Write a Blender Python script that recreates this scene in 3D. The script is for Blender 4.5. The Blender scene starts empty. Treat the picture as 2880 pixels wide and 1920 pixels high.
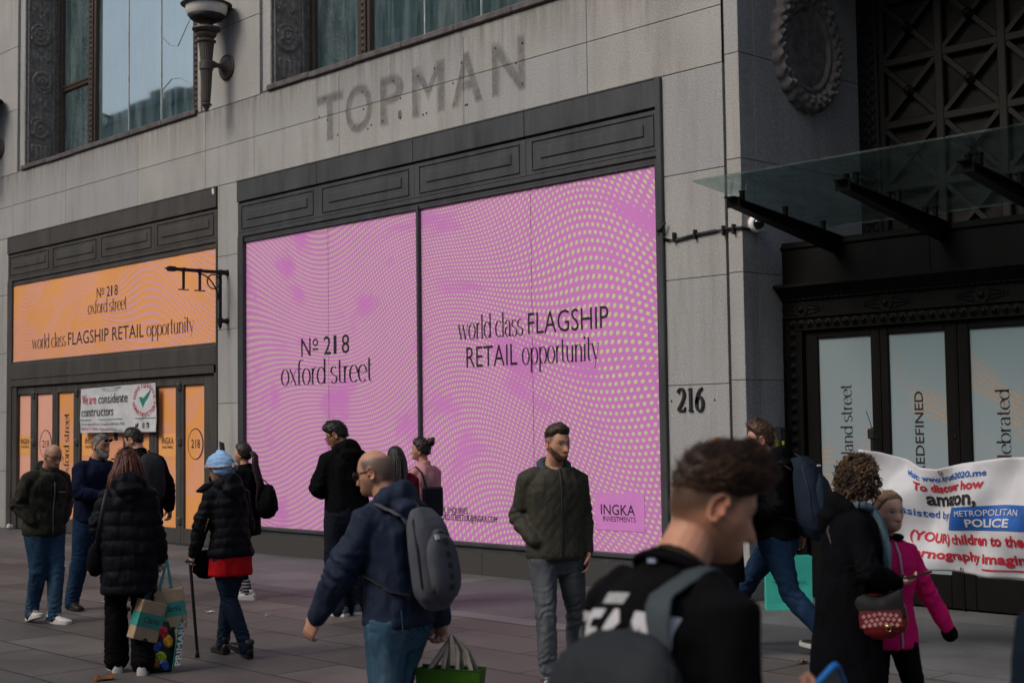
import bpy, bmesh, math, random
import numpy as np
from mathutils import Matrix, Vector
random.seed(7); rng = np.random.default_rng(7)
SC = bpy.context.scene
COL = SC.collection
# ------------------------------------------------------------------ camera
FPX, YAW, TILT, ROLL = 4017.66, math.radians(43.196), math.radians(3.433), math.radians(-0.769)
CAMH, CAMD = 1.75, 11.42
cf = np.array([-math.cos(YAW)*math.cos(TILT), math.sin(YAW)*math.cos(TILT), math.sin(TILT)])
cr0 = np.array([math.sin(YAW), math.cos(YAW), 0.0]); cu0 = np.cross(cr0, cf)
cr = math.cos(ROLL)*cr0 + math.sin(ROLL)*cu0; cu = -math.sin(ROLL)*cr0 + math.cos(ROLL)*cu0
CAM = np.array([0.0, -CAMD, CAMH])
cam = bpy.data.cameras.new('camera'); camo = bpy.data.objects.new('camera', cam); COL.objects.link(camo)
cam.sensor_width = 36.0; cam.lens = FPX/2880*36.0; cam.clip_start = 0.1; cam.clip_end = 500
camo.matrix_world = Matrix(((cr[0], cu[0], -cf[0], CAM[0]), (cr[1], cu[1], -cf[1], CAM[1]), (cr[2], cu[2], -cf[2], CAM[2]), (0, 0, 0, 1)))
cam.dof.use_dof = True; cam.dof.focus_distance = 13.0; cam.dof.aperture_fstop = 3.6
SC.camera = camo
# ------------------------------------------------------------------ sky, sun, exposure
w = bpy.data.worlds.new('World'); SC.world = w; w.use_nodes = True
wn = w.node_tree.nodes; wl = w.node_tree.links
sky = wn.new('ShaderNodeTexSky'); sky.sky_type = 'NISHITA'; sky.sun_disc = False
SUN_EL, SUN_AZ = math.radians(42), math.radians(192)      # azimuth: clockwise from +Y
sky.sun_elevation = SUN_EL; sky.sun_rotation = SUN_AZ; sky.dust_density = 5.0; sky.ozone_density = 1.0
wl.new(sky.outputs[0], wn['Background'].inputs[0]); wn['Background'].inputs[1].default_value = 0.11
sl = bpy.data.lights.new('sun', 'SUN'); sl.energy = 1.3; sl.angle = math.radians(30); sl.color = (1.0, 0.95, 0.88)
so = bpy.data.objects.new('sun', sl); COL.objects.link(so); so.location = (0, -20, 30)
sd = Vector((math.sin(SUN_AZ)*math.cos(SUN_EL), math.cos(SUN_AZ)*math.cos(SUN_EL), math.sin(SUN_EL)))
so.rotation_euler = sd.to_track_quat('Z', 'Y').to_euler()
SC.view_settings.view_transform = 'Standard'; SC.view_settings.look = 'None'
SC.view_settings.exposure = 0.20; SC.view_settings.gamma = 1.0

# ------------------------------------------------------------------ measuring helpers (photo pixel -> point on a known plane)
def ray(x, y): return cf*FPX + cr*(x-1440) - cu*(y-960)
def atY(x, y, Y=0.0):
    d = ray(x, y); return CAM + d*((Y-CAM[1])/d[1])
def atX(x, y, X):
    d = ray(x, y); return CAM + d*((X-CAM[0])/d[0])
def gnd(x, y):
    d = ray(x, y); return CAM + d*(-CAM[2]/d[2])
def away(x, dist):
    d = ray(x, 1200); d = d/np.hypot(d[0], d[1]); return np.array([CAM[0]+d[0]*dist, CAM[1]+d[1]*dist, 0.0])

# ------------------------------------------------------------------ objects
def tag(o, label=None, cat=None, group=None, kind=None):
    if label: o['label'] = label
    if cat: o['category'] = cat
    if group: o['group'] = group
    if kind: o['kind'] = kind
    return o
def empty(name, loc=(0, 0, 0), rz=0.0, label=None, cat=None, group=None, parent=None):
    o = bpy.data.objects.new(name, None); COL.objects.link(o); o.location = loc; o.rotation_euler = (0, 0, rz)
    o.empty_display_size = 0.1
    if parent: o.parent = parent
    return tag(o, label, cat, group)
def V3(p): return np.array(p, float)
def nrm(v):
    v = np.asarray(v, float); n = np.linalg.norm(v); return v/n if n > 1e-12 else v
class MB:
    """collects boxes, tubes and sheets and links them as ONE mesh object"""
    def __init__(s): s.v = []; s.f = []; s.m = []; s.n = 0
    def add(s, V, Fc, m=0):
        V = np.asarray(V, float).reshape(-1, 3); s.v.append(V)
        for q in Fc: s.f.append([int(i)+s.n for i in q]); s.m.append(m)
        s.n += len(V); return s
    def box(s, x0, x1, y0, y1, z0, z1, m=0, bev=0.0):
        if bev > 0:
            b = min(bev, (x1-x0)*.45, (y1-y0)*.45, (z1-z0)*.45); V = []
            for X, Xi in ((x0, x0+b), (x1, x1-b)):
                for Y, Yi in ((y0, y0+b), (y1, y1-b)):
                    for Z, Zi in ((z0, z0+b), (z1, z1-b)):
                        V += [(X, Yi, Zi), (Xi, Y, Zi), (Xi, Yi, Z)]
            i = lambda a, b_, c, k: ((a*2+b_)*2+c)*3+k
            Fc = [[i(0,0,0,0), i(0,0,1,0), i(0,1,1,0), i(0,1,0,0)], [i(1,0,0,0), i(1,1,0,0), i(1,1,1,0), i(1,0,1,0)],
                  [i(0,0,0,1), i(1,0,0,1), i(1,0,1,1), i(0,0,1,1)], [i(0,1,0,1), i(0,1,1,1), i(1,1,1,1), i(1,1,0,1)],
                  [i(0,0,0,2), i(0,1,0,2), i(1,1,0,2), i(1,0,0,2)], [i(0,0,1,2), i(1,0,1,2), i(1,1,1,2), i(0,1,1,2)]]
            for a in (0, 1):
                for b_ in (0, 1):
                    Fc.append([i(a,b_,0,0), i(a,b_,1,0), i(a,b_,1,1), i(a,b_,0,1)])
                    Fc.append([i(a,0,b_,0), i(a,1,b_,0), i(a,1,b_,2), i(a,0,b_,2)])
                    Fc.append([i(0,a,b_,1), i(1,a,b_,1), i(1,a,b_,2), i(0,a,b_,2)])
                    for c in (0, 1): Fc.append([i(a,b_,c,0), i(a,b_,c,1), i(a,b_,c,2)])
            return s.add(V, Fc, m)
        V = [(x, y, z) for x in (x0, x1) for y in (y0, y1) for z in (z0, z1)]
        return s.add(V, [[0,1,3,2],[4,6,7,5],[0,4,5,1],[2,3,7,6],[0,2,6,4],[1,5,7,3]], m)
    def obox(s, c, ax, ay, az, m=0):
        """oriented box: centre and three half-axis vectors"""
        c = V3(c); V = [c+sx*V3(ax)+sy*V3(ay)+sz*V3(az) for sx in (-1, 1) for sy in (-1, 1) for sz in (-1, 1)]
        return s.add(V, [[0,1,3,2],[4,6,7,5],[0,4,5,1],[2,3,7,6],[0,2,6,4],[1,5,7,3]], m)
    def tube(s, P, R, ref=(1, 0, 0), n=14, cap=True, m=0, e=2.0, flat=False):
        """lofted tube through P with elliptical radii (along ref, across)"""
        P = [V3(p) for p in P]; R = [(q, q) if np.isscalar(q) else tuple(q) for q in R]
        T = [nrm(P[min(i+1, len(P)-1)]-P[max(i-1, 0)]) for i in range(len(P))]
        rings = []
        def ring(p, t, a, b):
            sd_ = V3(ref)-np.dot(ref, t)*t
            if np.linalg.norm(sd_) < 1e-5: sd_ = np.cross(t, (0.31, 0.5, 0.8))
            sd_ = nrm(sd_); ot = np.cross(t, sd_); k = np.arange(n)*2*math.pi/n
            c, d = np.cos(k), np.sin(k); c = np.sign(c)*np.abs(c)**(2/e); d = np.sign(d)*np.abs(d)**(2/e)
            return p+np.outer(c*a, sd_)+np.outer(d*b, ot)
        if cap and not flat:
            r = min(R[0])
            for q in (75, 40): rings.append(ring(P[0]-T[0]*r*math.sin(math.radians(q))*.8, T[0], R[0][0]*math.cos(math.radians(q)), R[0][1]*math.cos(math.radians(q))))
        for p, t, (a, b) in zip(P, T, R): rings.append(ring(p, t, a, b))
        if cap and not flat:
            r = min(R[-1])
            for q in (40, 75): rings.append(ring(P[-1]+T[-1]*r*math.sin(math.radians(q))*.8, T[-1], R[-1][0]*math.cos(math.radians(q)), R[-1][1]*math.cos(math.radians(q))))
        return s.rings(rings, cap, m)
    def rings(s, rings, cap=True, m=0, closed=True):
        n = len(rings[0]); V = np.vstack(rings); Fc = []
        for i in range(len(rings)-1):
            for j in range(n if closed else n-1):
                k = (j+1) % n; Fc.append([i*n+j, i*n+k, (i+1)*n+k, (i+1)*n+j])
        if cap:
            Fc.append(list(range(n))[::-1]); Fc.append([(len(rings)-1)*n+j for j in range(n)])
        return s.add(V, Fc, m)
    def lathe(s, prof, c=(0, 0, 0), axis=(0, 0, 1), n=24, m=0, ref=(1, 0, 0), lobes=0, amp=0):
        axis = nrm(axis); sd_ = nrm(V3(ref)-np.dot(ref, axis)*axis); ot = np.cross(axis, sd_); k = np.arange(n)*2*math.pi/n
        rad = 1+amp*np.cos(lobes*k) if lobes else np.ones(n)
        rings = [V3(c)+axis*h+np.outer(np.cos(k)*max(r_, 1e-4)*rad, sd_)+np.outer(np.sin(k)*max(r_, 1e-4)*rad, ot) for r_, h in prof]
        return s.rings(rings, True, m)
    def ball(s, c, r, n=12, m=0, M3=None):
        r = (r, r, r) if np.isscalar(r) else r; rings = []
        k = np.arange(n)*2*math.pi/n
        for i in range(n//2+1):
            a = -math.pi/2+math.pi*i/(n//2); a = max(min(a, 1.5), -1.5)
            q = np.stack([np.cos(k)*math.cos(a)*r[0], np.sin(k)*math.cos(a)*r[1], np.full(n, math.sin(a)*r[2])], 1)
            if M3 is not None: q = q @ np.asarray(M3).T
            rings.append(V3(c)+q)
        return s.rings(rings, True, m)
    def sheet(s, G, m=0, thick=0.0):
        """grid of points (a,b,3) as a sheet; thick gives it a back"""
        G = np.asarray(G, float); a, b = G.shape[:2]; Fc = []
        for i in range(a-1):
            for j in range(b-1): Fc.append([i*b+j, i*b+j+1, (i+1)*b+j+1, (i+1)*b+j])
        if thick == 0: return s.add(G.reshape(-1, 3), Fc, m)
        du = np.gradient(G, axis=0); dv = np.gradient(G, axis=1); N = np.cross(du, dv); N /= np.maximum(np.linalg.norm(N, axis=2, keepdims=True), 1e-9)
        B = G-N*thick; o = a*b; V = np.vstack([G.reshape(-1, 3), B.reshape(-1, 3)])
        F2 = [[q[3]+o, q[2]+o, q[1]+o, q[0]+o] for q in Fc]
        bd = [(0, j) for j in range(b)]+[(i, b-1) for i in range(1, a)]+[(a-1, j) for j in range(b-2, -1, -1)]+[(i, 0) for i in range(a-2, 0, -1)]
        idx = [i*b+j for i, j in bd]
        F3 = [[idx[k], idx[(k+1) % len(idx)], idx[(k+1) % len(idx)]+o, idx[k]+o] for k in range(len(idx))]
        return s.add(V, Fc+F2+F3, m)
    def data(s, name):
        me = bpy.data.meshes.new(name)
        me.from_pydata(np.vstack(s.v).tolist() if s.v else [], [], s.f)
        if any(s.m): me.polygons.foreach_set('material_index', s.m)
        return me
    def build(s, name, mats, parent=None, smooth=False, fix=True, auto=None):
        me = s.data(name)
        for q in (mats if isinstance(mats, (list, tuple)) else [mats]): me.materials.append(q)
        if fix:
            bm = bmesh.new(); bm.from_mesh(me); bmesh.ops.recalc_face_normals(bm, faces=bm.faces[:]); bm.to_mesh(me); bm.free()
        if smooth: me.polygons.foreach_set('use_smooth', [True]*len(me.polygons))
        if auto is not None:
            me.polygons.foreach_set('use_smooth', [True]*len(me.polygons)); me.set_sharp_from_angle(angle=math.radians(auto))
        o = bpy.data.objects.new(name, me); COL.objects.link(o)
        if parent: o.parent = parent
        return o

# ------------------------------------------------------------------ numpy noise
def _h(i, j, k, sd_):
    x = (i*374761393+j*668265263+k*2147483647+sd_*974711) & 0xffffffff
    x = ((x ^ (x >> 13))*1274126177) & 0xffffffff; x = (x ^ (x >> 16)) & 0xffff
    return x/32767.5-1.0
def vnoise(P, sd_=0):
    P = np.asarray(P, float); b = np.floor(P).astype(np.int64); t = P-b; t = t*t*(3-2*t); o = 0
    for dx in (0, 1):
        for dy in (0, 1):
            for dz in (0, 1):
                wgt = (t[:, 0] if dx else 1-t[:, 0])*(t[:, 1] if dy else 1-t[:, 1])*(t[:, 2] if dz else 1-t[:, 2])
                o = o+wgt*_h(b[:, 0]+dx, b[:, 1]+dy, b[:, 2]+dz, sd_)
    return o
def fbm(P, sd_=0, oc=3):
    P = np.asarray(P, float); o = 0; a = 1.0
    for q in range(oc): o = o+a*vnoise(P*2**q, sd_+q); a *= .5
    return o
def sst(a, b, x):
    t = np.clip((np.asarray(x, float)-a)/(b-a), 0, 1); return t*t*(3-2*t)

# ------------------------------------------------------------------ materials
class NT:
    def __init__(s, name):
        s.mat = bpy.data.materials.new(name); s.mat.use_nodes = True; s.t = s.mat.node_tree
        s.b = s.t.nodes['Principled BSDF']; s.out = s.t.nodes['Material Output']
        s.b.inputs['Specular IOR Level'].default_value = 0.3
    def n(s, typ, ins=None, **kw):
        x = s.t.nodes.new(typ)
        for k, v in kw.items(): setattr(x, k, v)
        for k, v in (ins or {}).items(): s.set(x.inputs[k], v)
        return x
    def set(s, sock, v):
        if isinstance(v, bpy.types.NodeSocket): s.t.links.new(v, sock)
        elif isinstance(v, bpy.types.Node): s.t.links.new(v.outputs[0], sock)
        else:
            if hasattr(v, '__len__') and len(v) == 3 and sock.type == 'RGBA': v = (*v, 1)
            sock.default_value = v
    def m(s, op, a, b=0.0, c=0.0, clamp=False):
        x = s.t.nodes.new('ShaderNodeMath'); x.operation = op; x.use_clamp = clamp
        for i, v in enumerate((a, b, c)): s.set(x.inputs[i], v)
        return x.outputs[0]
    def coord(s, k='Object'): return s.n('ShaderNodeTexCoord').outputs[k]
    def scaled(s, c, sc): return s.n('ShaderNodeMapping', {'Vector': c, 'Scale': sc}).outputs[0]
    def noise(s, c, scale, detail=3.0, rough=.55): return s.n('ShaderNodeTexNoise', {'Vector': c, 'Scale': scale, 'Detail': detail, 'Roughness': rough}).outputs[0]
    def ramp(s, v, a, b, ca=(0, 0, 0), cb=(1, 1, 1)):
        x = s.n('ShaderNodeValToRGB'); e = x.color_ramp.elements; e[0].position = a; e[1].position = b
        e[0].color = (*ca, 1); e[1].color = (*cb, 1); s.set(x.inputs[0], v); return x.outputs[0]
    def mix(s, fac, a, b, mode='MIX'):
        x = s.n('ShaderNodeMix', data_type='RGBA', blend_type=mode); s.set(x.inputs[0], fac); s.set(x.inputs[6], a); s.set(x.inputs[7], b); return x.outputs[2]
    def bump(s, hgt, st=.3, dist=.01):
        x = s.n('ShaderNodeBump', {'Height': hgt, 'Strength': st, 'Distance': dist}); s.set(s.b.inputs['Normal'], x.outputs[0])
    def base(s, v): s.set(s.b.inputs['Base Color'], v); return s
    def rough(s, v): s.set(s.b.inputs['Roughness'], v); return s
def plain(name, c, r=.6, metal=0.0, var=.25, scale=9, bump=0.0, bscale=60, spec=.3):
    """one real colour with uneven wear"""
    t = NT(name); co = t.coord(); nz = t.noise(co, scale, 4)
    k = t.ramp(nz, .3, .7, tuple(x*(1-var) for x in c), tuple(min(x*(1+var), 1) for x in c)); t.base(k)
    t.rough(t.m('MULTIPLY_ADD', nz, .25, r-.12)); t.b.inputs['Metallic'].default_value = metal; t.b.inputs['Specular IOR Level'].default_value = spec
    if bump: t.bump(t.noise(co, bscale, 3), bump, .004)
    return t.mat
def cloth(name, c, r=.9, var=.2, fold=.5, fscale=14, weave=0, fade=None, stretch=(1, 1, .45), spec=.04):
    """woven cloth: uneven dye, soft folds, optional worn fade colour"""
    t = NT(name); co = t.coord(); a = t.noise(t.scaled(co, stretch), fscale, 3, .5); b = t.noise(co, 5, 3)
    k = t.ramp(b, .3, .7, tuple(x*(1-var) for x in c), tuple(min(1, x*(1+var)) for x in c))
    if fade: k = t.mix(t.ramp(t.noise(t.scaled(co, (1, 1, .3)), 7, 4, .6), .48, .78), k, fade)
    t.base(k).rough(r); t.b.inputs['Specular IOR Level'].default_value = spec
    h = a
    if weave: h = t.m('ADD', a, t.m('MULTIPLY', t.noise(co, weave, 2), .25))
    t.bump(h, fold, .02); return t.mat

def stone_mat():
    t = NT('portland_stone'); co = t.coord(); isl = t.n('ShaderNodeNewGeometry').outputs['Random Per Island']
    big = t.noise(co, .9, 5, .6); st = t.noise(t.scaled(co, (2.2, 2.2, .22)), 2.0, 5, .65); gr = t.noise(co, 95, 2, .8); gr2 = t.noise(co, 38, 3, .7)
    k = t.ramp(big, .3, .7, (.252, .249, .240), (.340, .337, .328))
    k = t.mix(t.ramp(isl, 0, 1, (0, 0, 0), (.75, .75, .75)), k, (.262, .276, .292)); isl2 = t.m('FRACT', t.m('MULTIPLY', isl, 7.31)); k = t.mix(t.m('MULTIPLY', isl2, .22), k, (.385, .37, .345))
    k = t.mix(t.m('MULTIPLY', t.ramp(st, .48, .74), .6), k, (.185, .178, .168))
    sep = t.n('ShaderNodeSeparateXYZ', {0: co}); dz = t.m('MULTIPLY', t.m('SUBTRACT', sep.outputs['Z'], 6.05), 1.7, clamp=True); dz2 = t.m('LESS_THAN', sep.outputs['Z'], 6.64)
    rain = t.noise(t.scaled(co, (7, 7, .5)), 1.6, 5, .65); k = t.mix(t.m('MULTIPLY', t.m('MULTIPLY', dz, dz2), t.ramp(rain, .36, .68)), k, (.15, .142, .132))
    k = t.mix(t.ramp(t.noise(co, 1.7, 3), .3, .7, (.35, .35, .35), (.85, .85, .85)), k, t.ramp(gr, .3, .7, (.14, .14, .14), (.86, .86, .86)), 'OVERLAY'); chip = t.noise(co, 5.5, 6, .8); k = t.mix(t.m('MULTIPLY', t.ramp(chip, .67, .71), .6), k, (.12, .115, .105))
    k = t.mix(.35, k, t.ramp(gr2, .25, .75, (.3, .3, .3), (.72, .72, .72)), 'OVERLAY')
    t.base(k).rough(.88); t.bump(gr, .25, .004); return t.mat
def metal_mat(name, c, peel=True, spec=.35):
    t = NT(name); co = t.coord(); a = t.noise(t.scaled(co, (1.2, 1.2, .5)), 2.2, 5, .6); s_ = t.noise(t.scaled(co, (5, 5, .5)), 3, 4)
    k = t.ramp(a, .3, .72, tuple(x*.72 for x in c), tuple(x*1.25 for x in c))
    k = t.mix(t.m('MULTIPLY', t.ramp(s_, .5, .75), .35), k, tuple(x*1.9 for x in c))
    if peel:
        p = t.noise(t.scaled(co, (1, 1, 1.3)), 7.5, 6, .72); q = t.noise(co, .8, 2)
        f_ = t.m('MULTIPLY', t.ramp(p, .60, .645), t.ramp(q, .45, .62)); k = t.mix(t.m('MULTIPLY', f_, .8), k, (.045, .034, .030))
    t.base(k).rough(t.m('MULTIPLY_ADD', a, .3, .38)); t.b.inputs['Specular IOR Level'].default_value = spec
    t.bump(t.noise(co, 30, 3), .12, .004); return t.mat
def halftone(name, bg, dot, rows=15.0, cols=(28.0, -1.06), u0=-17.9, amp=.42, kx=.78, ph=0.0, dens=.5, vs=1.0):
    """vinyl printed with waves of dots"""
    t = NT(name); sp = t.n('ShaderNodeSeparateXYZ', {0: t.coord()}); X, Z = sp.outputs['X'], sp.outputs['Z']
    u = t.m('SUBTRACT', X, u0); v = t.m('MULTIPLY', Z, vs)
    w1 = t.m('SINE', t.m('ADD', t.m('MULTIPLY_ADD', u, kx, ph), t.m('MULTIPLY', t.m('SINE', t.m('MULTIPLY', v, .8)), .9)))
    w2 = t.m('SINE', t.m('ADD', t.m('MULTIPLY', u, kx*2.3), t.m('MULTIPLY_ADD', v, 1.1, ph*1.7)))
    vv = t.m('ADD', v, t.m('MULTIPLY', t.m('ADD', w1, t.m('MULTIPLY', w2, .45)), amp))
    w3 = t.m('SINE', t.m('ADD', t.m('MULTIPLY', v, 1.7), t.m('MULTIPLY', u, .6)))
    uu = t.m('ADD', t.m('ADD', t.m('MULTIPLY', u, cols[0]), t.m('MULTIPLY', t.m('MULTIPLY', u, u), cols[1])), t.m('MULTIPLY', w3, 2.2))
    rv = t.m('MULTIPLY', vv, rows); row = t.m('FLOOR', rv); fv = t.m('SUBTRACT', t.m('FRACT', rv), .5)
    us = t.m('ADD', uu, t.m('MULTIPLY', t.m('MODULO', t.m('ABSOLUTE', row), 2.0), .5)); fu = t.m('SUBTRACT', t.m('FRACT', us), .5)
    cell = t.n('ShaderNodeCombineXYZ', {'X': t.m('MULTIPLY', t.m('FLOOR', us), .03), 'Y': t.m('MULTIPLY', row, .075), 'Z': ph})
    nz = t.noise(cell.outputs[0], 1.3, 2.5, .6); nj = t.noise(cell.outputs[0], 9, 1)
    rad = t.m('MULTIPLY_ADD', t.m('SUBTRACT', nz, dens), 1.75, t.m('MULTIPLY_ADD', nj, .20, .06)); rad = t.m('MINIMUM', rad, .305)
    d = t.m('SQRT', t.m('ADD', t.m('MULTIPLY', fu, fu), t.m('MULTIPLY', fv, fv)))
    f_ = t.m('MULTIPLY', t.m('SUBTRACT', rad, d), 14.0, clamp=True)
    wv = t.noise(t.scaled(t.coord(), (1, 1, .5)), .7, 4)
    bgc = t.ramp(wv, .3, .7, tuple(x*.94 for x in bg), tuple(min(.9, x*1.05) for x in bg))
    t.base(t.mix(f_, bgc, dot)).rough(.42); t.b.inputs['Specular IOR Level'].default_value = .3
    return t.mat
def paving(name, ca, cb, sx, sy, mortar, off=.5, gap=.012, tint=None):
    t = NT(name); co = t.coord(); wob = t.n('ShaderNodeVectorMath', {0: co, 1: t.n('ShaderNodeVectorMath', {0: t.n('ShaderNodeTexNoise', {'Vector': co, 'Scale': .9}).outputs['Color'], 1: (.03, .03, 0)}, operation='MULTIPLY').outputs[0]}, operation='ADD').outputs[0]
    br = t.n('ShaderNodeTexBrick', {'Vector': wob, 'Color1': ca, 'Color2': cb, 'Mortar': mortar, 'Scale': 1.0, 'Mortar Size': gap, 'Mortar Smooth': .15, 'Bias': 0.0, 'Brick Width': sx, 'Row Height': sy}, offset=off)
    a = t.noise(co, 1.1, 6, .65); g = t.noise(co, 60, 3, .7); k = br.outputs['Color']
    k = t.mix(.75, k, t.ramp(a, .3, .72, (.24, .24, .24), (.70, .70, .70)), 'OVERLAY')
    sp = t.noise(co, 7, 5, .75); k = t.mix(t.m('MULTIPLY', t.ramp(sp, .64, .70), .5), k, tuple(x*.45 for x in ca))
    k = t.mix(.5, k, t.ramp(g, .3, .7, (.36, .36, .36), (.64, .64, .64)), 'OVERLAY')
    vo = t.n('ShaderNodeTexVoronoi', {'Vector': co, 'Scale': 3.2}); pick = t.m('GREATER_THAN', t.n('ShaderNodeSeparateColor', {0: vo.outputs['Color']}).outputs[0], .55); gum = t.m('MULTIPLY', t.m('LESS_THAN', vo.outputs['Distance'], t.m('MULTIPLY_ADD', sp, .10, .02)), pick); k = t.mix(t.m('MULTIPLY', gum, .5), k, tuple(x*.35 for x in ca))
    t.base(k).rough(t.m('MULTIPLY_ADD', a, .3, .48)); h = t.m('ADD', t.m('MULTIPLY', br.outputs['Fac'], -1.0), t.m('MULTIPLY', g, .12)); t.bump(h, .35, .008)
    t.b.inputs['Specular IOR Level'].default_value = .35
    return t.mat
def window_glass():
    t = NT('reflective_glass'); co = t.coord()
    dirt = t.noise(t.scaled(co, (3, 3, .35)), 2.2, 5, .6); lp = t.noise(co, 1.6, 4, .6)
    dif = t.n('ShaderNodeBsdfDiffuse', {'Color': t.ramp(lp, .3, .75, (.020, .050, .056), (.07, .13, .14))})
    gl = t.n('ShaderNodeBsdfGlossy', {'Color': (.86, .97, 1.0), 'Roughness': .03}); fr = t.n('ShaderNodeFresnel', {'IOR': 3.6})
    nb = t.n('ShaderNodeBump', {'Height': t.noise(co, 1.1, 2), 'Strength': .03, 'Distance': .02}); t.set(gl.inputs['Normal'], nb.outputs[0])
    mx = t.n('ShaderNodeMixShader', {0: t.m('ADD', fr.outputs[0], .22, clamp=True), 1: dif.outputs[0], 2: gl.outputs[0]})
    hz = t.n('ShaderNodeBsdfDiffuse', {'Color': (.30, .36, .38)})
    m2 = t.n('ShaderNodeMixShader', {0: t.m('MULTIPLY', t.ramp(dirt, .4, .8), .35), 1: mx.outputs[0], 2: hz.outputs[0]})
    t.set(t.out.inputs[0], m2.outputs[0]); return t.mat
def clear_glass(name, tint, ior=1.5, rough=.02, dirt=.0):
    t = NT(name); tr = t.n('ShaderNodeBsdfTransparent', {'Color': tint}); gl = t.n('ShaderNodeBsdfGlossy', {'Color': (.9, 1, 1), 'Roughness': rough})
    fc = t.n('ShaderNodeLayerWeight', {'Blend': .5}).outputs['Facing']; fr = t.m('MULTIPLY_ADD', t.m('POWER', fc, 5.0), .45, .04*(ior-1)/.5); mx = t.n('ShaderNodeMixShader', {0: fr, 1: tr.outputs[0], 2: gl.outputs[0]}); o = mx
    if dirt:
        hz = t.n('ShaderNodeBsdfDiffuse', {'Color': (.22, .27, .27)}); f_ = t.m('MULTIPLY', t.ramp(t.noise(t.coord(), 3, 5), .3, .8), dirt)
        o = t.n('ShaderNodeMixShader', {0: f_, 1: mx.outputs[0], 2: hz.outputs[0]})
    t.set(t.out.inputs[0], o.outputs[0]); return t.mat
def stain(name, c, fac=.5, scale=9):
    """thin dirt film: lets the stone show through"""
    t = NT(name); nz = t.noise(t.coord(), scale, 5, .7); df = t.n('ShaderNodeBsdfDiffuse', {'Color': c}); tr = t.n('ShaderNodeBsdfTransparent')
    mx = t.n('ShaderNodeMixShader', {0: t.m('MULTIPLY', t.ramp(nz, .25, .7), fac), 1: tr.outputs[0], 2: df.outputs[0]}); t.set(t.out.inputs[0], mx.outputs[0]); return t.mat
M = dict(
    stone=stone_mat(), granite=plain('dark_granite', (.045, .044, .042), .7, var=.35, scale=70, bump=.15), mortar=plain('mortar', (.07, .066, .06), .95),
    metal=metal_mat('grey_bronze', (.044, .047, .052)), metal2=metal_mat('brown_bronze', (.05, .047, .043), False), black=metal_mat('black_bronze', (.0062, .0056, .0053), False, .10),
    blackpaint=plain('black_paint', (.012, .012, .013), .5), bronze=metal_mat('lamp_bronze', (.058, .050, .043), False), brown=plain('brown_frame', (.040, .029, .024), .6, var=.35, scale=25),
    lead=plain('lead_flashing', (.085, .078, .078), .6, var=.35, scale=8, bump=.3), carve=plain('carved_bronze', (.17, .16, .152), .6, var=.4, scale=14),
    glass=window_glass(), canopy=clear_glass('canopy_glass', (.78, .88, .87), 1.5, .03, .30), steel=plain('steel', (.25, .25, .25), .35, .9),
    ink=plain('black_ink', (.018, .016, .02), .6), white=plain('white_plastic', (.72, .72, .70), .4, var=.06), opal=plain('opal_glass', (.62, .60, .58), .25, var=.08),
    pink=halftone('pink_vinyl', (.58, .212, .555), (.58, .64, .34), rows=15.5, cols=(32., -1.4), dens=.355, amp=.40), orange=halftone('orange_vinyl', (.74, .335, .112), (.60, .34, .56), 12.5, (19., -.35), -25.8, .40, .85, 1.3, .40),
    orange2=halftone('orange_door_vinyl', (.74, .33, .105), (.58, .33, .50), 21, (34., 0.), -25.8, .30, 1.9, 2.2, .44), pinkdoor=halftone('pink_door_vinyl', (.80, .42, .22), (.62, .30, .58), 16, (60., 0.), -25.8, .5, 1.2, .4, .30),
    pale=halftone('pale_vinyl', (.235, .29, .32), (.58, .27, .08), 17, (34., 0.), -8.7, .35, 1.2, 2.9, .55),
    paper=plain('white_vinyl', (.49, .50, .53), .5, var=.06, scale=6, bump=.1, bscale=14),
)
SLAB = paving('york_stone', (.066, .061, .057), (.116, .105, .097), 1.25, .62, (.022, .020, .019))
FORE = paving('granite_paving', (.062, .064, .071), (.114, .114, .117), 1.75, 1.15, (.030, .030, .030), .5, .008)
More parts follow.
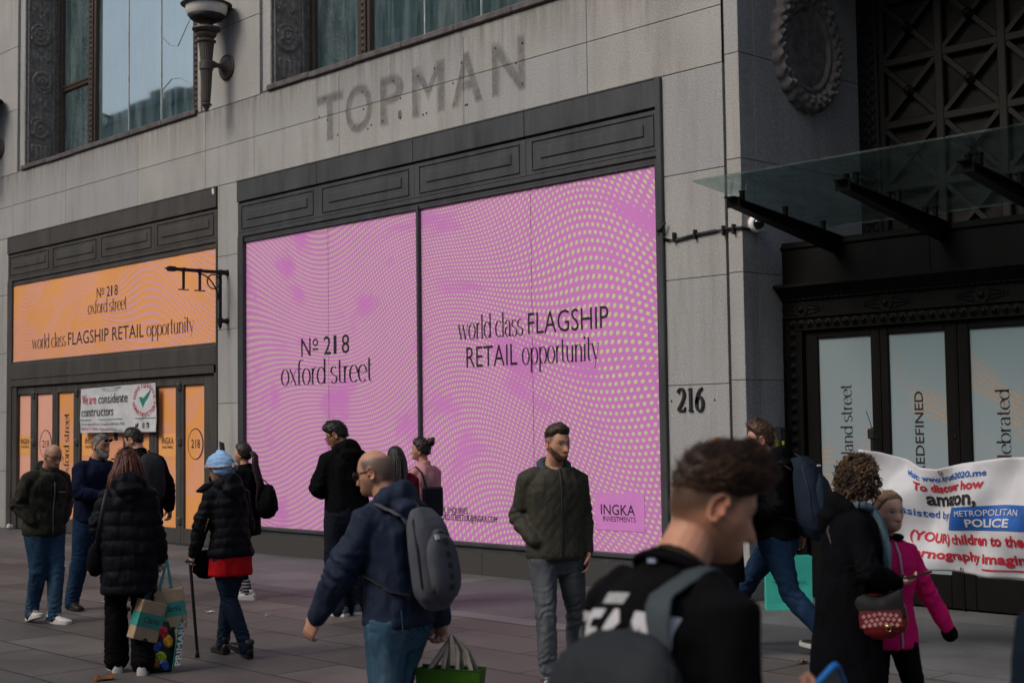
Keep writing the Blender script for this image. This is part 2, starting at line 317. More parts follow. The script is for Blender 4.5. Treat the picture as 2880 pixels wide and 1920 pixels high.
# ------------------------------------------------------------------ lettering
_tc = {}
def sans(txt, off=0.0, res=3):
    """outline lettering as a flat mesh, cap height = 1"""
    key = (txt, off, res)
    if key in _tc: return _tc[key]
    def mk(s):
        c = bpy.data.curves.new('t', 'FONT'); c.body = s; c.size = 1.0; c.offset = off; c.resolution_u = res; c.fill_mode = 'FRONT'
        o = bpy.data.objects.new('t', c); COL.objects.link(o); me = bpy.data.meshes.new_from_object(o)
        V = np.array([v.co[:2] for v in me.vertices]); Fc = [list(p.vertices) for p in me.polygons]
        bpy.data.objects.remove(o); bpy.data.curves.remove(c); bpy.data.meshes.remove(me); return V, Fc
    if '_h' not in _tc: _tc['_h'] = np.ptp(mk('H')[0][:, 1])
    if off and 'M' in txt:                                            # heavy M drawn by hand: its outline closes up when thickened
        adv = lambda q: np.ptp(mk('H'+q+'H')[0][:, 0])-np.ptp(mk('HH')[0][:, 0]) if q != ' ' else .3
        V, Fc, x = np.zeros((0, 2)), [], 0.0; o_ = off; x0, x1, t_, hh = .073-o_, .709+o_, .098+2*o_, .682+o_; d_ = t_*1.05
        Mg = np.array([(x0, -o_), (x0, hh), (x0+d_, hh), (.391, .385), (x1-d_, hh), (x1, hh), (x1, -o_), (x1-t_, -o_), (x1-t_, .50), (.391, .385-t_*1.35), (x0+t_, .50), (x0+t_, -o_)])
        for q in txt:
            if q != ' ':
                v_, f_ = (Mg, [[0, 1, 2, 10, 11], [2, 3, 9, 10], [3, 4, 8, 9], [4, 5, 6, 7, 8]]) if q == 'M' else sans_raw(q, off, res)
                n0 = len(V); V = np.vstack([V, v_+(x, 0)]); Fc += [[i+n0 for i in f] for f in f_]
            x += adv(q)
        _tc[key] = (V/_tc['_h'], Fc); return _tc[key]
    V, Fc = mk(txt); _tc[key] = (V/_tc['_h'], Fc); return _tc[key]
def _arc(cx, cy, rx, ry, a0, a1, n=22): return [(cx+rx*math.cos(math.radians(a0+(a1-a0)*i/n)), cy+ry*math.sin(math.radians(a0+(a1-a0)*i/n))) for i in range(n+1)]
_T, _H = .115, .026
GL = {
 'o': (.70, [_arc(.35, .5, .29, .52, 0, 360, 36)]), 'c': (.60, [_arc(.36, .5, .29, .52, 48, 312, 28)]),
 'e': (.64, [[(.06, .56), (.60, .56)], _arc(.35, .5, .29, .52, 8, 316, 30)]),
 'x': (.60, [[(.06, 1), (.54, 0)], ('thin', [(.54, 1), (.06, 0)]), ('thin', [(.0, 1), (.2, 1)]), ('thin', [(.42, 0), (.6, 0)])]),
 'f': (.42, [[(.18, 0), (.18, 1.25)]+_arc(.40, 1.25, .22, .33, 180, 60, 10), ('thin', [(.0, 1), (.42, 1)]), ('thin', [(.04, 0), (.32, 0)])]),
 'r': (.46, [[(.14, 0), (.14, 1)], _arc(.38, .62, .24, .40, 180, 75, 10), ('thin', [(.0, 0), (.28, 0)]), ('thin', [(.0, 1), (.14, 1)])]),
 'd': (.76, [_arc(.35, .5, .29, .52, 20, 340, 30), [(.62, 0), (.62, 1.55)], ('thin', [(.5, 1.55), (.62, 1.55)]), ('thin', [(.62, 0), (.74, 0)])]),
 's': (.52, [_arc(.26, .755, .20, .265, 40, 210, 14)+[(.20, .55), (.33, .45)]+_arc(.26, .265, .22, .285, 30, -150, 14)]),
 't': (.42, [[(.18, 1.4), (.18, .2)]+_arc(.34, .2, .16, .2, 180, 290, 9), ('thin', [(.0, 1), (.40, 1)])]),
 'w': (.98, [[(.05, 1), (.28, 0)], ('thin', [(.28, 0), (.48, .95)]), [(.46, 1), (.69, 0)], ('thin', [(.69, 0), (.92, 1)]), ('thin', [(-.03, 1), (.16, 1)]), ('thin', [(.82, 1), (1., 1)])]),
 'l': (.28, [[(.14, 0), (.14, 1.55)], ('thin', [(.02, 0), (.26, 0)]), ('thin', [(.02, 1.55), (.14, 1.55)])]),
 'a': (.62, [[(.48, 0), (.48, .7)]+_arc(.28, .7, .20, .31, 0, 165, 14), _arc(.28, .29, .21, .30, 80, 330, 20), ('thin', [(.28, .59), (.48, .62)]), ('thin', [(.48, 0), (.6, 0)])]),
 'p': (.76, [[(.14, -.5), (.14, 1)], _arc(.41, .5, .28, .52, -160, 160, 30), ('thin', [(.0, -.5), (.28, -.5)]), ('thin', [(.02, 1), (.14, 1)])]),
 'b': (.76, [[(.14, 0), (.14, 1.55)], _arc(.41, .5, .28, .52, -160, 160, 30), ('thin', [(.02, 1.55), (.14, 1.55)])]),
 'g': (.76, [_arc(.35, .5, .29, .52, 20, 340, 30), [(.62, 1), (.62, -.25)]+_arc(.36, -.25, .26, .3, 0, -150, 12)]),
 'u': (.72, [[(.14, 1), (.14, .3)]+_arc(.36, .3, .22, .31, 180, 340, 14), [(.58, 1), (.58, 0)], ('thin', [(.02, 1), (.14, 1)]), ('thin', [(.58, 0), (.70, 0)])]),
 'n': (.74, [[(.14, 0), (.14, 1)], _arc(.37, .7, .22, .31, 165, 0, 14)+[(.59, 0)], ('thin', [(.02, 0), (.27, 0)]), ('thin', [(.47, 0), (.72, 0)]), ('thin', [(.02, 1), (.14, 1)])]),
 'i': (.28, [[(.14, 0), (.14, 1)], ('dot', (.14, 1.38)), ('thin', [(.02, 0), (.26, 0)]), ('thin', [(.02, 1), (.14, 1)])]),
 'y': (.64, [[(.06, 1), (.34, .05)], ('thin', [(.60, 1), (.26, -.42), (.1, -.5)]), ('thin', [(-.02, 1), (.18, 1)]), ('thin', [(.5, 1), (.68, 1)])]), ' ': (.30, []),
 '2': (.70, [_arc(.34, 1.08, .26, .40, 165, -25, 18)+[(.45, .62), (.08, .06)], ('mid', [(.06, .04), (.62, .04), (.64, .24)])]), '1': (.46, [[(.25, 0), (.25, 1.48)], ('thin', [(.25, 1.48), (.06, 1.32)]), ('thin', [(.06, 0), (.44, 0)])]),
 '6': (.74, [[(.62, 1.46), (.42, 1.36), (.22, 1.05), (.12, .62), (.10, .45)], _arc(.37, .45, .27, .47, 0, 360, 34)]),
}
def serif(txt, T=_T, Hh=_H, track=0.0):
    """high contrast narrow serif drawn with a pen that is thick on the upright strokes, x height = 1"""
    V, Fc, x = [], [], 0.0
    for ch in txt:
        adv, st = GL[ch]
        for s_ in st:
            mode = 'pen'
            if isinstance(s_, tuple) and isinstance(s_[0], str): mode, s_ = s_
            if mode == 'dot':
                b = len(V); k = 12; V += [(x+s_[0]+.085*math.cos(i*2*math.pi/k), s_[1]+.085*math.sin(i*2*math.pi/k)) for i in range(k)]; Fc.append(list(range(b, b+k))); continue
            P = np.array(s_, float); n = len(P); b = len(V); closed = np.hypot(*(P[0]-P[-1])) < 1e-6
            for i in range(n):
                t = P[min(i+1, n-1)]-P[max(i-1, 0)]
                if closed and i in (0, n-1): t = P[1]-P[n-2]
                t = t/max(np.hypot(*t), 1e-9); wd = Hh if mode == 'thin' else (T*.6 if mode == 'mid' else Hh+(T-Hh)*abs(t[1])**1.6)
                q = np.array((-t[1], t[0]))*wd/2
                V += [tuple(P[i]+q+(x, 0)), tuple(P[i]-q+(x, 0))]
            for i in range(n-1): Fc.append([b+2*i, b+2*i+1, b+2*i+3, b+2*i+2])
        x += adv+track
    return np.array(V), Fc
def put(mb, T2, org, xd, yd, h, width=None, sx=1.0, align='l', m=0, fn=None):
    """lay flat lettering on a plane; width forces the total width"""
    V, Fc = T2; V = V.copy(); x0, x1 = V[:, 0].min(), V[:, 0].max()
    if width: sx = width/((x1-x0)*h)
    V[:, 0] = (V[:, 0]-x0)*h*sx; V[:, 1] *= h; wd = (x1-x0)*h*sx
    if align == 'c': V[:, 0] -= wd/2
    elif align == 'r': V[:, 0] -= wd
    P = V3(org)+np.outer(V[:, 0], xd)+np.outer(V[:, 1], yd)
    if fn: P = fn(P)
    mb.add(P, Fc, m); return wd
def sans_raw(q, off, res): V, Fc = sans(q, off, res); return V*_tc['_h'], Fc
EX, EZ = np.array((1., 0, 0)), np.array((0, 0, 1.))
def onwall(mb, T2, x0, y0, x1, h_px, Y, serifx=False, m=0, sx=None):
    """lettering on a plane parallel to the facade: left baseline pixel, right pixel, height in pixels"""
    a, b = atY(x0, y0, Y), atY(x1, y0, Y); top = atY(x0, y0-h_px, Y)
    put(mb, T2, (a[0], Y, a[2]), EX, EZ, top[2]-a[2], width=b[0]-a[0], m=m)

# ------------------------------------------------------------------ ground
def ground(name, pts, z, mat):
    mb = MB(); mb.add([(x, y, z) for x, y in pts], [list(range(len(pts)))]); o = mb.build(name, mat); tag(o, kind='structure'); return o
ground('pavement', [(-240, -140), (140, -140), (140, 6), (-240, 6)], 0.0, SLAB)
ground('forecourt', [(-60, -2.62), (30, -2.62), (30, 3), (-60, 3)], .004, FORE)

# ------------------------------------------------------------------ department store
store = empty('department_store', (-12, 0, 0), 0, 'grey stone department store with dark metal shopfronts, boarded in pink and orange vinyl', 'building')
def part(mb, name, mats, parent=None, **k):
    o = mb.build(name, mats, None, **k); p = parent or store; o.parent = p
    off = Vector((0, 0, 0)); q = p
    while q: off += q.location; q = q.parent
    o.location = -off; return o
def blocks(mb, x0, x1, z0, z1, joints, Y0=0.0, Y1=.6, gap=.007):
    xs = [x0]+[j for j in joints if x0+.05 < j < x1-.05]+[x1]
    for a, b in zip(xs[:-1], xs[1:]):
        mb.box(a+(gap/2 if a > x0 else 0), b-(gap/2 if b < x1 else 0), Y0, Y1, z0+gap/2, z1-gap/2, bev=.004)
wall = MB(); PX0, PX1 = -34.5, -8.985
mort = MB(); mort.box(PX0, PX1, .006, .58, 5.43, 6.665, 0)
J1 = [atY(x, y)[0] for x, y in ((37, 520), (185, 440), (388, 400), (578, 370), (714, 360), (953, 290), (1303, 190), (1650, 130))]
blocks(wall, PX0, PX1, 5.435, 6.03, J1); blocks(wall, PX0, PX1, 6.03, 6.63, J1[:3]+J1[3:5]+J1[5:])
TOP = 12.6
piers = [(-35.2, -33.64+.0), (-27.22, -25.645), (-18.96, -17.46), (-10.79, -8.985)]
for a, b in piers:
    zs = [6.63, 7.83, 9.03, 10.23, 11.43, TOP]
    if b > -9: zs = [6.63, 9.2, 11.4, TOP]
    for z0, z1 in zip(zs[:-1], zs[1:]): blocks(wall, a, b, z0, z1, [])
    mort.box(a+.01, b-.006, .006, .58, 6.6, TOP)
for x0, x1 in ((-33.64, -27.22), (-25.645, -18.96), (-17.46, -10.79)): wall.box(x0, x1, 0, .6, 11.2, TOP)
low = [(-26.6, -26.0), (-18.608, -18.045), (-9.79, -8.985)]
for a, b in low:
    zs = [.0, 1.06, 2.16, 3.26, 4.36, 5.435]
    if b < -20: a = -34.5
    for z0, z1 in zip(zs[:-1], zs[1:]): blocks(wall, a, b, z0, z1, [-30.5, -28.2])
    mort.box(a+.01, b-.006, .006, .58, 0, 5.44)
# corner strip of the entrance pier and its long reveal
for z0, z1 in ((0, 1.06), (1.06, 2.19), (2.19, 3.27), (3.27, 4.42), (4.42, 5.5), (5.5, 8.4), (8.4, TOP)):
    wall.box(-8.95, -8.774, .0, .24, z0+.003, z1-.003, bev=.004)
    wall.box(-9.3, -8.774, .248, 2.19, z0+.003, z1-.003, bev=.004)
mort.box(-8.99, -8.80, .03, .5, 0, TOP)
# right-hand end of the entrance
for z0, z1 in ((0, 1.06), (1.06, 2.19), (2.19, 3.27), (3.27, 4.42), (4.42, 5.5), (5.5, 8.4), (8.4, TOP)):
    blocks(wall, -1.7, 9.0, z0, z1, [0.2, 2.5, 4.8, 7], 0, 2.2)
wall.box(-8.774, -1.7, .0, 2.2, 7.35, TOP)  # unseen soffit, added low to darken the entrance recess
part(wall, 'stone_wall', M['stone']); part(mort, 'mortar_joint', M['mortar'])

# plinth under the pink window
pl = MB()
for a, b in zip([-18.04, -15.6, -12.72, -9.8][:-1], [-15.6, -12.72, -9.8]): pl.box(a+.002, b-.002, -.015, .3, 0, .268, bev=.004)
part(pl, 'plinth', M['granite'])
# ---- upper windows
def relief(S, L, k=0):
    """carved scroll panel: height field over width S and length L"""
    nu, nv = 64, 260; U, V = np.meshgrid(np.linspace(0, S, nu), np.linspace(0, L, nv)); H = np.zeros_like(U)
    R = S*.46
    for i, vc in enumerate(np.arange(.62, L, .88)):
        cx = S*.5+(.03 if i % 2 else -.03); dx, dy = U-cx, V-vc; r_ = np.hypot(dx, dy); th = np.arctan2(dy, dx)*(1 if i % 2 else -1)
        sp_ = np.abs(((r_/R*2.0-th/(2*math.pi)) % 1)-.5); H = np.maximum(H, (r_ < R)*(.012+.020*np.exp(-(sp_/.17)**2)))
        H = np.maximum(H, .040*np.exp(-(r_/(.045))**2)*(1+.25*np.cos(6*th))+.028*np.exp(-((r_-.075)/.022)**2)*(.7+.4*np.cos(7*th)))
        H = np.maximum(H, .030*np.exp(-((r_-R*.95)/.02)**2)*(.8+.2*np.cos(18*th)))
        for sx in (-1, 1):
            lx, ly = U-(cx+sx*S*.28), V-(vc+.44); q = np.hypot(lx/.07, ly/.11); H = np.maximum(H, .034*np.exp(-q**2*1.6)*(.65+.35*np.cos(np.arctan2(ly, lx)*5)))
    stem = np.exp(-((U-S/2)/.03)**2)*.016; H = np.maximum(H, stem*(.7+.3*np.sin(V*40)))
    P = np.stack([U.ravel()*14, V.ravel()*14, U.ravel()*0+k], 1); n_ = fbm(P, 3).reshape(U.shape); H = H*(1+.25*n_)+np.maximum(0, n_)*.008
    cup = (V < .30); shp = np.exp(-((U-S/2)/(S*(.20+.5*np.clip(V/.3, 0, 1))))**4); H = np.where(cup, .034*shp*(.75+.25*np.cos((U-S/2)*70))*(V > .02), H)
    e_ = np.minimum.reduce([U/.02, (S-U)/.02, V/.02, (L-V)/.02]); H = H*np.clip(e_, 0, 1); return U, V, H
def upper_window(xa, xb):
    W = empty('upper_window', (0, 0, 0), 0, None, None, None, store); W.location = (12, 0, 0)
    Yg, z0, z1 = .73, 6.72, 11.2
    fr = MB()
    for x in (xa, xb-.10): fr.box(x, x+.10, Yg-.02, Yg+.08, z0, z1)
    mL = xa+1.24; mR = xb-1.24
    for x in (mL, mR):
        fr.box(x-.02, x+.26, Yg-.05, Yg+.10, z0, z1, bev=.012); fr.box(x+.05, x+.19, Yg-.075, Yg-.05, z0, z1, bev=.008)
        for k in range(46): fr.ball((x+.12, Yg-.078, z0+.06+k*.096), (.04, .016, .034), 8)
    fr.box(mL+.24, mR-.02, Yg-.02, Yg+.08, z1-.5, z1-.38)
    for a, b in ((xa+.10, mL-.02), (mR+.26, xb-.10)):
        fr.box(a, b, Yg-.035, Yg+.07, 8.24, 8.30, bev=.01); fr.box(a, b, Yg-.02, Yg+.07, 8.19, 8.24); fr.box(a, a+.05, Yg-.04, Yg+.06, z0, z1); fr.box(b-.02, b, Yg-.04, Yg+.06, z0, z1)
    part(fr, 'window_frame', M['brown'], W, auto=40)
    sc = (mR-mL)/3
    for a, b, za, zb in ((xa+.1, mL, z0, 8.2), (xa+.1, mL, 8.3, z1), (mR+.2, xb-.1, z0, 8.2), (mR+.2, xb-.1, 8.3, z1), (mL+.24, mL+.24+(mR-mL-.26)/3-.006, z0, z1), (mL+.24+(mR-mL-.26)/3+.006, mL+.24+(mR-mL-.26)*2/3-.006, z0, z1), (mL+.24+(mR-mL-.26)*2/3+.006, mR-.02, z0, z1)):
        g = MB(); tl = rng.normal(0, .0022, 2); g.box(a, b, Yg+.02, Yg+.035, za, zb); g.v[-1][:, 1] += (g.v[-1][:, 0]-(a+b)/2)*tl[0]+(g.v[-1][:, 2]-za)*tl[1]; part(g, 'pane', M['glass'], W)
    seam = MB()
    for k in (1, 2): x = mL+.24+(mR-mL-.26)*k/3; seam.box(x-.007, x+.007, Yg+.008, Yg+.022, z0, z1)
    part(seam, 'silicone_seam', plain('silicone', (.42, .46, .46), .5), W)
    cr_ = MB(); x3 = mL+.24+(mR-mL-.26)*2/3
    for pts in ([(x3, 7.55), (x3+.35, 7.70), (x3+.62, 7.66), (x3+.98, 7.5)], [(x3, 8.5), (x3+.3, 8.28), (x3+.55, 8.22), (x3+.95, 8.6)]):
        cr_.tube([(x, Yg+.014, z) for x, z in pts], [.005]*4, n=5)
    part(cr_, 'glass_crack', plain('crack_tape', (.25, .30, .31), .5), W)
    for s_, x in ((1, xa), (-1, xb)):
        U, V, Hh = relief(.44, 3.6, xa); p = MB(); G = np.stack([x+s_*(.0145+Hh*1.25), .115+U if s_ > 0 else .115+U, z0+.12+V], 2)
        p.sheet(G, 0, 0); part(p, 'carved_panel', M['carve'], W, smooth=True)
        fz = MB(); xx = sorted((x, x+s_*.012)); fz.box(xx[0], xx[1], .03, .72, z0, z1)
        for ya, yb in ((.075, .112), (.558, .60)): q = sorted((x, x+s_*.035)); fz.box(q[0], q[1], ya, yb, z0, z1, bev=.008)
        part(fz, 'reveal_lining', M['carve'], W)
        ar = MB(); q = sorted((x-s_*.26, x)); ar.box(q[0], q[1], .05, .55, 6.62, 11.2); q = sorted((x-s_*.09, x-s_*.0)); ar.box(q[0], q[1], .02, .05, 6.62, 11.2, bev=.01)
        part(ar, 'architrave', M['stone'], W)
    si = MB(); xs = np.linspace(xa-.02, xb+.02, 7); rs = np.random.default_rng(3)
    for a, b in zip(xs[:-1], xs[1:]): dz = rs.normal(0, .002); si.box(a+.002, b-.002, -.045, .8, 6.63+dz, 6.715+dz, bev=.012)
    part(si, 'sill', M['lead'], W)
    dr = MB(); dr.box(xa-.24, xb+.24, .002, .3, 6.55, 6.63); part(dr, 'sill_drip', M['stone'], W)
    return W
for xa in (-33.38, -25.38, -17.21): upper_window(xa, xa+6.16)
# ---- ghost lettering on the frieze
gm = [stain('letter_stain', (.065, .058, .052), f_, sc) for f_, sc in ((.20, 7), (.20, 9), (.20, 6))]
gl_ = empty('ghost_lettering', (0, 0, 0), 0, None, None, None, store); gl_.location = (12, 0, 0)
letters = [('T', 890, 960, 278, 392, 388), ('O', 968, 1045, 300, 372, 368), ('P', 1065, 1137, 280, 358, 352), ('M', 1157, 1249, 238, 330, 318), ('A', 1266, 1356, 205, 300, 290), ('N', 1383, 1478, 170, 268, 262)]
BX = [(-16.03, .58), (-15.38, .58), (-14.62, .48), (-13.96, .62), (-13.19, .55), (-12.45, .56)]
for (ch, *_), (x, wd) in zip(letters, BX):
    g = MB()
    for i, off in enumerate((.0, .024, .048)): put(g, sans(ch, off), (x, -.0012*(i+1), 5.712), EX, EZ, .595, width=wd*(1+off*1.2), m=i)
    part(g, 'ghost_letter', gm, gl_)
g = MB(); k = np.linspace(0, 2*math.pi, 18); g.add([(-14.21+.04*math.cos(a), -.0015, 5.79+.055*math.sin(a)+(.0 if math.sin(a) > 0 else -.02)) for a in k], [list(range(18))]); part(g, 'ghost_letter', stain('dot_stain', (.05, .05, .045), .85), gl_)
rs = np.random.default_rng(5)
for (x, wd) in BX:
    for q in range(4): hl = MB(); hl.ball((x+rs.uniform(.02, wd), -.001, 5.70+rs.choice([.04, .3, .55])+rs.normal(0, .03)), (.016, .004, .016), 8); part(hl, 'fixing_hole', M['ink'], gl_)
# ---- fascia of a shopfront
def fascia(W, xa, xb, cuts, mat):
    f_ = MB(); yb = .3
    xs = [xa]+cuts+[xb]
    for a, b in zip(xs[:-1], xs[1:]):
        f_.box(a+.004, b-.004, -.03, yb, 5.12, 5.418, bev=.005)
        f_.box(a+.002, b-.002, -.006, yb, 4.66, 5.095, bev=.003)
        w_ = b-a; x0, x1, z0, z1 = a+w_*.05, b-w_*.05, 4.71, 5.055
        for q in ((x0, x1, z1-.012, z1), (x0, x1, z0, z0+.012), (x0, x0+.012, z0, z1), (x1-.012, x1, z0, z1)): f_.box(q[0], q[1], -.020, -.004, q[2], q[3], bev=.003)
        x0, x1, z0, z1 = a+w_*.12, b-w_*.12, 4.83, 4.965; f_.box(x0, x1, -.022, -.004, z0, z1, bev=.010)
    f_.box(xa, xb, .02, .28, 5.09, 5.125); f_.box(xa, xb, -.035, yb, 5.421, 5.437)
    f_.box(xa, xb, -.012, yb, 4.595, 4.655, bev=.008); f_.box(xa, xb, .012, yb, 4.545, 4.595, bev=.006)
    return part(f_, 'fascia', mat, W)
# ---- pink display window
PW = empty('display_window', (0, 0, 0), 0, None, None, None, store); PW.location = (12, 0, 0)
fascia(PW, -18.04, -9.80, [-16.02, -13.93, -11.88], M['metal'])
pf = MB()
pf.box(-18.04, -17.90, -.02, .3, .30, 4.6, bev=.008); pf.box(-9.86, -9.785, -.045, .3, .30, 5.43, bev=.008); pf.box(-9.90, -9.86, -.02, .3, .4, 4.56, bev=.004)
pf.box(-13.905, -13.865, -.010, .2, .4, 4.56, bev=.004); pf.box(-18.04, -9.80, -.035, .3, .335, .385, bev=.008); pf.box(-18.02, -9.82, .0, .3, .27, .335); pf.box(-17.9, -9.88, .015, .3, 4.52, 4.56)
part(pf, 'frame', M['metal'], PW)
YP = .045
for a, b in ((-17.90, -15.862), (-15.854, -13.905), (-13.865, -11.869), (-11.861, -9.895)):
    p = MB(); p.box(a, b, YP, YP+.012, .385, 4.535); part(p, 'vinyl_panel', M['pink'], PW)
lt = MB(); YL = YP-.004
def no218(mb, x0, x1, yb, hpx, Y):
    """N with raised underlined o, then 218"""
    a, b = atY(x0, yb, Y), atY(x1, yb, Y); h = atY(x0, yb-hpx, Y)[2]-a[2]; w_ = b[0]-a[0]
    put(mb, sans('N'), a, EX, EZ, h, width=w_*.20); put(mb, sans('o'), a+EX*w_*.245+EZ*h*.52, EX, EZ, h*.62, width=w_*.115)
    mb.box(a[0]+w_*.245, a[0]+w_*.36, Y-.001, Y, a[2]+h*.30, a[2]+h*.38)
    put(mb, sans('2'), a+EX*w_*.48, EX, EZ, h, width=w_*.14); put(mb, sans('1'), a+EX*w_*.68, EX, EZ, h, width=w_*.058); put(mb, sans('8'), a+EX*w_*.845, EX, EZ, h, width=w_*.15)
no218(lt, 847, 983, 1002, 50, YL)
onwall(lt, serif('oxford street'), 790, 1084, 1047, 43, YL)
def row(mb, words, x0, x1, yb, xh, Y):
    """mixed serif and sans words on one baseline"""
    a, b = atY(x0, yb, Y), atY(x1, yb, Y); h = atY(x0, yb-xh, Y)[2]-a[2]; tot = 0; L = []
    for kind, s_ in words:
        T2 = serif(s_) if kind == 's' else sans(s_, -.006); k = h if kind == 's' else h*1.35; wd = np.ptp(T2[0][:, 0])*k*(1 if kind == 's' else .80); L.append((T2, k, wd)); tot += wd
    gapw = h*.42; tot += gapw*(len(L)-1); f_ = (b[0]-a[0])/tot; x = a[0]
    for T2, k, wd in L: put(mb, T2, (x, Y, a[2]), EX, EZ, k, width=wd*f_); x += (wd+gapw)*f_
part(lt, 'lettering', M['ink'], PW); lt = MB()
row(lt, (('s', 'world class'), ('c', 'FLAGSHIP')), 1288, 1712, 956, 42, YL)
row(lt, (('c', 'RETAIL'), ('s', 'opportunity')), 1312, 1688, 1034, 43, YL)
part(lt, 'lettering', M['ink'], PW); lt = MB()
onwall(lt, sans('RETAIL ENQUIRIES', -.004), 1220, 1439, 1315, 16, YL); onwall(lt, sans('OXFORD.STREET.UK@INGKA.COM', 0), 1220, 1459, 1398, 17, YL)
part(lt, 'lettering', M['ink'], PW); lt = MB(); onwall(lt, sans('INGKA', .006), 1690, 1445, 1786, 28, YL-.002); onwall(lt, sans('INVESTMENTS', .006), 1696, 1464, 1788, 14, YL-.002)
part(lt, 'lettering', M['ink'], PW)
lb = MB(); a, b = atY(1675, 1488, YL), atY(1812, 1388, YL); lb.box(a[0], b[0], YL-.001, YL+.003, a[2], b[2]); part(lb, 'logo_patch', plain('pink_patch', (.62, .235, .60), .42, var=.04), PW)
# ---- orange shopfront
OW = empty('orange_shopfront', (0, 0, 0), 0, None, None, None, store); OW.location = (12, 0, 0)
fascia(OW, -25.99, -18.612, [-24.2, -22.38, -20.5], M['metal2'])
of = MB()
of.box(-25.99, -25.79, -.02, .3, 0, 4.6, bev=.008); of.box(-18.70, -18.612, -.02, .3, 0, 3.06, bev=.008); of.box(-18.64, -18.612, -.02, .3, 3.06, 4.6, bev=.004)
of.box(-25.79, -18.64, .0, .3, 4.515, 4.55)
for a, b in zip([-25.79, -23.55, -20.9], [-23.55, -20.9, -18.62]):
    of.box(a+.002, b-.002, -.03, .3, 2.75, 3.04, bev=.01); of.box(a+.003, b-.003, -.02, .3, 2.62, 2.75, bev=.008)
of.box(-25.79, -18.62, -.008, .3, 3.04, 3.085, bev=.008); part(of, 'frame', M['metal2'], OW)
p = MB(); p.box(-25.79, -18.64, .02, .034, 3.085, 4.52); part(p, 'vinyl_panel', M['orange'], OW)
lt = MB(); no218(lt, 272, 331, 838, 28, .016)
onwall(lt, serif('oxford street'), 247, 884, 356, 24, .016); part(lt, 'lettering', M['ink'], OW); lt = MB(); row(lt, (('s', 'world class'), ('c', 'FLAGSHIP RETAIL'), ('s', 'opportunity')), 90, 546, 982, 25, .016)
part(lt, 'lettering', M['ink'], OW)
dpx = [(52, 91), (107, 152), (167, 212), (230, 282), (302, 352), (370, 425), (446, 500), (522, 580)]
xe = [-25.60]
for (a0, a1), (b0, b1) in zip(dpx[:-1], dpx[1:]): xe.append((atY(a1, 1250, .05)[0]+atY(b0, 1250, .05)[0])/2)
xe.append(-18.71)
for i, ((a, b), (qa, qb)) in enumerate(zip(zip(xe[:-1], xe[1:]), dpx)):
    D = empty('door_leaf', (0, 0, 0), 0, None, None, None, store); D.location = (12, 0, 0); ia, ib = atY(qa, 1250, .07)[0], atY(qb, 1250, .07)[0]
    f_ = MB(); a2, b2 = a+.006, b-.006
    f_.box(a2, ia, .03, .11, .02, 2.61, bev=.006); f_.box(ib, b2, .03, .11, .02, 2.61, bev=.006); f_.box(ia, ib, .03, .11, .02, .26, bev=.006); f_.box(ia, ib, .03, .11, 2.47, 2.61, bev=.006)
    part(f_, 'door_frame', M['metal2'], D)
    p = MB(); p.box(ia, ib, .07, .082, .26, 2.47); part(p, 'vinyl_panel', M['pinkdoor'] if i < 2 else M['orange2'], D)
    t = MB(); w_ = ib-ia; xc = (ia+ib)/2
    if i in (0, 3, 6):
        pt = MB(); pt.box(ia+.02, ib-.02, .067, .071, 1.36, 1.72); part(pt, 'logo_patch', plain('orange_patch', (.80, .38, .13), .42, var=.04), D)
        put(t, sans('INGKA', .006), (xc, .064, 1.56), EX, EZ, .10, width=w_*.60, align='c'); put(t, sans('INVESTMENTS', .006), (xc, .064, 1.49), EX, EZ, .04, width=w_*.56, align='c')
    elif i in (1, 7):
        k = np.linspace(0, 2*math.pi, 33); R = w_*.38
        for a_, b_ in zip(k[:-1], k[1:]):
            t1, t2 = .012+.02*max(0, math.cos(a_)), .012+.02*max(0, math.cos(b_))
            t.add([(xc+(R-t1)*math.cos(a_), .066, 1.56+(R-t1)*1.05*math.sin(a_)), (xc+R*math.cos(a_), .066, 1.56+R*1.05*math.sin(a_)), (xc+R*math.cos(b_), .066, 1.56+R*1.05*math.sin(b_)), (xc+(R-t2)*math.cos(b_), .066, 1.56+(R-t2)*1.05*math.sin(b_))], [[0, 1, 2, 3]])
        put(t, sans('218'), (xc, .066, 1.50), EX, EZ, .13, width=w_*.42, align='c')
    elif i in (2, 5): put(t, serif('oxford street', .15, .05), (xc+.07, .066, .95), EZ, -EX, .13, width=1.15)
    elif i == 4:
        t.box(xc-.06, xc+.06, .062, .066, 1.62, 2.02)
        for q in range(3): t.box(xc-.16, xc+.14, .064, .066, 1.30-.09*q, 1.325-.09*q)
    if t.v: part(t, 'lettering', M['ink'], D)
    if i in (0, 2, 6):
        hgs = MB()
        for z in (.33, 1.55, 2.40): hgs.box(b-.07, b+.03, -.01, .03, z, z+.10, bev=.006); hgs.box(b-.05, b+.01, -.02, -.01, z+.02, z+.08, bev=.004)
        part(hgs, 'hinge', M['steel'], D)
st_ = MB(); k = np.linspace(0, 2*math.pi, 15); st_.add([(-18.69+.035*math.cos(a)-.03*math.sin(a)*.3, -.034, 5.37+.055*math.sin(a)) for a in k[:-1]], [list(range(14))]); part(st_, 'paper_sticker', M['paper'], OW)
rl = MB(); rl.box(-25.79, -18.70, .05, .25, 2.605, 2.64); rl.box(-25.79, -25.60, .0, .2, 0, 2.62, bev=.006); part(rl, 'door_head', M['metal2'], OW)

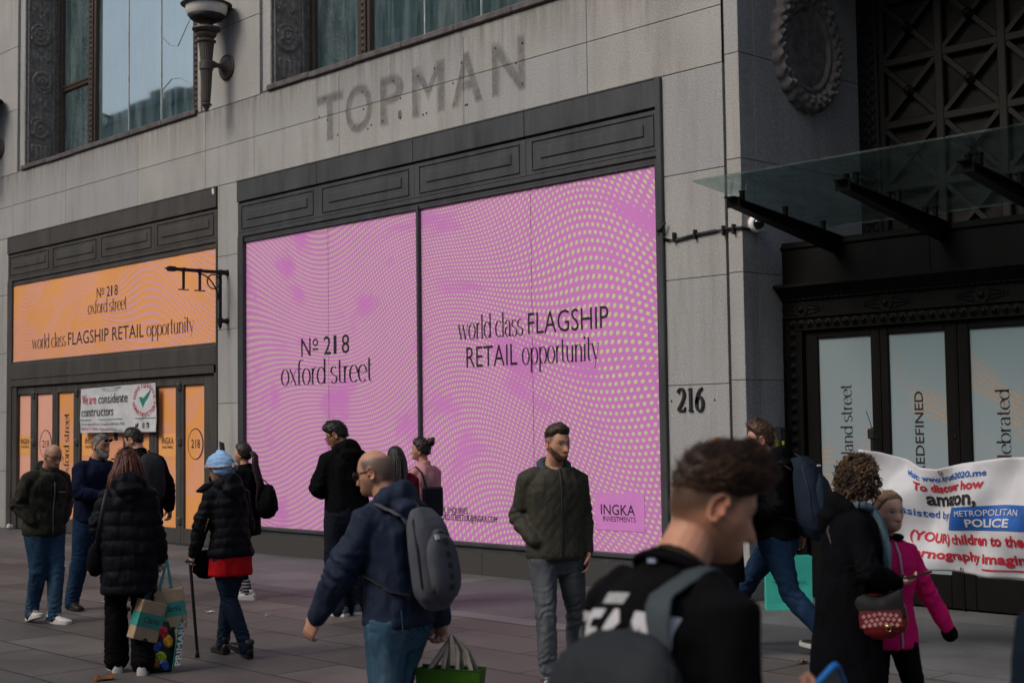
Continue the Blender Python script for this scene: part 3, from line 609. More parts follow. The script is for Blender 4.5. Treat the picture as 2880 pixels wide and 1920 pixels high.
# ---- entrance: surround, doors, grille, medallion
EN = empty('entrance', (0, 0, 0), 0, None, None, None, store); EN.location = (12, 0, 0); YE = .65; XR = -1.72
sr = MB()
sr.box(-8.772, XR, YE, 2.15, 3.16, 3.53); sr.box(-8.80, XR, YE-.03, 2.15, 3.53, 3.565, bev=.008)
for k in range(4): x = -8.77+k*1.7; sr.box(x+.004, min(x+1.696, XR), YE-.006, YE, 3.165, 3.525, bev=.003)
prof = [(.0, 3.16), (-.17, 3.155), (-.17, 3.125), (-.14, 3.11), (-.12, 3.09), (-.07, 3.05), (-.055, 3.03), (-.04, 3.02), (-.03, 3.0), (.0, 2.985)]
V = [(x, YE+y, z) for x in (-8.86, XR) for y, z in prof]; n_ = len(prof); sr.add(V, [[i, i+1, n_+i+1, n_+i] for i in range(n_-1)]+[list(range(n_))[::-1], list(range(n_, 2*n_))])
sr.box(-8.772, XR, YE-.008, YE+.4, 2.82, 2.99); sr.box(-8.772, XR, YE-.03, YE+.3, 2.815, 2.83, bev=.005); sr.box(-8.772, XR, YE+.0, YE+.3, 2.70, 2.815); sr.box(-8.772, XR, YE-.015, YE+.3, 2.69, 2.70)
sr.box(-8.772, -8.55, YE+.0, YE+.3, 0, 2.70); sr.box(-8.565, -8.545, YE-.015, YE+.3, 0, 2.69); sr.box(-8.772, -8.755, YE-.02, YE+.3, 0, 2.82)
for k in range(110): sr.box(-8.76+k*.064, -8.76+k*.064+.04, YE-.042, YE-.02, 3.0, 3.02)
part(sr, 'door_surround', M['black'], EN)
bd = MB()
for k in range(64): bd.lathe([(.042, 0), (.045, .008), (.030, .012), (.026, .026), (.012, .036), (.001, .038)], (-8.66+k*.106, YE, 2.757), (0, -1, 0), 12)
for k in range(24): bd.lathe([(.042, 0), (.045, .008), (.030, .012), (.026, .026), (.012, .036), (.001, .038)], (-8.66, YE, 2.65-k*.108), (0, -1, 0), 12)
part(bd, 'bead_moulding', M['black'], EN, auto=50)
for x in (-8.54, -7.56, -6.555, -5.55, -4.55, -3.55, -2.55):
    ro = MB(); ro.lathe([(.075, 0), (.08, .012), (.062, .016), (.05, .010), (.034, .014), (.03, .032), (.012, .042), (.001, .043)], (x, YE-.008, 2.905), (0, -1, 0), 18)
    for s_ in (-1, 1):
        for q in range(5):
            for up in (-1, 0, 1): ro.ball((x+s_*(.10+.036*q), YE-.012, 2.905+up*(.045-.008*q)), (.026-.002*q, .010, .009), 8)
    part(ro, 'rosette', M['black'], EN, auto=50)
wd_ = [(-8.394, -7.778), (-7.584, -6.978), (-6.73, -6.11), (-5.90, -5.28), (-5.03, -4.41), (-4.20, -3.58), (-3.33, -2.71), (-2.5, -1.9)]
ends = [-8.545, -7.68, -6.855, -6.005, -5.155, -4.30, -3.45, -2.60, -1.75]
words = ['portland street', 'RETAIL REDEFINED', 'celebrated', '', '', '', '', '']
for (ia, ib), a, b, wtxt in zip(wd_, ends[:-1], ends[1:], words):
    D = empty('entrance_door', (0, 0, 0), 0, None, None, None, store); D.location = (12, 0, 0); f_ = MB(); Y0 = YE+.04
    a += .008; b -= .008
    f_.box(a, ia, Y0, Y0+.07, .02, 2.685, bev=.008); f_.box(ib, b, Y0, Y0+.07, .02, 2.685, bev=.008); f_.box(ia, ib, Y0, Y0+.07, .02, .325, bev=.008); f_.box(ia, ib, Y0, Y0+.07, 2.605, 2.685, bev=.008)
    for z in (.9, 1.25, 1.6): f_.ball((b-.035, Y0, z), (.02, .012, .02), 8)
    part(f_, 'door_frame', M['black'], D)
    p = MB(); p.box(ia, ib, Y0+.03, Y0+.04, .325, 2.605); part(p, 'vinyl_panel', M['pale'], D)
    if not wtxt: continue
    t = MB(); up = wtxt.isupper(); xc = (ia+ib)/2
    if up: put(t, sans(wtxt, .004), (xc+.045, Y0+.026, 2.04-.082*len(wtxt)), EZ, -EX, .09, width=.082*len(wtxt))
    else: put(t, serif(wtxt, .12, .03), (xc+.06, Y0+.026, 2.13-.065*len(wtxt) if wtxt[0] == 'p' else 2.04-.08*len(wtxt)), EZ, -EX, .088, width=(.065 if wtxt[0] == 'p' else .08)*len(wtxt))
    part(t, 'lettering', M['ink'], D)
ps = MB()
for e in ends[1:-1]: ps.box(e-.008, e+.008, YE+.035, YE+.09, .0, 2.69)
ps.box(-8.55, XR, YE+.115, YE+.2, 0, 2.7); part(ps, 'door_post', M['black'], EN)
# lattice window above
LBK = metal_mat('lattice_bronze', (.0085, .0075, .007), False, .2)
GW = empty('lattice_window', (0, 0, 0), 0, None, None, None, store); GW.location = (12, 0, 0); YG = 2.2
gr = MB(); xs = [-8.515+.7165*k for k in range(10)]; zs = [3.6+.69*k for k in range(0, 11)]; z_ = [z+.0 for z in zs]
gr.box(-8.774, -8.52, YG-.06, YG+.3, 3.5, 10.6)
for x in xs: gr.box(x-.05, x+.05, YG-.03, YG+.08, 3.5, 10.6, bev=.012)
for z in z_: gr.box(-8.52, XR, YG-.022, YG+.07, z-.045, z+.045, bev=.012)
for a, b in zip(xs[:-1], xs[1:]):
    for c, d in zip(z_[:-1], z_[1:]):
        for s_ in (1, -1):
            p0, p1 = V3((a, YG+.01, c if s_ > 0 else d)), V3((b, YG+.01, d if s_ > 0 else c)); ax = (p1-p0)/2; ay = np.array((0, .028 if s_ > 0 else .024, 0)); az = nrm(np.cross(ax, ay))*.026
            gr.obox((p0+p1)/2, ax, ay, az)
part(gr, 'lattice', LBK, GW)
for a, b in zip(xs[:-1], xs[1:]):
    for c, d in zip(z_[:-1], z_[1:]):
        if c < 4.0 or c > 8.2: continue
        k = MB(); k.lathe([(.052, 0), (.06, .02), (.052, .03), (.045, .022), (.04, .026), (.034, .05), (.012, .066), (.001, .068)], ((a+b)/2, YG-.02, (c+d)/2), (0, -1, 0), 16); part(k, 'boss', M['black'], GW, auto=50)
om = MB()
for k in range(60):
    z = 3.6+k*.11
    for s_ in (-1, 0, 1): om.ball((-8.645+s_*.055, YG-.062, z+abs(s_)*.03), (.03, .02, .045), 8)
part(om, 'ornament_strip', M['black'], GW)
p = MB(); p.box(-8.6, XR, YG+.06, YG+.075, 3.5, 10.6); gp = plain('dusty_dark_glass', (.013, .013, .012), .5, var=.6, scale=2.2, spec=.08); part(p, 'pane', gp, GW)
sf = MB(); sf.box(-8.774, XR, .65, 2.25, 3.566, 3.60); part(sf, 'porch_roof', M['black'], EN)
# medallion on the reveal
md = MB(); nr, na = 46, 220; yc, zc, ry, rz_ = 1.15, 5.72, .60, .70; P = []
for i in range(nr):
    rho = 1.0*(i/(nr-1)); row_ = []
    for j in range(na):
        th = 2*math.pi*j/na
        if rho < .60: h = .022+.01*(rho < .56)
        elif rho < .70: h = .05+.022*math.sin((rho-.60)/.10*math.pi)
        else:
            q = (rho-.70)/.30; env = math.sqrt(max(0, 1-(2*q-1)**2)); k = abs(math.sin(th*13+math.cos(q*3)*2.2)); leaf = .55+.45*k*(.6+.4*math.cos(q*9+th*26))
            band = 1.25 if abs(((th*4/math.pi) % 2)-1) < .12 else 1.0; h = .03+.10*env*leaf*band
        wob = 1+.02*math.sin(th*26)*(rho > .9); row_.append((-8.774+h*min(1, (1-rho)/.03), yc+ry*rho*math.cos(th)*wob, zc+rz_*rho*math.sin(th)*wob))
    row_.append(row_[0]); P.append(row_)
md.sheet(np.array(P)); 
md.rings([np.array([(-8.774+.07+.045*math.cos(b)*(1+.3*math.sin(9*a)), yc+.16*math.sin(a*2)*1.9+.05*math.sin(b), zc+.72+.13*abs(math.sin(a))*1.3+.06*math.sin(b)) for b in np.linspace(0, 2*math.pi, 9)[:-1]]) for a in np.linspace(0, math.pi, 40)])
mm = stone_mat(); mm.name = 'weathered_carving'
part(md, 'wreath_medallion', plain('carved_stone', (.13, .122, .118), .85, var=.4, scale=9, bump=.3), EN, smooth=True)

# ------------------------------------------------------------------ glass canopy
CN = empty('glass_canopy', (-6.5, .65, 3.55), 0, 'sloping glass canopy on dark steel arms above the black entrance doors', 'canopy')
def cpart(mb, name, mat, **k): o = mb.build(name, mat, CN, **k); o.location = -CN.location; return o
ga = atX(2306, 451, -6.90); Yf, Zf = ga[1], ga[2]; sl_ = (Zf-3.70)/(Yf-YE)
gz = lambda y: 3.70+sl_*(y-YE)
xl = atY(1948, 514, Yf)[0]
gx = [xl, -6.90, -5.745, -4.59, -3.43, XR]
for a, b in zip(gx[:-1], gx[1:]):
    p = MB(); V = [(x, y, gz(y)+t) for x in (a+.006, b-.006) for y in (Yf, YE) for t in (0, .018)]; p.add(V, [[0,1,3,2],[4,6,7,5],[0,4,5,1],[2,3,7,6],[0,2,6,4],[1,5,7,3]]); cpart(p, 'glass_pane', M['canopy'])
for x in [-8.075]+gx[1:-1]:
    bm_ = MB(); y0 = Yf+.34; z = lambda y: gz(y)-.10
    Vb = []
    for y, dh in ((y0, .055), (YE, .15)):
        Vb += [(x-.055, y, z(y)), (x+.055, y, z(y)), (x+.055, y, z(y)-.012), (x+.012, y, z(y)-.02), (x+.012, y, z(y)-dh), (x+.055, y, z(y)-dh-.008), (x+.055, y, z(y)-dh-.02), (x-.055, y, z(y)-dh-.02), (x-.055, y, z(y)-dh-.008), (x-.012, y, z(y)-dh), (x-.012, y, z(y)-.02), (x-.055, y, z(y)-.012)]
    bm_.add(Vb, [[i, (i+1) % 12, 12+(i+1) % 12, 12+i] for i in range(12)]+[list(range(12))[::-1], list(range(12, 24))])
    bm_.box(x-.075, x+.075, y0-.015, y0, z(y0)-.08, z(y0)+.012); bm_.box(x-.05, x+.05, y0-.09, y0-.015, z(y0)+.0, z(y0)+.012)
    B = cpart(bm_, 'beam', M['black'])
    for y in (y0+.12, y0+.78, y0+1.4):
        for s_ in ((-.05, .05) if x > -8 else (0.0,)):
            q = MB(); q.lathe([(.026, 0), (.026, .085), (.032, .088), (.032, .10), (.001, .101)], (x+s_, y, gz(y)-.10), (0, 0, 1), 14); o = q.build('bolt', M['black'], B, auto=40)

# ------------------------------------------------------------------ wall fixtures
def lz(pr, k=.74, r=1.0): return [(a*r, b*k if b > 0 else b) for a, b in pr]
def lantern(name, px, label):
    """bronze torch with an opal bowl on a side arm"""
    x = px; L = empty(name, (x, 0, 7.2), 0, label, 'wall lamp', 'torch lanterns on the stone piers'); yb = -.36
    a = MB(); a.lathe([(.19, 0), (.20, .02), (.185, .035), (.16, .04), (.12, .05), (.09, .075), (.06, .10), (.001, .11)], (0, 0, 0), (0, -1, 0), 32)
    for k in range(30): q = k*2*math.pi/30; a.ball((.172*math.cos(q), -.04, .172*math.sin(q)), .013, 6)
    a.build('back_plate', M['bronze'], L, auto=40)
    b = MB(); b.lathe([(.052, .07), (.05, .10), (.038, .13), (.034, .17), (.045, .21), (.058, .24), (.058, .29), (.05, .30)], (0, 0, 0), (0, -1, 0), 20); b.build('arm', M['bronze'], L, smooth=True)
    c = MB(); c.lathe([(.001, -.72), (.03, -.71), (.035, -.68), (.05, -.665), (.052, -.645), (.075, -.63), (.078, -.61), (.05, -.595), (.062, -.57)], (0, yb, 0), (0, 0, 1), 24)
    c.lathe([(.056, -.572), (.072, -.35), (.085, -.12), (.088, -.10)], (0, yb, 0), (0, 0, 1), 60, lobes=20, amp=.045); c.lathe([(.088, -.10), (.102, -.095), (.102, .02), (.088, .03)], (0, yb, 0), (0, 0, 1), 60, lobes=20, amp=.02)
    c.lathe([(.084, .03), (.10, .20), (.112, .30), (.115, .315)], (0, yb, 0), (0, 0, 1), 60, lobes=20, amp=.04)
    c.lathe(lz([(.112, .415), (.14, .43), (.145, .455), (.12, .48), (.10, .485), (.125, .53), (.15, .56), (.155, .60), (.13, .615), (.175, .64), (.212, .68), (.205, .72), (.15, .735), (.10, .75), (.09, .79), (.115, .82), (.17, .86)]), (0, yb, 0), (0, 0, 1), 32)
    c.build('torch_stem', M['bronze'], L, auto=40)
    d = MB(); d.lathe(lz([(.13, .83), (.19, .88), (.245, .96), (.272, 1.04), (.28, 1.15), (.27, 1.18), (.001, 1.19)], .75, 1.12), (0, yb, 0), (0, 0, 1), 40); d.build('opal_bowl', M['opal'], L, smooth=True)
    e = MB(); e.lathe(lz([(.27, 1.155), (.315, 1.16), (.34, 1.175), (.30, 1.20), (.25, 1.24), (.16, 1.31), (.06, 1.40), (.03, 1.46), (.001, 1.47)], .75, 1.12), (0, yb, 0), (0, 0, 1), 40); e.build('bowl_cap', M['bronze'], L, auto=35)
    g_ = MB(); g_.lathe(lz([(.12, .822), (.197, .872), (.249, .955), (.21, .95), (.12, .86)], .75, 1.12), (0, yb, 0), (0, 0, 1), 40); g_.build('bowl_soot', M['ink'], L, smooth=True)
lantern('wall_lantern', -18.33, 'bronze torch lantern with whole white bowl on the pier between upper windows')
lantern('wall_lantern', -26.40, 'bronze torch lantern cut off by the left edge of the photo')
# empty hanging-sign bracket
bk = empty('sign_bracket', (-18.335, 0, 4.1), 0, 'black iron hanging sign bracket with no sign, on the narrow stone pier', 'bracket')
b = MB(); Lb = .98
b.tube([(0, -.0, .0), (0, -.05, .0)], [.05, .035], n=12); b.tube([(0, 0, -.72), (0, -.05, -.72)], [.05, .035], n=12); b.build('wall_rose', M['blackpaint'], bk, auto=40)
b = MB(); b.box(-.022, .022, -.15, -.105, -.80, .04, bev=.006); b.box(-.034, .034, -.165, -.09, -.76, -.68, bev=.006); b.box(-.03, .03, -.16, -.0, -.035, .035, bev=.006); b.lathe([(.03, -.80), (.001, -.86)], (0, -.127, 0), (0, 0, 1), 8)
b.box(-.016, .016, -.10, 0, -.735, -.705); b.build('upright', M['blackpaint'], bk)
b = MB(); b.box(-.024, .024, -Lb, -.12, -.024, .024, bev=.005); b.box(-.036, .036, -Lb-.01, -Lb+.10, -.036, .036, bev=.006); b.tube([(0, -Lb, 0), (0, -Lb-.07, 0)], [.03, .004], n=8); b.build('arm', M['blackpaint'], bk)
b = MB(); cv = [(0, -.13-.36*(1-math.cos(t)), -.56+.52*math.sin(t)) for t in np.linspace(0, math.pi/2, 12)]; b.tube(cv, [.012]*12, n=8)
k = np.linspace(0, 2*math.pi, 25); b.tube([(0, -.24+.105*math.cos(t), -.145+.105*math.sin(t)) for t in k], [.010]*25, n=8, cap=False); b.build('scroll_brace', M['blackpaint'], bk, smooth=True)
for y in (-.47, -.74):
    b = MB(); b.box(-.02, .02, y-.012, y+.012, -.28, -.02); b.box(-.012, .012, y-.085, y+.085, -.30, -.283, bev=.004); b.box(-.03, .03, y-.02, y+.02, -.03, .03); b.build('hanger', M['blackpaint'], bk)
# dome camera and its cable
cc = empty('security_camera', (-8.774, .17, 3.76), 0, 'white dome security camera on the stone corner under the glass canopy', 'camera')
b = MB(); b.lathe([(.06, 0), (.082, .02), (.088, .06), (.082, .09), (.07, .105)], (0, 0, 0), (1, -.35, -.05), 28); b.build('housing', M['white'], cc, smooth=True)
b = MB(); b.ball(V3(nrm((1, -.35, -.05)))*.10, .062, 20); b.build('dome', clear_glass('smoked_dome', (.10, .12, .12), 1.6, .02), cc, smooth=True)
b = MB(); b.ball(V3(nrm((1, -.35, -.05)))*.10, .035, 12); b.build('lens', M['ink'], cc, smooth=True)
cb = MB(); pts = [(-9.84, -.05, 3.80), (-9.83, -.03, 3.74), (-9.74, -.02, 3.69), (-9.62, -.02, 3.675), (-9.4, -.02, 3.70), (-9.1, -.02, 3.715), (-8.98, -.02, 3.715), (-8.86, -.02, 3.715), (-8.77, -.02, 3.712), (-8.755, .0, 3.705), (-8.75, .12, 3.70), (-8.75, .17, 3.73)]
cb.tube(pts, [.016]*len(pts), n=10); cb.tube([(-9.84, -.05, 3.80), (-9.78, -.06, 3.80), (-9.74, -.05, 3.87)], [.02, .018, .012], n=8)
c_ = cb.build('cable', M['blackpaint'], smooth=True); tag(c_, 'thick black cable clipped across the stone pier to the dome camera', 'cable')
for x in (-9.64, -9.36, -8.99, -8.86): k = MB(); k.box(x-.012, x+.012, -.05, .0, 3.655, 3.755, bev=.004); o = k.build('cable_clip', M['blackpaint'], c_)
# house number
hn = MB()
for i, ch in enumerate('216'):
    V, Fc = serif(ch, .21, .06); V = V*.158; x = (-9.655, -9.515, -9.415)[i]; sx = 1.0
    for y0 in (-.004, -.022):
        hn.add([(x+p[0]*sx, y0, 1.895+p[1]) for p in V], Fc)
    n0 = hn.n-len(V); n1 = n0-len(V); edges = {}
    for q in Fc:
        for a_, b_ in zip(q, q[1:]+q[:1]): edges[frozenset((a_, b_))] = edges.get(frozenset((a_, b_)), 0)+1
    for e, cnt in edges.items():
        if cnt == 1: a_, b_ = tuple(e); hn.f.append([n0+a_, n0+b_, n1+b_, n1+a_]); hn.m.append(0)
part(hn, 'house_number', M['ink'])
for x in (-9.74, -9.17): hn = MB(); hn.ball((x, -.002, 2.0), (.012, .006, .012), 8); part(hn, 'fixing_hole', M['ink'])
# notice plate and entry reader beside the doors
npl = MB(); npl.box(-8.774, -8.758, .36, .56, 1.45, 1.72, bev=.003); o = npl.build('notice_plate', plain('notice_plate', (.16, .15, .14), .5, var=.4, scale=20)); tag(o, 'small grey notice plate with yellow diagonal stripe on the entrance reveal', 'plate')
y_ = MB(); y_.add([(-8.7575, .40, 1.68), (-8.7575, .43, 1.68), (-8.7575, .51, 1.50), (-8.7575, .46, 1.49)], [[0, 1, 2, 3]]); k = y_.build('stripe', plain('yellow_tape', (.45, .48, .03), .5), o)
rd = empty('entry_keypad', (-8.774, .60, 1.58), 0, 'black entry keypad box with small yellow LED beside the entrance surround', 'keypad')
b = MB(); b.box(0, .06, -.06, .045, -.13, .13, bev=.008); b.build('case', M['blackpaint'], rd)
b = MB(); b.box(.03, .058, -.066, -.0605, -.045, -.005); b.build('led_strip', plain('yellow_led', (.50, .52, .03), .5), rd)  # LED light put in as plain yellow colour, it does not glow
# considerate constructors banner
ban = empty('site_banner', (-21.6, -.06, 2.2), 0, 'white site banner about considerate constructors tied across the orange doors', 'banner')
BL, BR, BT, BB = -22.93, -20.35, 2.50, 1.755
def bfn(P):
    P = np.asarray(P, float).copy(); P[:, 1] += .012*np.sin(P[:, 0]*5.1)+.010*np.sin(P[:, 0]*11+P[:, 2]*6)+.008*fbm(P*np.array((3, 0, 5)), 4); P[:, 2] += .03*(P[:, 0]-BL)/(BR-BL)*((P[:, 2]-BB)/(BT-BB)); return P-V3(ban.location)
gx_, gz_ = np.meshgrid(np.linspace(BL, BR, 60), np.linspace(BB, BT, 24)); G = bfn(np.stack([gx_.ravel(), np.full(gx_.size, -.06), gz_.ravel()], 1)).reshape(24, 60, 3)
b = MB(); b.sheet(G, 0, -.003); b.build('sheet', M['paper'], ban, smooth=False)
red, dgrey, grn = plain('red_print', (.45, .025, .05), .6), plain('dark_print', (.03, .03, .04), .6), plain('green_print', (.02, .20, .13), .6)
def blet(txt, x, z, h, wd, mat, off=.01): t = MB(); put(t, sans(txt, off), (x, -.068, z), EX, EZ, h, width=wd, fn=bfn); return t.build('lettering', mat, ban)
blet('We are', BL+.06, 2.235, .155, .54, red, .004); blet('considerate', BL+.66, 2.235, .155, 1.04, dgrey, .0); blet('constructors', BL+.06, 2.03, .15, 1.12, dgrey, .0)
blet('We are registered with the Considerate Constructors Scheme', BL+.05, 1.875, .045, 1.55, dgrey, 0); blet('Call:', BL+.05, 1.80, .045, .11, dgrey, 0); blet('0800 783 1423', BL+.17, 1.80, .045, .38, red, 0); blet('visit:', BL+.57, 1.80, .045, .12, dgrey, 0); blet('www.ccscheme.org.uk', BL+.71, 1.80, .045, .60, red, 0)
t = MB(); t.box(BL+.02, BR-.02, -.069, -.0665, 1.965, 1.975); t.v[-1] = bfn(t.v[-1]); t.build('rule', grn, ban)
t = MB(); cx, cz, R = BR-.37, 2.245, .20
for s_, a0, a1 in (('CONSIDERATE', 168, 12), ('CONSTRUCTORS', 192, 348)):
    for i, ch in enumerate(s_):
        a = math.radians(a0+(a1-a0)*i/(len(s_)-1)); up = np.array((math.cos(a), 0, math.sin(a)))*(1 if a0 < 180 else -1); xd = np.array((up[2], 0, -up[0])); h = .065
        c = V3((cx, -.068, cz))+np.array((math.cos(a)*1.45, 0, math.sin(a)))*R*(1 if a0 < 180 else 1.28); put(t, sans(ch, .02), c, xd, up, h, align='c', fn=bfn)
t.build('logo_ring', red, ban)
t = MB(); 
for q in range(3): o_ = q*.028; t.add(bfn([(cx-.15+o_, -.068, cz+.05), (cx-.11+o_, -.068, cz+.05), (cx-.03, -.068, cz-.06+o_*1.5), (cx-.03, -.068, cz-.11+o_*1.5)]), [[0, 1, 2, 3]]); t.add(bfn([(cx-.03, -.068, cz-.06+o_*1.5), (cx+.21-o_, -.068, cz+.17-o_*.4), (cx+.16-o_, -.068, cz+.11-o_*.4), (cx-.03, -.068, cz-.11+o_*1.5)]), [[0, 1, 2, 3]])
t.build('logo_tick', grn, ban)
t = MB()
for i, x in enumerate((BR-.60, BR-.42, BR-.26)):
    z = 1.86; 
    if i == 0: t.add(bfn([(x-.04, -.068, z+.03), (x-.01, -.068, z), (x+.0, -.068, z+.04), (x+.04, -.068, z+.025), (x+.02, -.068, z-.03), (x-.04, -.068, z-.035)]), [[0, 1, 2, 3, 4, 5]])
    elif i == 1:
        for rr in (.045, .022):
            k = np.linspace(0, 2*math.pi, 17)
            for a_, b_ in zip(k[:-1], k[1:]): t.add(bfn([(x+(rr-d)*math.cos(q), -.068, z+(rr-d)*math.sin(q)) for q, d in ((a_, 0), (b_, 0), (b_, .009), (a_, .009))]), [[0, 1, 2, 3]])
    else: t.add(bfn([(x-.04, -.068, z-.04), (x+.04, -.068, z-.04), (x+.04, -.068, z+.04), (x-.04, -.068, z+.04)]), [[0, 1, 2, 3]])
t.build('icon', dgrey, ban)
tt = MB(); put(tt, sans('in', .02), (BR-.286, -.0705, 1.832), EX, EZ, .048, width=.05, fn=bfn); tt.build('icon', M['paper'], ban)
t = MB()
for x, z in ((BL+.8, BT-.02), (BL+.82, BB+.03)): t.tube([(x-ban.location.x, -.085-ban.location.y, z-ban.location.z), (x+.7-ban.location.x, -.085-ban.location.y, z+.012-ban.location.z)], [.006, .006], n=6)
t.build('tie_cord', grn, ban)

# ------------------------------------------------------------------ terrace across the street, seen only mirrored in the upper windows
xo = -130.0; i = 0; rs = np.random.default_rng(11)
olab = ['pale stone terrace block mirrored at the left of the upper window', 'brick terrace block with tall chimneys mirrored in the upper glass', 'grey terrace block with flat roof mirrored in the upper glass', 'cream terrace block with stepped roof facing the store', 'red brick terrace block facing the store across the street', 'grey stone terrace block behind the photographer', 'white terrace block facing the entrance doors', 'brown brick terrace block at the far right of the street', 'pale brick terrace block beyond the right end of the street']
while xo < 60:
    wdt = rs.uniform(17, 26); xc_ = xo+wdt/2; hh = 27.0 if -72 < xc_ < -42 else (21.5 if xc_ <= -72 else 17.0)+rs.uniform(-1, 1); o = empty('terrace_block', (xo+wdt/2, -31, 0), 0, olab[i % 9], 'building', 'terrace across the street')
    b = MB(); b.box(-wdt/2+.05, wdt/2-.05, -9, 0, 0, hh); b.box(-wdt/2-.1+.15, wdt/2-.05, -.4, .35, hh-.5, hh, bev=.05); b.build('wall', plain('terrace_wall', [(.26, .24, .21), (.18, .12, .09), (.22, .22, .22)][i % 3], .9, scale=.6), o)
    b = MB()
    for x in np.arange(-wdt/2+1.6, wdt/2-1.2, 2.9):
        for z in np.arange(4.8, hh-2.4, 3.4): b.box(x-.6, x+.6, -.1, .02, z, z+2.1)
    b.build('window', plain('terrace_window', (.03, .035, .04), .2), o)
    b = MB(); b.box(-wdt/4-1, -wdt/4+1, -5, -3.6, hh, hh+2.2); b.box(wdt/4-.5, wdt/4+1.8, -4, -2.8, hh, hh+1.7); b.build('chimney', plain('chimney_brick', (.16, .10, .08), .9), o)
    xo += wdt; i += 1
# ------------------------------------------------------------------ people
def remesh(mb, name, vox, smooth=2, fac=.5):
    """union of overlapping closed pieces as one continuous surface"""
    me = mb.data(name+'_src'); bm = bmesh.new(); bm.from_mesh(me); bmesh.ops.recalc_face_normals(bm, faces=bm.faces[:]); bm.to_mesh(me); bm.free()
    o = bpy.data.objects.new('tmp', me); COL.objects.link(o)
    r = o.modifiers.new('r', 'REMESH'); r.mode = 'VOXEL'; r.voxel_size = vox; r.use_smooth_shade = True
    if smooth: s_ = o.modifiers.new('s', 'SMOOTH'); s_.iterations = smooth; s_.factor = fac
    dg = bpy.context.evaluated_depsgraph_get(); m2 = bpy.data.meshes.new_from_object(o.evaluated_get(dg), depsgraph=dg); m2.name = name
    bpy.data.objects.remove(o); bpy.data.meshes.remove(me); return m2
def vco(me): a = np.empty(len(me.vertices)*3, np.float32); me.vertices.foreach_get('co', a); return a.reshape(-1, 3).astype(float)
def vno(me): a = np.empty(len(me.vertices)*3, np.float32); me.vertices.foreach_get('normal', a); return a.reshape(-1, 3).astype(float)
def vset(me, P): me.vertices.foreach_set('co', P.astype(np.float32).ravel()); me.update()
def link(me, name, mat, parent):
    me.materials.clear()
    for q in (mat if isinstance(mat, (list, tuple)) else [mat]): me.materials.append(q)
    me.polygons.foreach_set('use_smooth', [True]*len(me.polygons)); o = bpy.data.objects.new(name, me); COL.objects.link(o); o.parent = parent; return o
def rotm(ax, a):
    a = math.radians(a); c, s_ = math.cos(a), math.sin(a)
    return np.array({'x': [[1,0,0],[0,c,-s_],[0,s_,c]], 'y': [[c,0,s_],[0,1,0],[-s_,0,c]], 'z': [[c,-s_,0],[s_,c,0],[0,0,1]]}[ax], float)
def ik(a, b, l1, l2, hint):
    a, b = V3(a), V3(b); d = b-a; L = np.linalg.norm(d); mx = (l1+l2)*.998
    if L > mx: d = d/L*mx; b = a+d; L = mx
    u_ = d/L; h = V3(hint)-np.dot(hint, u_)*u_; h = nrm(h); x = (l1*l1-l2*l2+L*L)/(2*L); y = math.sqrt(max(l1*l1-x*x, 0)); return a+u_*x+h*y, b

def headgrid(k=1.0, nu=96, nv=72, fem=0.0, child=0.0):
    """head surface in head space (y forward, z up, eyes near z=0): directions and points"""
    th = np.linspace(0, 2*math.pi, nu, endpoint=False); ph = np.linspace(-math.pi/2+.02, math.pi/2-.02, nv)
    A, B = np.meshgrid(th, ph); dx, dy, dz = np.sin(A)*np.cos(B), np.cos(A)*np.cos(B), np.sin(B)
    x, y, z = .0745*dx, .096*dy, .117*dz
    x = x*(1-(.24+.05*fem)*sst(-.015, -.112, z)); x = x*(1+.03*sst(.0, .06, z)*(1-sst(.06, .115, z)))
    f_ = dy > 0
    y = np.where(f_, y*(1-.10*sst(.2, 1, dy)*(1-np.abs(dz))), y)                                  # flatter face
    y = y+np.where(f_, .036*np.exp(-((z+.090)/.030)**2)*np.sqrt(np.clip(dy, 0, 1)), 0)            # jaw and chin
    y = y*np.where(~f_, 1-.42*sst(-.030, -.105, z), 1); y = y-np.where(~f_, .010*np.exp(-((z-.035)/.045)**2)*np.clip(-dy, 0, 1), 0)
    w_ = sst(.15, .5, dy); ax_ = np.abs(x)
    g = lambda c, s_, v: np.exp(-((v-c)/s_)**2)
    br = sst(.030, -.028, z)*sst(-.047, -.040, z); nose = g(0, .0095+.006*sst(.0, -.03, z), x)*br*(.006+.022*sst(.022, -.034, z)*(1-.25*child))
    y = y+w_*nose+w_*.007*g(0, .016, x)*g(-.038, .007, z)*.6
    y = y+w_*(-.0085*g(.031, .016, ax_)*g(.008, .012, z)+.0045*g(.031, .011, ax_)*g(.006, .006, z)+(.0045-.003*fem)*g(.026, .024, ax_)*g(.028, .008, z))
    y = y+w_*(.0026*g(0, .024, x)*(g(-.058, .005, z)+g(-.068, .0055, z))-.003*g(0, .022, x)*g(-.0632, .0025, z)-.003*g(0, .03, x)*g(-.080, .006, z)+.004*g(0, .018, x)*g(-.097, .010, z))
    x = x*(1+w_*0+.045*g(-.016, .018, z)*sst(.1, .5, dy)*(1-sst(.6, .95, dy)))
    P = np.stack([x, y, z], 2)*k; return P, np.stack([dx, dy, dz], 2)
def grid_mb(P, mb=None):
    mb = mb or MB(); nv, nu = P.shape[:2]; return mb.rings([P[i] for i in range(nv)])
HAIRLINE = [(0, .070), (40, .062), (62, .040), (74, .006), (84, .004), (92, .022), (106, .018), (118, -.022), (150, -.052), (180, -.060)]
def hairmask(D, P, line, k=1.0, soft=.006):
    az = np.degrees(np.arctan2(np.abs(P[..., 0]), P[..., 1])); hl = np.interp(az, [q[0] for q in line], [q[1] for q in line])*k
    return sst(-soft, soft, P[..., 2]-hl)

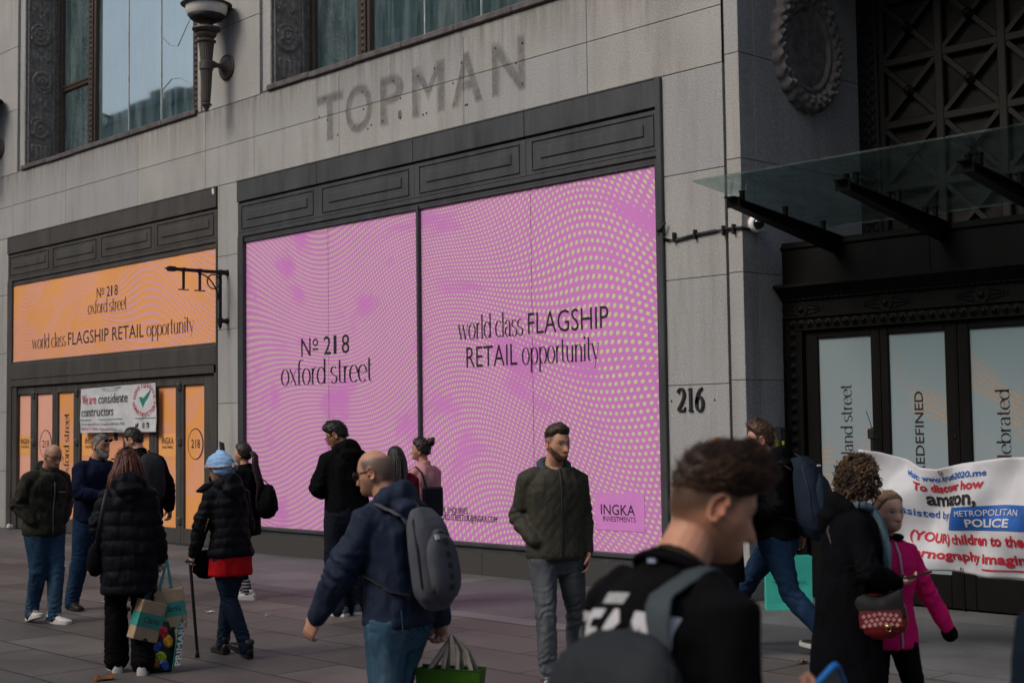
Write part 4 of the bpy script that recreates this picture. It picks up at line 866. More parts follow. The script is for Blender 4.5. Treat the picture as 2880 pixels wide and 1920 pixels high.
_cm = {}
def skin_mat():
    if 'skin' in _cm: return _cm['skin']
    t = NT('skin'); at_ = t.n('ShaderNodeVertexColor', layer_name='Col'); co = t.coord(); nz = t.noise(co, 22, 4)
    k = t.mix(.35, at_.outputs[0], t.ramp(nz, .3, .7, (.38, .36, .36), (.62, .60, .60)), 'OVERLAY'); t.base(k).rough(.5); t.b.inputs['Specular IOR Level'].default_value = .35
    t.b.inputs['Subsurface Weight'].default_value = .12; t.b.inputs['Subsurface Radius'].default_value = (.012, .004, .002); t.b.inputs['Subsurface Scale'].default_value = .6
    t.bump(t.noise(co, 180, 2), .12, .002); _cm['skin'] = t.mat; return t.mat
def hair_mat(c, c2=None):
    key = ('hair', c, c2)
    if key in _cm: return _cm[key]
    t = NT('hair'); co = t.coord(); nz = t.noise(t.scaled(co, (1, 1, .22)), 90, 3, .6); n2 = t.noise(co, 16, 3)
    k = t.ramp(nz, .3, .72, tuple(x*.55 for x in c), tuple(min(1, x*1.5) for x in c))
    if c2: k = t.mix(t.ramp(n2, .45, .65), k, c2)
    t.base(k).rough(.5); t.b.inputs['Specular IOR Level'].default_value = .35; t.bump(nz, .6, .006); _cm[key] = t.mat; return t.mat

class Person:
    def __init__(s, loc, face, label, H=1.75, wd=1.0, lean=4, hunch=0, twist=0, side=0, pel=.0, head=(0, 8, 0), armR=(.24, .06, .82), armL=(-.24, .06, .82), elR=(.2, -1, -.1), elL=(-.2, -1, -.1),
                 legR=(.09, .08), legL=(-.09, -.08), toeR=6, toeL=-6, ftR=0, ftL=0, handR=None, handL=None, skin=(.40, .235, .165), fem=0.0, child=0.0, brow=(.03, .02, .015), stub=None, scalp=None, hline=None, fade=None, bald=0.0, vox=.006, hk=1.0, cat='person', group=None, chest=1.0):
        """local space: y forward, x to the person's right; joints in units of a 1.75 m body"""
        s.k = H/1.75; s.wd = wd; s.chest = chest; s.lean, s.hunch, s.twist, s.side = lean, hunch, twist, side; s.fem = fem; s.child = child; s.vox = vox; s.skin = skin; s.bald = bald; s.brow = brow; s.stub, s.scalp, s.hline, s.fade = stub, scalp, hline or HAIRLINE, fade
        loc = V3(loc); v = loc[:2]-CAM[:2]; v = v/np.hypot(*v); R_ = np.array((v[1], -v[0])); a = math.radians(face); fw = -v*math.cos(a)+R_*math.sin(a)
        s.E = empty('person', loc, math.atan2(-fw[0], fw[1]), label, cat, group)
        s.pz = -pel; s.pv = np.array((0, 0, .95-pel))
        s.hip = {1: np.array((.088*wd**.5, 0, .93-pel)), -1: np.array((-.088*wd**.5, 0, .93-pel))}
        s.ank, s.kne, s.toe, s.ft = {}, {}, {1: toeR, -1: toeL}, {1: ftR, -1: ftL}
        for sd_, L in ((1, legR), (-1, legL)):
            z = (L[2] if len(L) > 2 else .0)+.085; td = rotm('z', -s.toe[sd_]) @ np.array((0, 1, 0.)); s.kne[sd_], s.ank[sd_] = ik(s.hip[sd_], (L[0], L[1], z), .435, .425, td+np.array((.0, .25, 0)))
        s.sho = {q: s.tor((q*.163*wd**.5*(1-.08*fem), -.01, 1.412)) for q in (1, -1)}
        s.elb, s.wri = {}, {}
        for q, A_, hn_ in ((1, armR, elR), (-1, armL, elL)): s.elb[q], s.wri[q] = ik(s.sho[q], A_, .285, .255, hn_)
        s.hand = {1: handR, -1: handL}
        yaw, pit, rol = head; s.HM = rotm('z', yaw) @ rotm('x', -pit) @ rotm('y', rol); nb = s.tor((0, -.005, 1.475)); up = s.tor((0, 0, 1.5))-s.tor((0, 0, 1.4)); up = nrm(up)
        s.hk = hk*(1.0 if not child else 1.14); s.HC = nb+.55*up*.152*s.hk+.45*(s.HM @ np.array((0, .03, .152)))*s.hk+s.HM @ np.array((0, .022, .01)); s.nb = nb
        s.parts = {}
    # torso space -> posed space
    def tor(s, p):
        p = np.atleast_2d(V3(p)); v = p-np.array((0, 0, .95)); t = np.clip(v[:, 2]/.30, 0, 1)
        out = np.empty_like(v)
        for i, (q, k) in enumerate(zip(v, t)):
            h = max(0, q[2]-.27); r_ = rotm('z', s.twist*k) @ rotm('y', s.side*k) @ rotm('x', -s.lean*k)
            if h > 0: base = r_ @ np.array((0, 0, .27)); o = base+(rotm('z', s.twist) @ rotm('y', s.side) @ rotm('x', -s.lean-s.hunch*min(1, h/.18))) @ (q-np.array((0, 0, .27)))
            else: o = r_ @ q
            out[i] = o
        out = out+s.pv; return out[0] if len(out) == 1 else out
    def scale(s, mb): 
        for i in range(len(mb.v)): mb.v[i] = mb.v[i]*s.k
        return mb
    # -------------------------------------------------- bare body: one continuous surface
    def body(s):
        mb = MB(); wd = s.wd
        for z, a, b in (): pass
        Z = [(.86, .13, .09), (.98, .13, .09), (1.1, .12, .085), (1.25, .135, .09), (1.38, .14, .085), (1.44, .10, .07)]
        mb.tube([s.tor((0, 0, z)) for z, a, b in Z], [(a*wd, b*wd) for z, a, b in Z], (1, 0, 0), 18)
        hc = s.HC; jb = hc+s.HM @ np.array((0, -.022, -.055))*s.hk; nr = .058*(1-.14*s.fem)*(1-.12*s.child)*(.85+.15*wd)
        mb.tube([s.tor((0, -.012, 1.42)), s.tor((0, -.012, 1.475)), (s.nb*.35+jb*.65), jb, jb*.5+hc*.5], [(nr*1.35, nr*1.25), nr*1.1, nr, nr*.98, nr*.9], s.HM[:, 0], 18)
        for q in (1, -1):
            mb.tube([s.tor((q*.09, 0, 1.40)), s.sho[q], s.elb[q]], [.05, .045, .034], (0, 1, 0), 12); mb.tube([s.elb[q], s.elb[q]*.6+s.wri[q]*.4, s.wri[q]], [.034, .034, (.029, .023)], s.tor((0, 0, 1.3))-s.tor((1, 0, 1.3)), 12)
            mb.tube([s.hip[q]+np.array((0, 0, .02)), s.kne[q], s.ank[q]], [.07, .045, .033], (1, 0, 0), 12)
            if s.hand[q] != 'pocket': s.mkhand(mb, q)
        s.scale(mb); hm = MB(); P, D = headgrid(s.hk, fem=s.fem, child=s.child); grid_mb(P, hm)
        for q in (1, -1):
            c = np.array((q*.0735, -.012, -.004))*s.hk; tl = rotm('z', -q*24) @ rotm('x', -8)
            k = np.linspace(-2.0, 2.6, 15); out_ = np.array([q*.012, 0, 0]); rim = [c+tl @ (np.array((q*.006+q*.006*(a < 1.4), -.017*math.cos(a)*1.0, .030*math.sin(a)+.002)))*s.hk for a in k]
            hm.tube(rim, [.0052*s.hk]*15, (1, 0, 0), 8); hm.ball(c+tl @ np.array((q*.001, 0, 0)), np.array((.006, .0165, .029))*s.hk, 14, M3=tl); hm.ball(c+tl @ np.array((q*.005, .004, -.027))*s.hk, .0075*s.hk, 8)
            hm.ball(c+tl @ np.array((q*.006, .013, -.004))*s.hk, np.array((.004, .005, .008))*s.hk, 8)
        for V in hm.v: mb.add((V @ s.HM.T+s.HC)*s.k, [], 0)
        o = mb.n-hm.n; 
        for f_ in hm.f: mb.f.append([i+o for i in f_]); mb.m.append(0)
        me = remesh(mb, 'body', s.vox*s.k, 2, .45); s.paint(me); s.parts['body'] = link(me, 'body', skin_mat(), s.E); return s
    def mkhand(s, mb, q):
        h = s.hand[q] or {}; w_ = s.wri[q]; d = nrm(h.get('d', s.wri[q]-s.elb[q])); n_ = V3(h.get('n', (-q*1.0, .0, 0))); n_ = nrm(n_-np.dot(n_, d)*d); sd_ = np.cross(d, n_); curl = h.get('curl', 22); k = 1-.10*s.fem
        if np.dot(sd_, (0, 1, .3)) < 0 and 'th' not in h: sd_ = -sd_
        if h.get('th'): sd_ = sd_ if np.dot(sd_, h['th']) > 0 else -sd_
        # d: along the hand, n_: palm normal, sd_: towards the thumb
        mb.tube([w_-d*.02, w_+d*.02*k, w_+d*.055*k, w_+d*.092*k], [(.030*k, .022*k), (.036*k, .020*k), (.042*k, .0165*k), (.041*k, .013*k)], sd_, 14)
        for i, (off, L) in enumerate(((.030, .074), (.010, .082), (-.010, .077), (-.029, .060))):
            b = w_+d*.086*k+sd_*off*k; c = math.radians(curl*(1+.10*i)); L *= k; p = [b]; a = c*.5
            for sg, l in enumerate((.45, .31, .24)):
                a += c*(0 if sg == 0 else .9); dir_ = nrm(d*math.cos(a)+n_*math.sin(a)+sd_*off*1.5*(1 if sg == 0 else .5)); p.append(p[-1]+dir_*L*l)
            mb.tube([w_+d*.06*k+sd_*off*.9*k]+p, [.0095*k, .0095*k, .0088*k, .0082*k, .0068*k], sd_, 8)
        tb = w_+d*.028*k+sd_*.030*k; ta = h.get('thumb', 38); t1 = nrm(d*math.cos(math.radians(ta))+sd_*math.sin(math.radians(ta))+n_*.35); t2 = nrm(d*.9+sd_*.1+n_*.55)
        mb.tube([tb-t1*.015, tb+t1*.032*k, tb+t1*.032*k+t2*.028*k, tb+t1*.032*k+t2*.052*k], [.0135*k, .0115*k, .0100*k, .0075*k], n_, 8)
    def paint(s, me):
        P = vco(me)/s.k; L = (P-s.HC) @ s.HM/s.hk; n = len(P); C_ = np.tile(np.array(s.skin), (n, 1)); x, y, z = L.T; ax_ = np.abs(x); hd = np.linalg.norm(L, axis=1) < .16
        g = lambda c, w_, v: np.exp(-((v-c)/w_)**2)
        def mx(f_, col): 
            f_ = np.clip(f_, 0, 1)[:, None]*hd[:, None]; C_[:] = C_*(1-f_)+np.array(col)*f_
        sk = np.array(s.skin); fr = sst(.03, .06, y)
        mx(.35*g(0, .02, x)*g(-.03, .016, z)*fr+.30*g(.045, .02, ax_)*g(-.022, .022, z)*fr+.4*sst(.068, .078, ax_)*g(-.004, .03, z), sk*np.array((1.15, .72, .66)))
        if s.scalp is not None: mx(hairmask(None, L, s.hline)*.85, s.scalp)
        if s.fade is not None: az_ = np.degrees(np.arctan2(ax_, y)); mx(s.fade[0]*sst(-.022, .030, z-np.interp(az_, [q[0] for q in HAIRLINE], [q[1] for q in HAIRLINE]))*sst(38, 62, az_)*(1-s.bald*sst(.055, .085, z-.12*np.minimum(y, 0)*0)), s.fade[1])
        if s.stub is not None:
            jaw = sst(-.025, -.055, z)*sst(-.02, .01, y); az = np.degrees(np.arctan2(ax_, y)); jaw = np.maximum(jaw*sst(-.0, -.04, z-np.interp(az, (0, 30, 80), (-.035, -.028, .01))), fr*g(0, .03, x)*g(-.050, .005, z)); mx(jaw*s.stub[0]*(1-g(0, .022, x)*g(-.063, .008, z)), s.stub[1])
        mx(.65*g(0, .019, x)*(g(-.058, .0045, z)+g(-.0675, .0050, z))*fr, sk*np.array((.95, .55, .52))); mx(.8*g(0, .021, x)*g(-.0630, .0018, z)*fr, sk*.25)
        mx(.8*g(.0078, .0055, ax_)*g(-.043, .0038, z)*fr, sk*.2)
        mx(.55*g(.031, .017, ax_)*g(.006, .010, z)*fr, sk*.55)  # eye socket shade painted into the skin colour
        mx(.95*g(.031, .0125, ax_)**2*g(.0055, .0048, z)*fr, (.42, .40, .38)); mx(1.3*g(.031, .0062, ax_)*g(.006, .0058, z)*fr, (.015, .013, .013)); mx(1.0*g(.031, .0165, ax_)*g(.0112, .0030, z)*fr, (.02, .016, .014))
        mx(.92*sst(.010, .016, ax_)*sst(.053, .042, ax_)*g(.0265+.004*np.sin(np.clip((ax_-.012)/.04, 0, 1)*3.1), .0042-.0012*s.fem, z)*fr, s.brow)
        a = me.color_attributes.new('Col', 'FLOAT_COLOR', 'POINT'); a.data.foreach_set('color', np.concatenate([C_, np.ones((n, 1))], 1).astype(np.float32).ravel())
    # -------------------------------------------------- hair
    def hair(s, col, line=None, t=.012, top=.02, tufts=0, tl=.02, front=0.0, name='hair', noise=.004, c2=None, back=0.0, freq=60, wide=.004, flow=(0, -.5, -.6), sides=None, wild=.22, lift=.75):
        P, D = headgrid(s.hk, 120, 90, fem=s.fem); line = line or s.hline; m_ = hairmask(D, P, line, s.hk); az = np.degrees(np.arctan2(np.abs(P[..., 0]), P[..., 1]))
        th = t+(top-t)*sst(.02, .09, P[..., 2])+front*sst(60, 0, az)*sst(.055, .085, P[..., 2])+back*sst(90, 170, az)*sst(-.03, .06, P[..., 2])
        if sides is not None: th = np.where(P[..., 2] < .06, sides+(th-sides)*sst(.02, .06, P[..., 2]), th)
        hl_ = np.interp(az, [q[0] for q in line], [q[1] for q in line])*s.hk; th = .0015+(th-.0015)*sst(0, .020+.3*t, P[..., 2]-hl_)
        nz = fbm(P.reshape(-1, 3)*freq, 5, 3).reshape(th.shape); nz2 = fbm(P.reshape(-1, 3)*np.array((freq*4, freq*4, freq)), 8, 2).reshape(th.shape)
        off = m_*(th+(noise*nz+noise*.4*nz2)*sst(0, .02, P[..., 2]-hl_))-(1-m_)*.012
        Q = P+D*off[..., None]; mb = grid_mb(Q); rs = np.random.default_rng(int(abs(s.HC[0])*1000)+3)
        if tufts:
            cand = np.argwhere(m_ > .9); w_ = rs.integers(0, len(cand), tufts)
            for i, j in cand[w_]:
                p = Q[i, j]-D[i, j]*.004; fl = V3(flow) if p[1] < .05 or front == 0 else np.array((p[0]*4, .9, .35)); d = nrm(D[i, j]*lift+fl*.6+rs.normal(0, wild, 3)); L_ = tl*rs.uniform(.6, 1.4); sd_ = nrm(np.cross(d, rs.normal(0, 1, 3)))*wide*rs.uniform(.6, 1.2); e2 = p+d*L_*.6; e3 = e2+nrm(d+fl*.6)*L_*.5
                sd2 = np.cross(d, sd_)*.6
                mb.add([p+sd_, p-sd_*.5+sd2, p-sd_*.5-sd2, e2+sd_*.6, e2-sd_*.3+sd2*.6, e2-sd_*.3-sd2*.6, e3], [[0, 1, 4, 3], [1, 2, 5, 4], [2, 0, 3, 5], [3, 4, 6], [4, 5, 6], [5, 3, 6]])
        for i in range(len(mb.v)): mb.v[i] = (mb.v[i] @ s.HM.T+s.HC)*s.k
        o = mb.build(name, hair_mat(tuple(col), c2), s.E, smooth=True, fix=False); s.parts[name] = o; return o
    def hp(s, p): return (s.HM @ V3(p)*s.hk+s.HC)
    def locks(s, curves, col, name='hair_length', r=.012, n=1, spread=.01, parent=None, c2=None, seed=1, ends=.3):
        """bunches of hair along curves given in head space (first points) or posed space"""
        mb = MB(); rs = np.random.default_rng(seed)
        for C in curves:
            C = np.array(C, float)
            for q in range(n):
                o = rs.normal(0, spread, 3); ph = rs.uniform(0, 6); f_ = np.linspace(0, 1, len(C)); W = C+np.outer(.35+.65*f_, o)+np.stack([.004*np.sin(f_*9+ph), .004*np.cos(f_*7+ph), 0*f_], 1)
                mb.tube(W, [(r*rs.uniform(.7, 1.2)*(1-(1-ends)*x**3), r*.6*(1-(1-ends)*x**3)) for x in f_], rs.normal(0, 1, 3), 7)
        s.scale(mb); o = mb.build(name, hair_mat(tuple(col), c2), s.E, smooth=True); return o
    # -------------------------------------------------- clothes
    def jacket(s, mat, hem=.80, t=.018, puff=0, pitch=.1, flare=0.0, sleeve=True, cuff=.0, vox=.011, folds=.006, rings=None, collar=.035, hood=0, name='jacket', zipper=None, slt=None, rib=0.0, arm=1.0, slen=1.0):
        mb = MB(); wd = s.wd; fm = s.fem
        Z = rings or [(hem, .176+flare-rib*.010, .126+flare*.8-rib*.008), (hem+.03, .178+flare*.9, .128+flare*.7), (.95, .172-.006*fm+flare*.4, .122+flare*.3), (1.08, .164-.016*fm+flare*.1, .114), (1.20, .176-.010*fm, .120+.004*fm), (1.31, .186-.012*fm, .124+.008*fm), (1.385, .170-.012*fm, .112), (1.435, .125, .092), (1.47, .086, .076)]
        Z = [q for i, q in enumerate(Z) if i < 2 or q[0] > hem+.05]
        mb.tube([s.tor((0, .004+(.012 if 1.15 < z < 1.35 else 0)*s.fem, z)) for z, a, b in Z], [((a+t*.9)*wd, (b+t*.9)*wd*s.chest) for z, a, b in Z], s.tor((1, 0, 1.2))-s.tor((0, 0, 1.2)), 28, e=2.25, flat=True)
        if collar: mb.tube([s.tor((0, -.008, 1.45)), s.tor((0, -.006, 1.478)), s.tor((0, .000, 1.478+collar))], [(.080, .078), (.070+t*.4, .068+t*.4), (.066+t*.4, .066+t*.4)], (1, 0, 0), 20, flat=True)
        if sleeve:
            st_ = slt if slt is not None else t
            for q in (1, -1):
                sh, el, wr = s.sho[q], s.elb[q], s.wri[q]; inn = s.tor((q*.10*wd, -.005, 1.395)); ref = (0, 1, .1); wr = el+(wr-el)*slen; aw = (.5+.5*wd)*(1-.12*fm)*arm*.93
                mb.tube([inn, sh*.55+inn*.45, sh+(el-sh)*.08, sh+(el-sh)*.5, sh+(el-sh)*.92], [(.075*aw+st_*.6), (.072*aw+st_*.7), .066*aw+st_*.8, .056*aw+st_*.9, .050*aw+st_], ref, 18)
                mb.tube([el-(el-sh)*.06, el+(wr-el)*.12, el+(wr-el)*.5, el+(wr-el)*.90, wr+(wr-el)*cuff], [.049*aw+st_, .049*aw+st_, .043*aw+st_*.95, .036*aw+st_*.8-rib*.004, .034*aw+st_*.7-rib*.006], ref, 16, flat=False)
                mb.ball(el, .051*aw+st_, 12)
        if hood:
            P0 = s.tor((0, -.095*s.chest-t, 1.415)); k = np.linspace(math.radians(200), math.radians(-20), 13)
            pts = [s.tor((.105*math.cos(a)*(.9+.1*hood), -.005-.085*math.sin(a)*(1 if math.sin(a) > 0 else .6)-t*.6, 1.475-.028*(math.sin(a) < .2)+.012*math.sin(a))) for a in k]
            mb.tube(pts, [(.030*hood+.028*hood*max(0, math.sin(a)), .034*hood+.014*max(0, math.sin(a))) for a in k], (0, 0, 1), 14)
            mb.tube([s.tor((0, -.075-t, 1.47)), s.tor((0, -.115*s.chest-t, 1.41)), s.tor((0, -.118*s.chest-t, 1.35))], [(.085*hood, .035*hood), (.085*hood, .045*hood), (.03*hood, .022*hood)], (1, 0, 0), 14)
        s.scale(mb); me = remesh(mb, name, vox*s.k, 3, .5); P = vco(me); N = vno(me); U = P/s.k
        d = folds*fbm(U*np.array((9, 9, 5)), 3, 3)+folds*.5*(1-2*np.abs(fbm(U*np.array((13, 13, 7)), 17, 2)))
        for q in (1, -1):                                                            # creases bunching at the elbow
            dv = U-s.elb[q]; r_ = np.linalg.norm(dv, axis=1); ax_ = nrm(s.wri[q]-s.sho[q]); tt = dv @ ax_; near = np.exp(-(r_/.13)**2); d = d+folds*.75*near*np.sin(tt*80+fbm(U*10, 6, 3)*5.5)
        if puff:
            Uz = (U-s.pv) @ np.array((0, math.sin(math.radians(s.lean)), math.cos(math.radians(s.lean))))+.95; ph = Uz/pitch+.10*fbm(U*7, 9, 2); d = d+puff*(np.abs(np.sin(math.pi*ph))**.55-.65)*sst(1.50, 1.42, U[:, 2])
        d = d*(1-.8*rib*sst(hem+.075, hem+.05, U[:, 2])*(np.linalg.norm(U[:, :2], axis=1) < .25))
        if rib: d = d+rib*.0015*np.sin(np.arctan2(U[:, 1], U[:, 0])*110)*sst(hem+.065, hem+.05, U[:, 2])
        P = P+N*(d*s.k)[:, None]; vset(me, P); o = link(me, name, mat, s.E); s.parts[name] = o; return o
    def trousers(s, mat, t=.012, hemz=.05, flare=0.0, slim=1.0, vox=.010, folds=.006, top=1.0, name='trousers', hipk=1.0):
        mb = MB(); wd = s.wd; bz = s.pv[2]-.95
        Z = [(top, .152, .104), (.95, .164, .114), (.89, .170, .120), (.83, .160, .112)]
        mb.tube([s.tor((0, -.004, z)) if z > .95 else np.array((0, -.006, z+bz)) for z, a, b in Z], [((a+t)*wd*hipk, (b+t)*wd*hipk) for z, a, b in Z], (1, 0, 0), 24, e=2.3)
        for q in (1, -1):
            h, kn, an = s.hip[q], s.kne[q], s.ank[q]; bot = an+(kn-an)*((hemz-.05)/.4)-np.array((0, 0, .02)); c = slim*wd**.7
            mb.tube([h+np.array((0, -.008, -.01)), h*.75+kn*.25, h*.4+kn*.6, kn-(kn-h)*.06], [(.094*c+t, .104*c+t), (.088*c+t, .094*c+t), (.071*c+t, .075*c+t), .060*c+t], (1, 0, 0), 20)
            mb.tube([kn-(an-kn)*.05, kn*.72+an*.28, kn*.35+an*.65, kn*.08+an*.92, bot+(an-kn)*.04], [.060*c+t, (.056*c+t+flare*.3, .060*c+t+flare*.3), .050*c+t+flare*.6, .044*c+t+flare*.9, .044*c+t*1.1+flare], (1, 0, 0), 18)
            mb.ball(kn, .060*c+t, 12); mb.ball(h+np.array((-.0*q, -.05, -.03)), (.085*c, .075*c, .085*c), 14)
        s.scale(mb); me = remesh(mb, name, vox*s.k, 3, .5); P = vco(me); N = vno(me); U = P/s.k; d = folds*.7*fbm(U*np.array((8, 8, 6)), 13, 3)
        for q in (1, -1):
            for c, rr, am, fr_ in ((s.kne[q], .14, 1.0, 80), (s.ank[q]+np.array((0, 0, .06)), .12, 1.3, 120), (s.hip[q]+np.array((0, .03, -.05)), .14, .7, 60)):
                dv = U-c; near = np.exp(-(np.linalg.norm(dv, axis=1)/rr)**2); d = d+folds*am*near*.75*np.sin(dv[:, 2]*fr_+dv[:, 0]*40+fbm(U*10, 2, 3)*5.5)
        P = P+N*(d*s.k)[:, None]; vset(me, P); o = link(me, name, mat, s.E); s.parts[name] = o; return o
    def shoes(s, mat, sole, sole_h=.028, k=1.0, boot=0.0, stripe=None):
        for q in (1, -1):
            a = s.ank[q]; fz = s.ft[q]; R_ = rotm('z', -s.toe[q]) @ rotm('x', -fz); base = np.array((a[0], a[1], a[2]-.085)); piv = np.array((a[0], a[1], a[2]))
            def T(p): p = V3(p); return (piv+R_ @ (p-np.array((0, 0, .085)))) if fz else (base+R_ @ p)
            pr = [(-.085, .026, .075), (-.075, .036, .088), (-.03, .038, .100), (.02, .036, .092), (.07, .040, .066), (.12, .045, .052), (.165, .042, .044), (.19, .030, .034), (.20, .014, .022)]
            rings = []
            for y, hw, hh in pr:
                hw *= k; hh = hh*k; c = np.arange(18)*2*math.pi/18; X = np.cos(c)*hw*(1+0*c); Zc = np.sin(c); Zz = np.where(Zc > 0, sole_h+Zc**.8*(hh-sole_h) if False else sole_h+np.abs(Zc)**.85*(hh-sole_h), sole_h-.004); rings.append(np.array([T((x, y*k, z)) for x, z in zip(X, Zz)]))
            mb = MB(); mb.rings(rings); an = [T((0, -.035*k, .06)), T((0, -.035*k, .10+boot*.5)), T((0, -.04*k, .115+boot))]
            mb.tube(an, [(.036*k, .045*k), (.036*k, .042*k), (.038*k, .044*k)], (1, 0, 0), 14, flat=True); s.scale(mb); o = mb.build('shoe', mat, s.E, smooth=True)
            so_ = MB(); ol = [(-.092, .020), (-.085, .034), (-.04, .040), (.02, .038), (.07, .043), (.12, .049), (.165, .046), (.192, .034), (.205, .012)]
            pts = [(hw*k, y*k) for y, hw in ol]+[(-hw*k, y*k) for y, hw in ol[::-1]]; n = len(pts)
            V = [T((x*1.0, y, .0)) for x, y in pts]+[T((x*1.04, y*1.01, sole_h*.5)) for x, y in pts]+[T((x, y, sole_h)) for x, y in pts]
            so_.add(V, [[i, (i+1) % n, n+(i+1) % n, n+i] for i in range(n)]+[[n+i, n+(i+1) % n, 2*n+(i+1) % n, 2*n+i] for i in range(n)]+[list(range(n))[::-1], [2*n+i for i in range(n)]]); s.scale(so_); so_.build('sole', sole, o, auto=40)
            if stripe:
                st_ = MB(); st_.tube([T((q*.040*k, -.06*k, .045)), T((q*.043*k, -.01*k, .040)), T((q*.046*k, .05*k, .058)), T((q*.030*k, .085*k, .066))], [(.004, .014), (.004, .016), (.004, .010), (.003, .004)], (1, 0, 0), 8); st_.tube([T((-q*.040*k, -.06*k, .045)), T((-q*.043*k, -.01*k, .040)), T((-q*.044*k, .05*k, .058))], [(.004, .014), (.004, .016), (.003, .008)], (1, 0, 0), 8); s.scale(st_); st_.build('side_stripe', stripe, o, smooth=True)
            lc = MB()
            for i in range(5): y = .03+.022*i; z = .094-.0088*i; lc.tube([T((-.020*k, y*k, z*k)), T((0, (y+.004)*k, (z+.006)*k)), T((.020*k, y*k, z*k))], [.0035]*3, n=6)
            s.scale(lc); lc.build('laces', sole if sole_h > .02 else mat, o, smooth=True)
    def piece(s, mb, name, mat, smooth=True, fn=None): s.scale(mb); o = mb.build(name, mat, s.E, smooth=smooth); return o
    def world(s, p):
        """posed local point (normalised units) -> world"""
        a = s.E.rotation_euler[2]; p = V3(p)*s.k; c, d = math.cos(a), math.sin(a); return V3(s.E.location)+np.array((c*p[0]-d*p[1], d*p[0]+c*p[1], p[2]))
    def glasses(s, mat, lens=None, z=.006, y=.098, up=0.0, name='glasses', big=1.0, tilt=0):
        mb = MB(); T = lambda p: s.hp(np.array((0, y, z))+rotm('x', tilt) @ (V3(p)-np.array((0, y, z)))+np.array((0, 0, up)))
        for q in (1, -1):
            k = np.linspace(0, 2*math.pi, 17); mb.tube([T((q*.032+.024*big*math.cos(a), y-.0-.006*abs(math.cos(a)), z+.017*big*math.sin(a)-.002)) for a in k], [.0022]*17, n=6, cap=False); mb.tube([T((q*.056, y-.008, z+.006)), T((q*.076, .03, z+.008)), T((q*.078, -.005, z+.006)), T((q*.076, -.03, z-.01))], [.0026]*4, n=6)
        mb.tube([T((-.009, y-.002, z+.004)), T((0, y+.004, z+.006)), T((.009, y-.002, z+.004))], [.002]*3, n=6); o = s.piece(mb, name, mat)
        if lens:
            lb = MB()
            for q in (1, -1): lb.ball(T((q*.032, y-.004, z-.002)), np.array((.024*big, .004, .017*big))*1.0, 14, M3=s.HM @ rotm('x', tilt))
            s.scale(lb); lb.build('lens', lens, o, smooth=True)
        return o
    def beard(s, col, L=.014, c2=None):
        P, D = headgrid(s.hk, 120, 90); x, y, z = P[..., 0]/s.hk, P[..., 1]/s.hk, P[..., 2]/s.hk; az = np.degrees(np.arctan2(np.abs(x), y)); up = np.interp(az, (0, 18, 35, 70, 85, 180), (-.072, -.068, -.048, -.022, .0, .0)); m_ = sst(.004, -.004, z-up)*sst(98, 82, az); mo = np.exp(-(x/.030)**4)*np.exp(-((z+.050)/.006)**2)*(y > 0); m_ = np.maximum(m_, mo)
        off = m_*(L*(.5+.6*sst(-.05, -.10, z))*(1-.6*mo)+.003*fbm(P.reshape(-1, 3)*90, 2, 3).reshape(m_.shape))-(1-m_)*.012; mb = grid_mb(P+D*off[..., None])
        for i in range(len(mb.v)): mb.v[i] = (mb.v[i] @ s.HM.T+s.HC)*s.k
        return mb.build('beard', hair_mat(tuple(col), c2), s.E, smooth=True, fix=False)
class Held:
    """a thing carried by a person: its own top-level object, built in the carrier's local space"""
    def __init__(s, p, name, anchor, label, cat, group=None):
        s.p = p; s.a = V3(anchor)*p.k; s.E = empty(name, p.world(anchor), p.E.rotation_euler[2], label, cat, group)
    def add(s, mb, name, mat, parent=None, smooth=True, auto=None, fix=True):
        for i in range(len(mb.v)): mb.v[i] = mb.v[i]*s.p.k-s.a
        return mb.build(name, mat, parent or s.E, smooth=smooth if auto is None else False, auto=auto, fix=fix)
from mathutils.bvhtree import BVHTree
_bv = {}
def onto(p, q, off):
    """nearest point on the carrier's upper garment, lifted a little"""
    o = next((p.parts[k] for k in ('coat', 'jacket', 't_shirt', 'shirt') if k in p.parts), None)
    if o is None: return q
    if o.name not in _bv: _bv[o.name] = BVHTree.FromPolygons([v.co for v in o.data.vertices], [f_.vertices for f_ in o.data.polygons])
    h = _bv[o.name].find_nearest(Vector(V3(q)*p.k)); return V3(h[0]+h[1]*off)/p.k
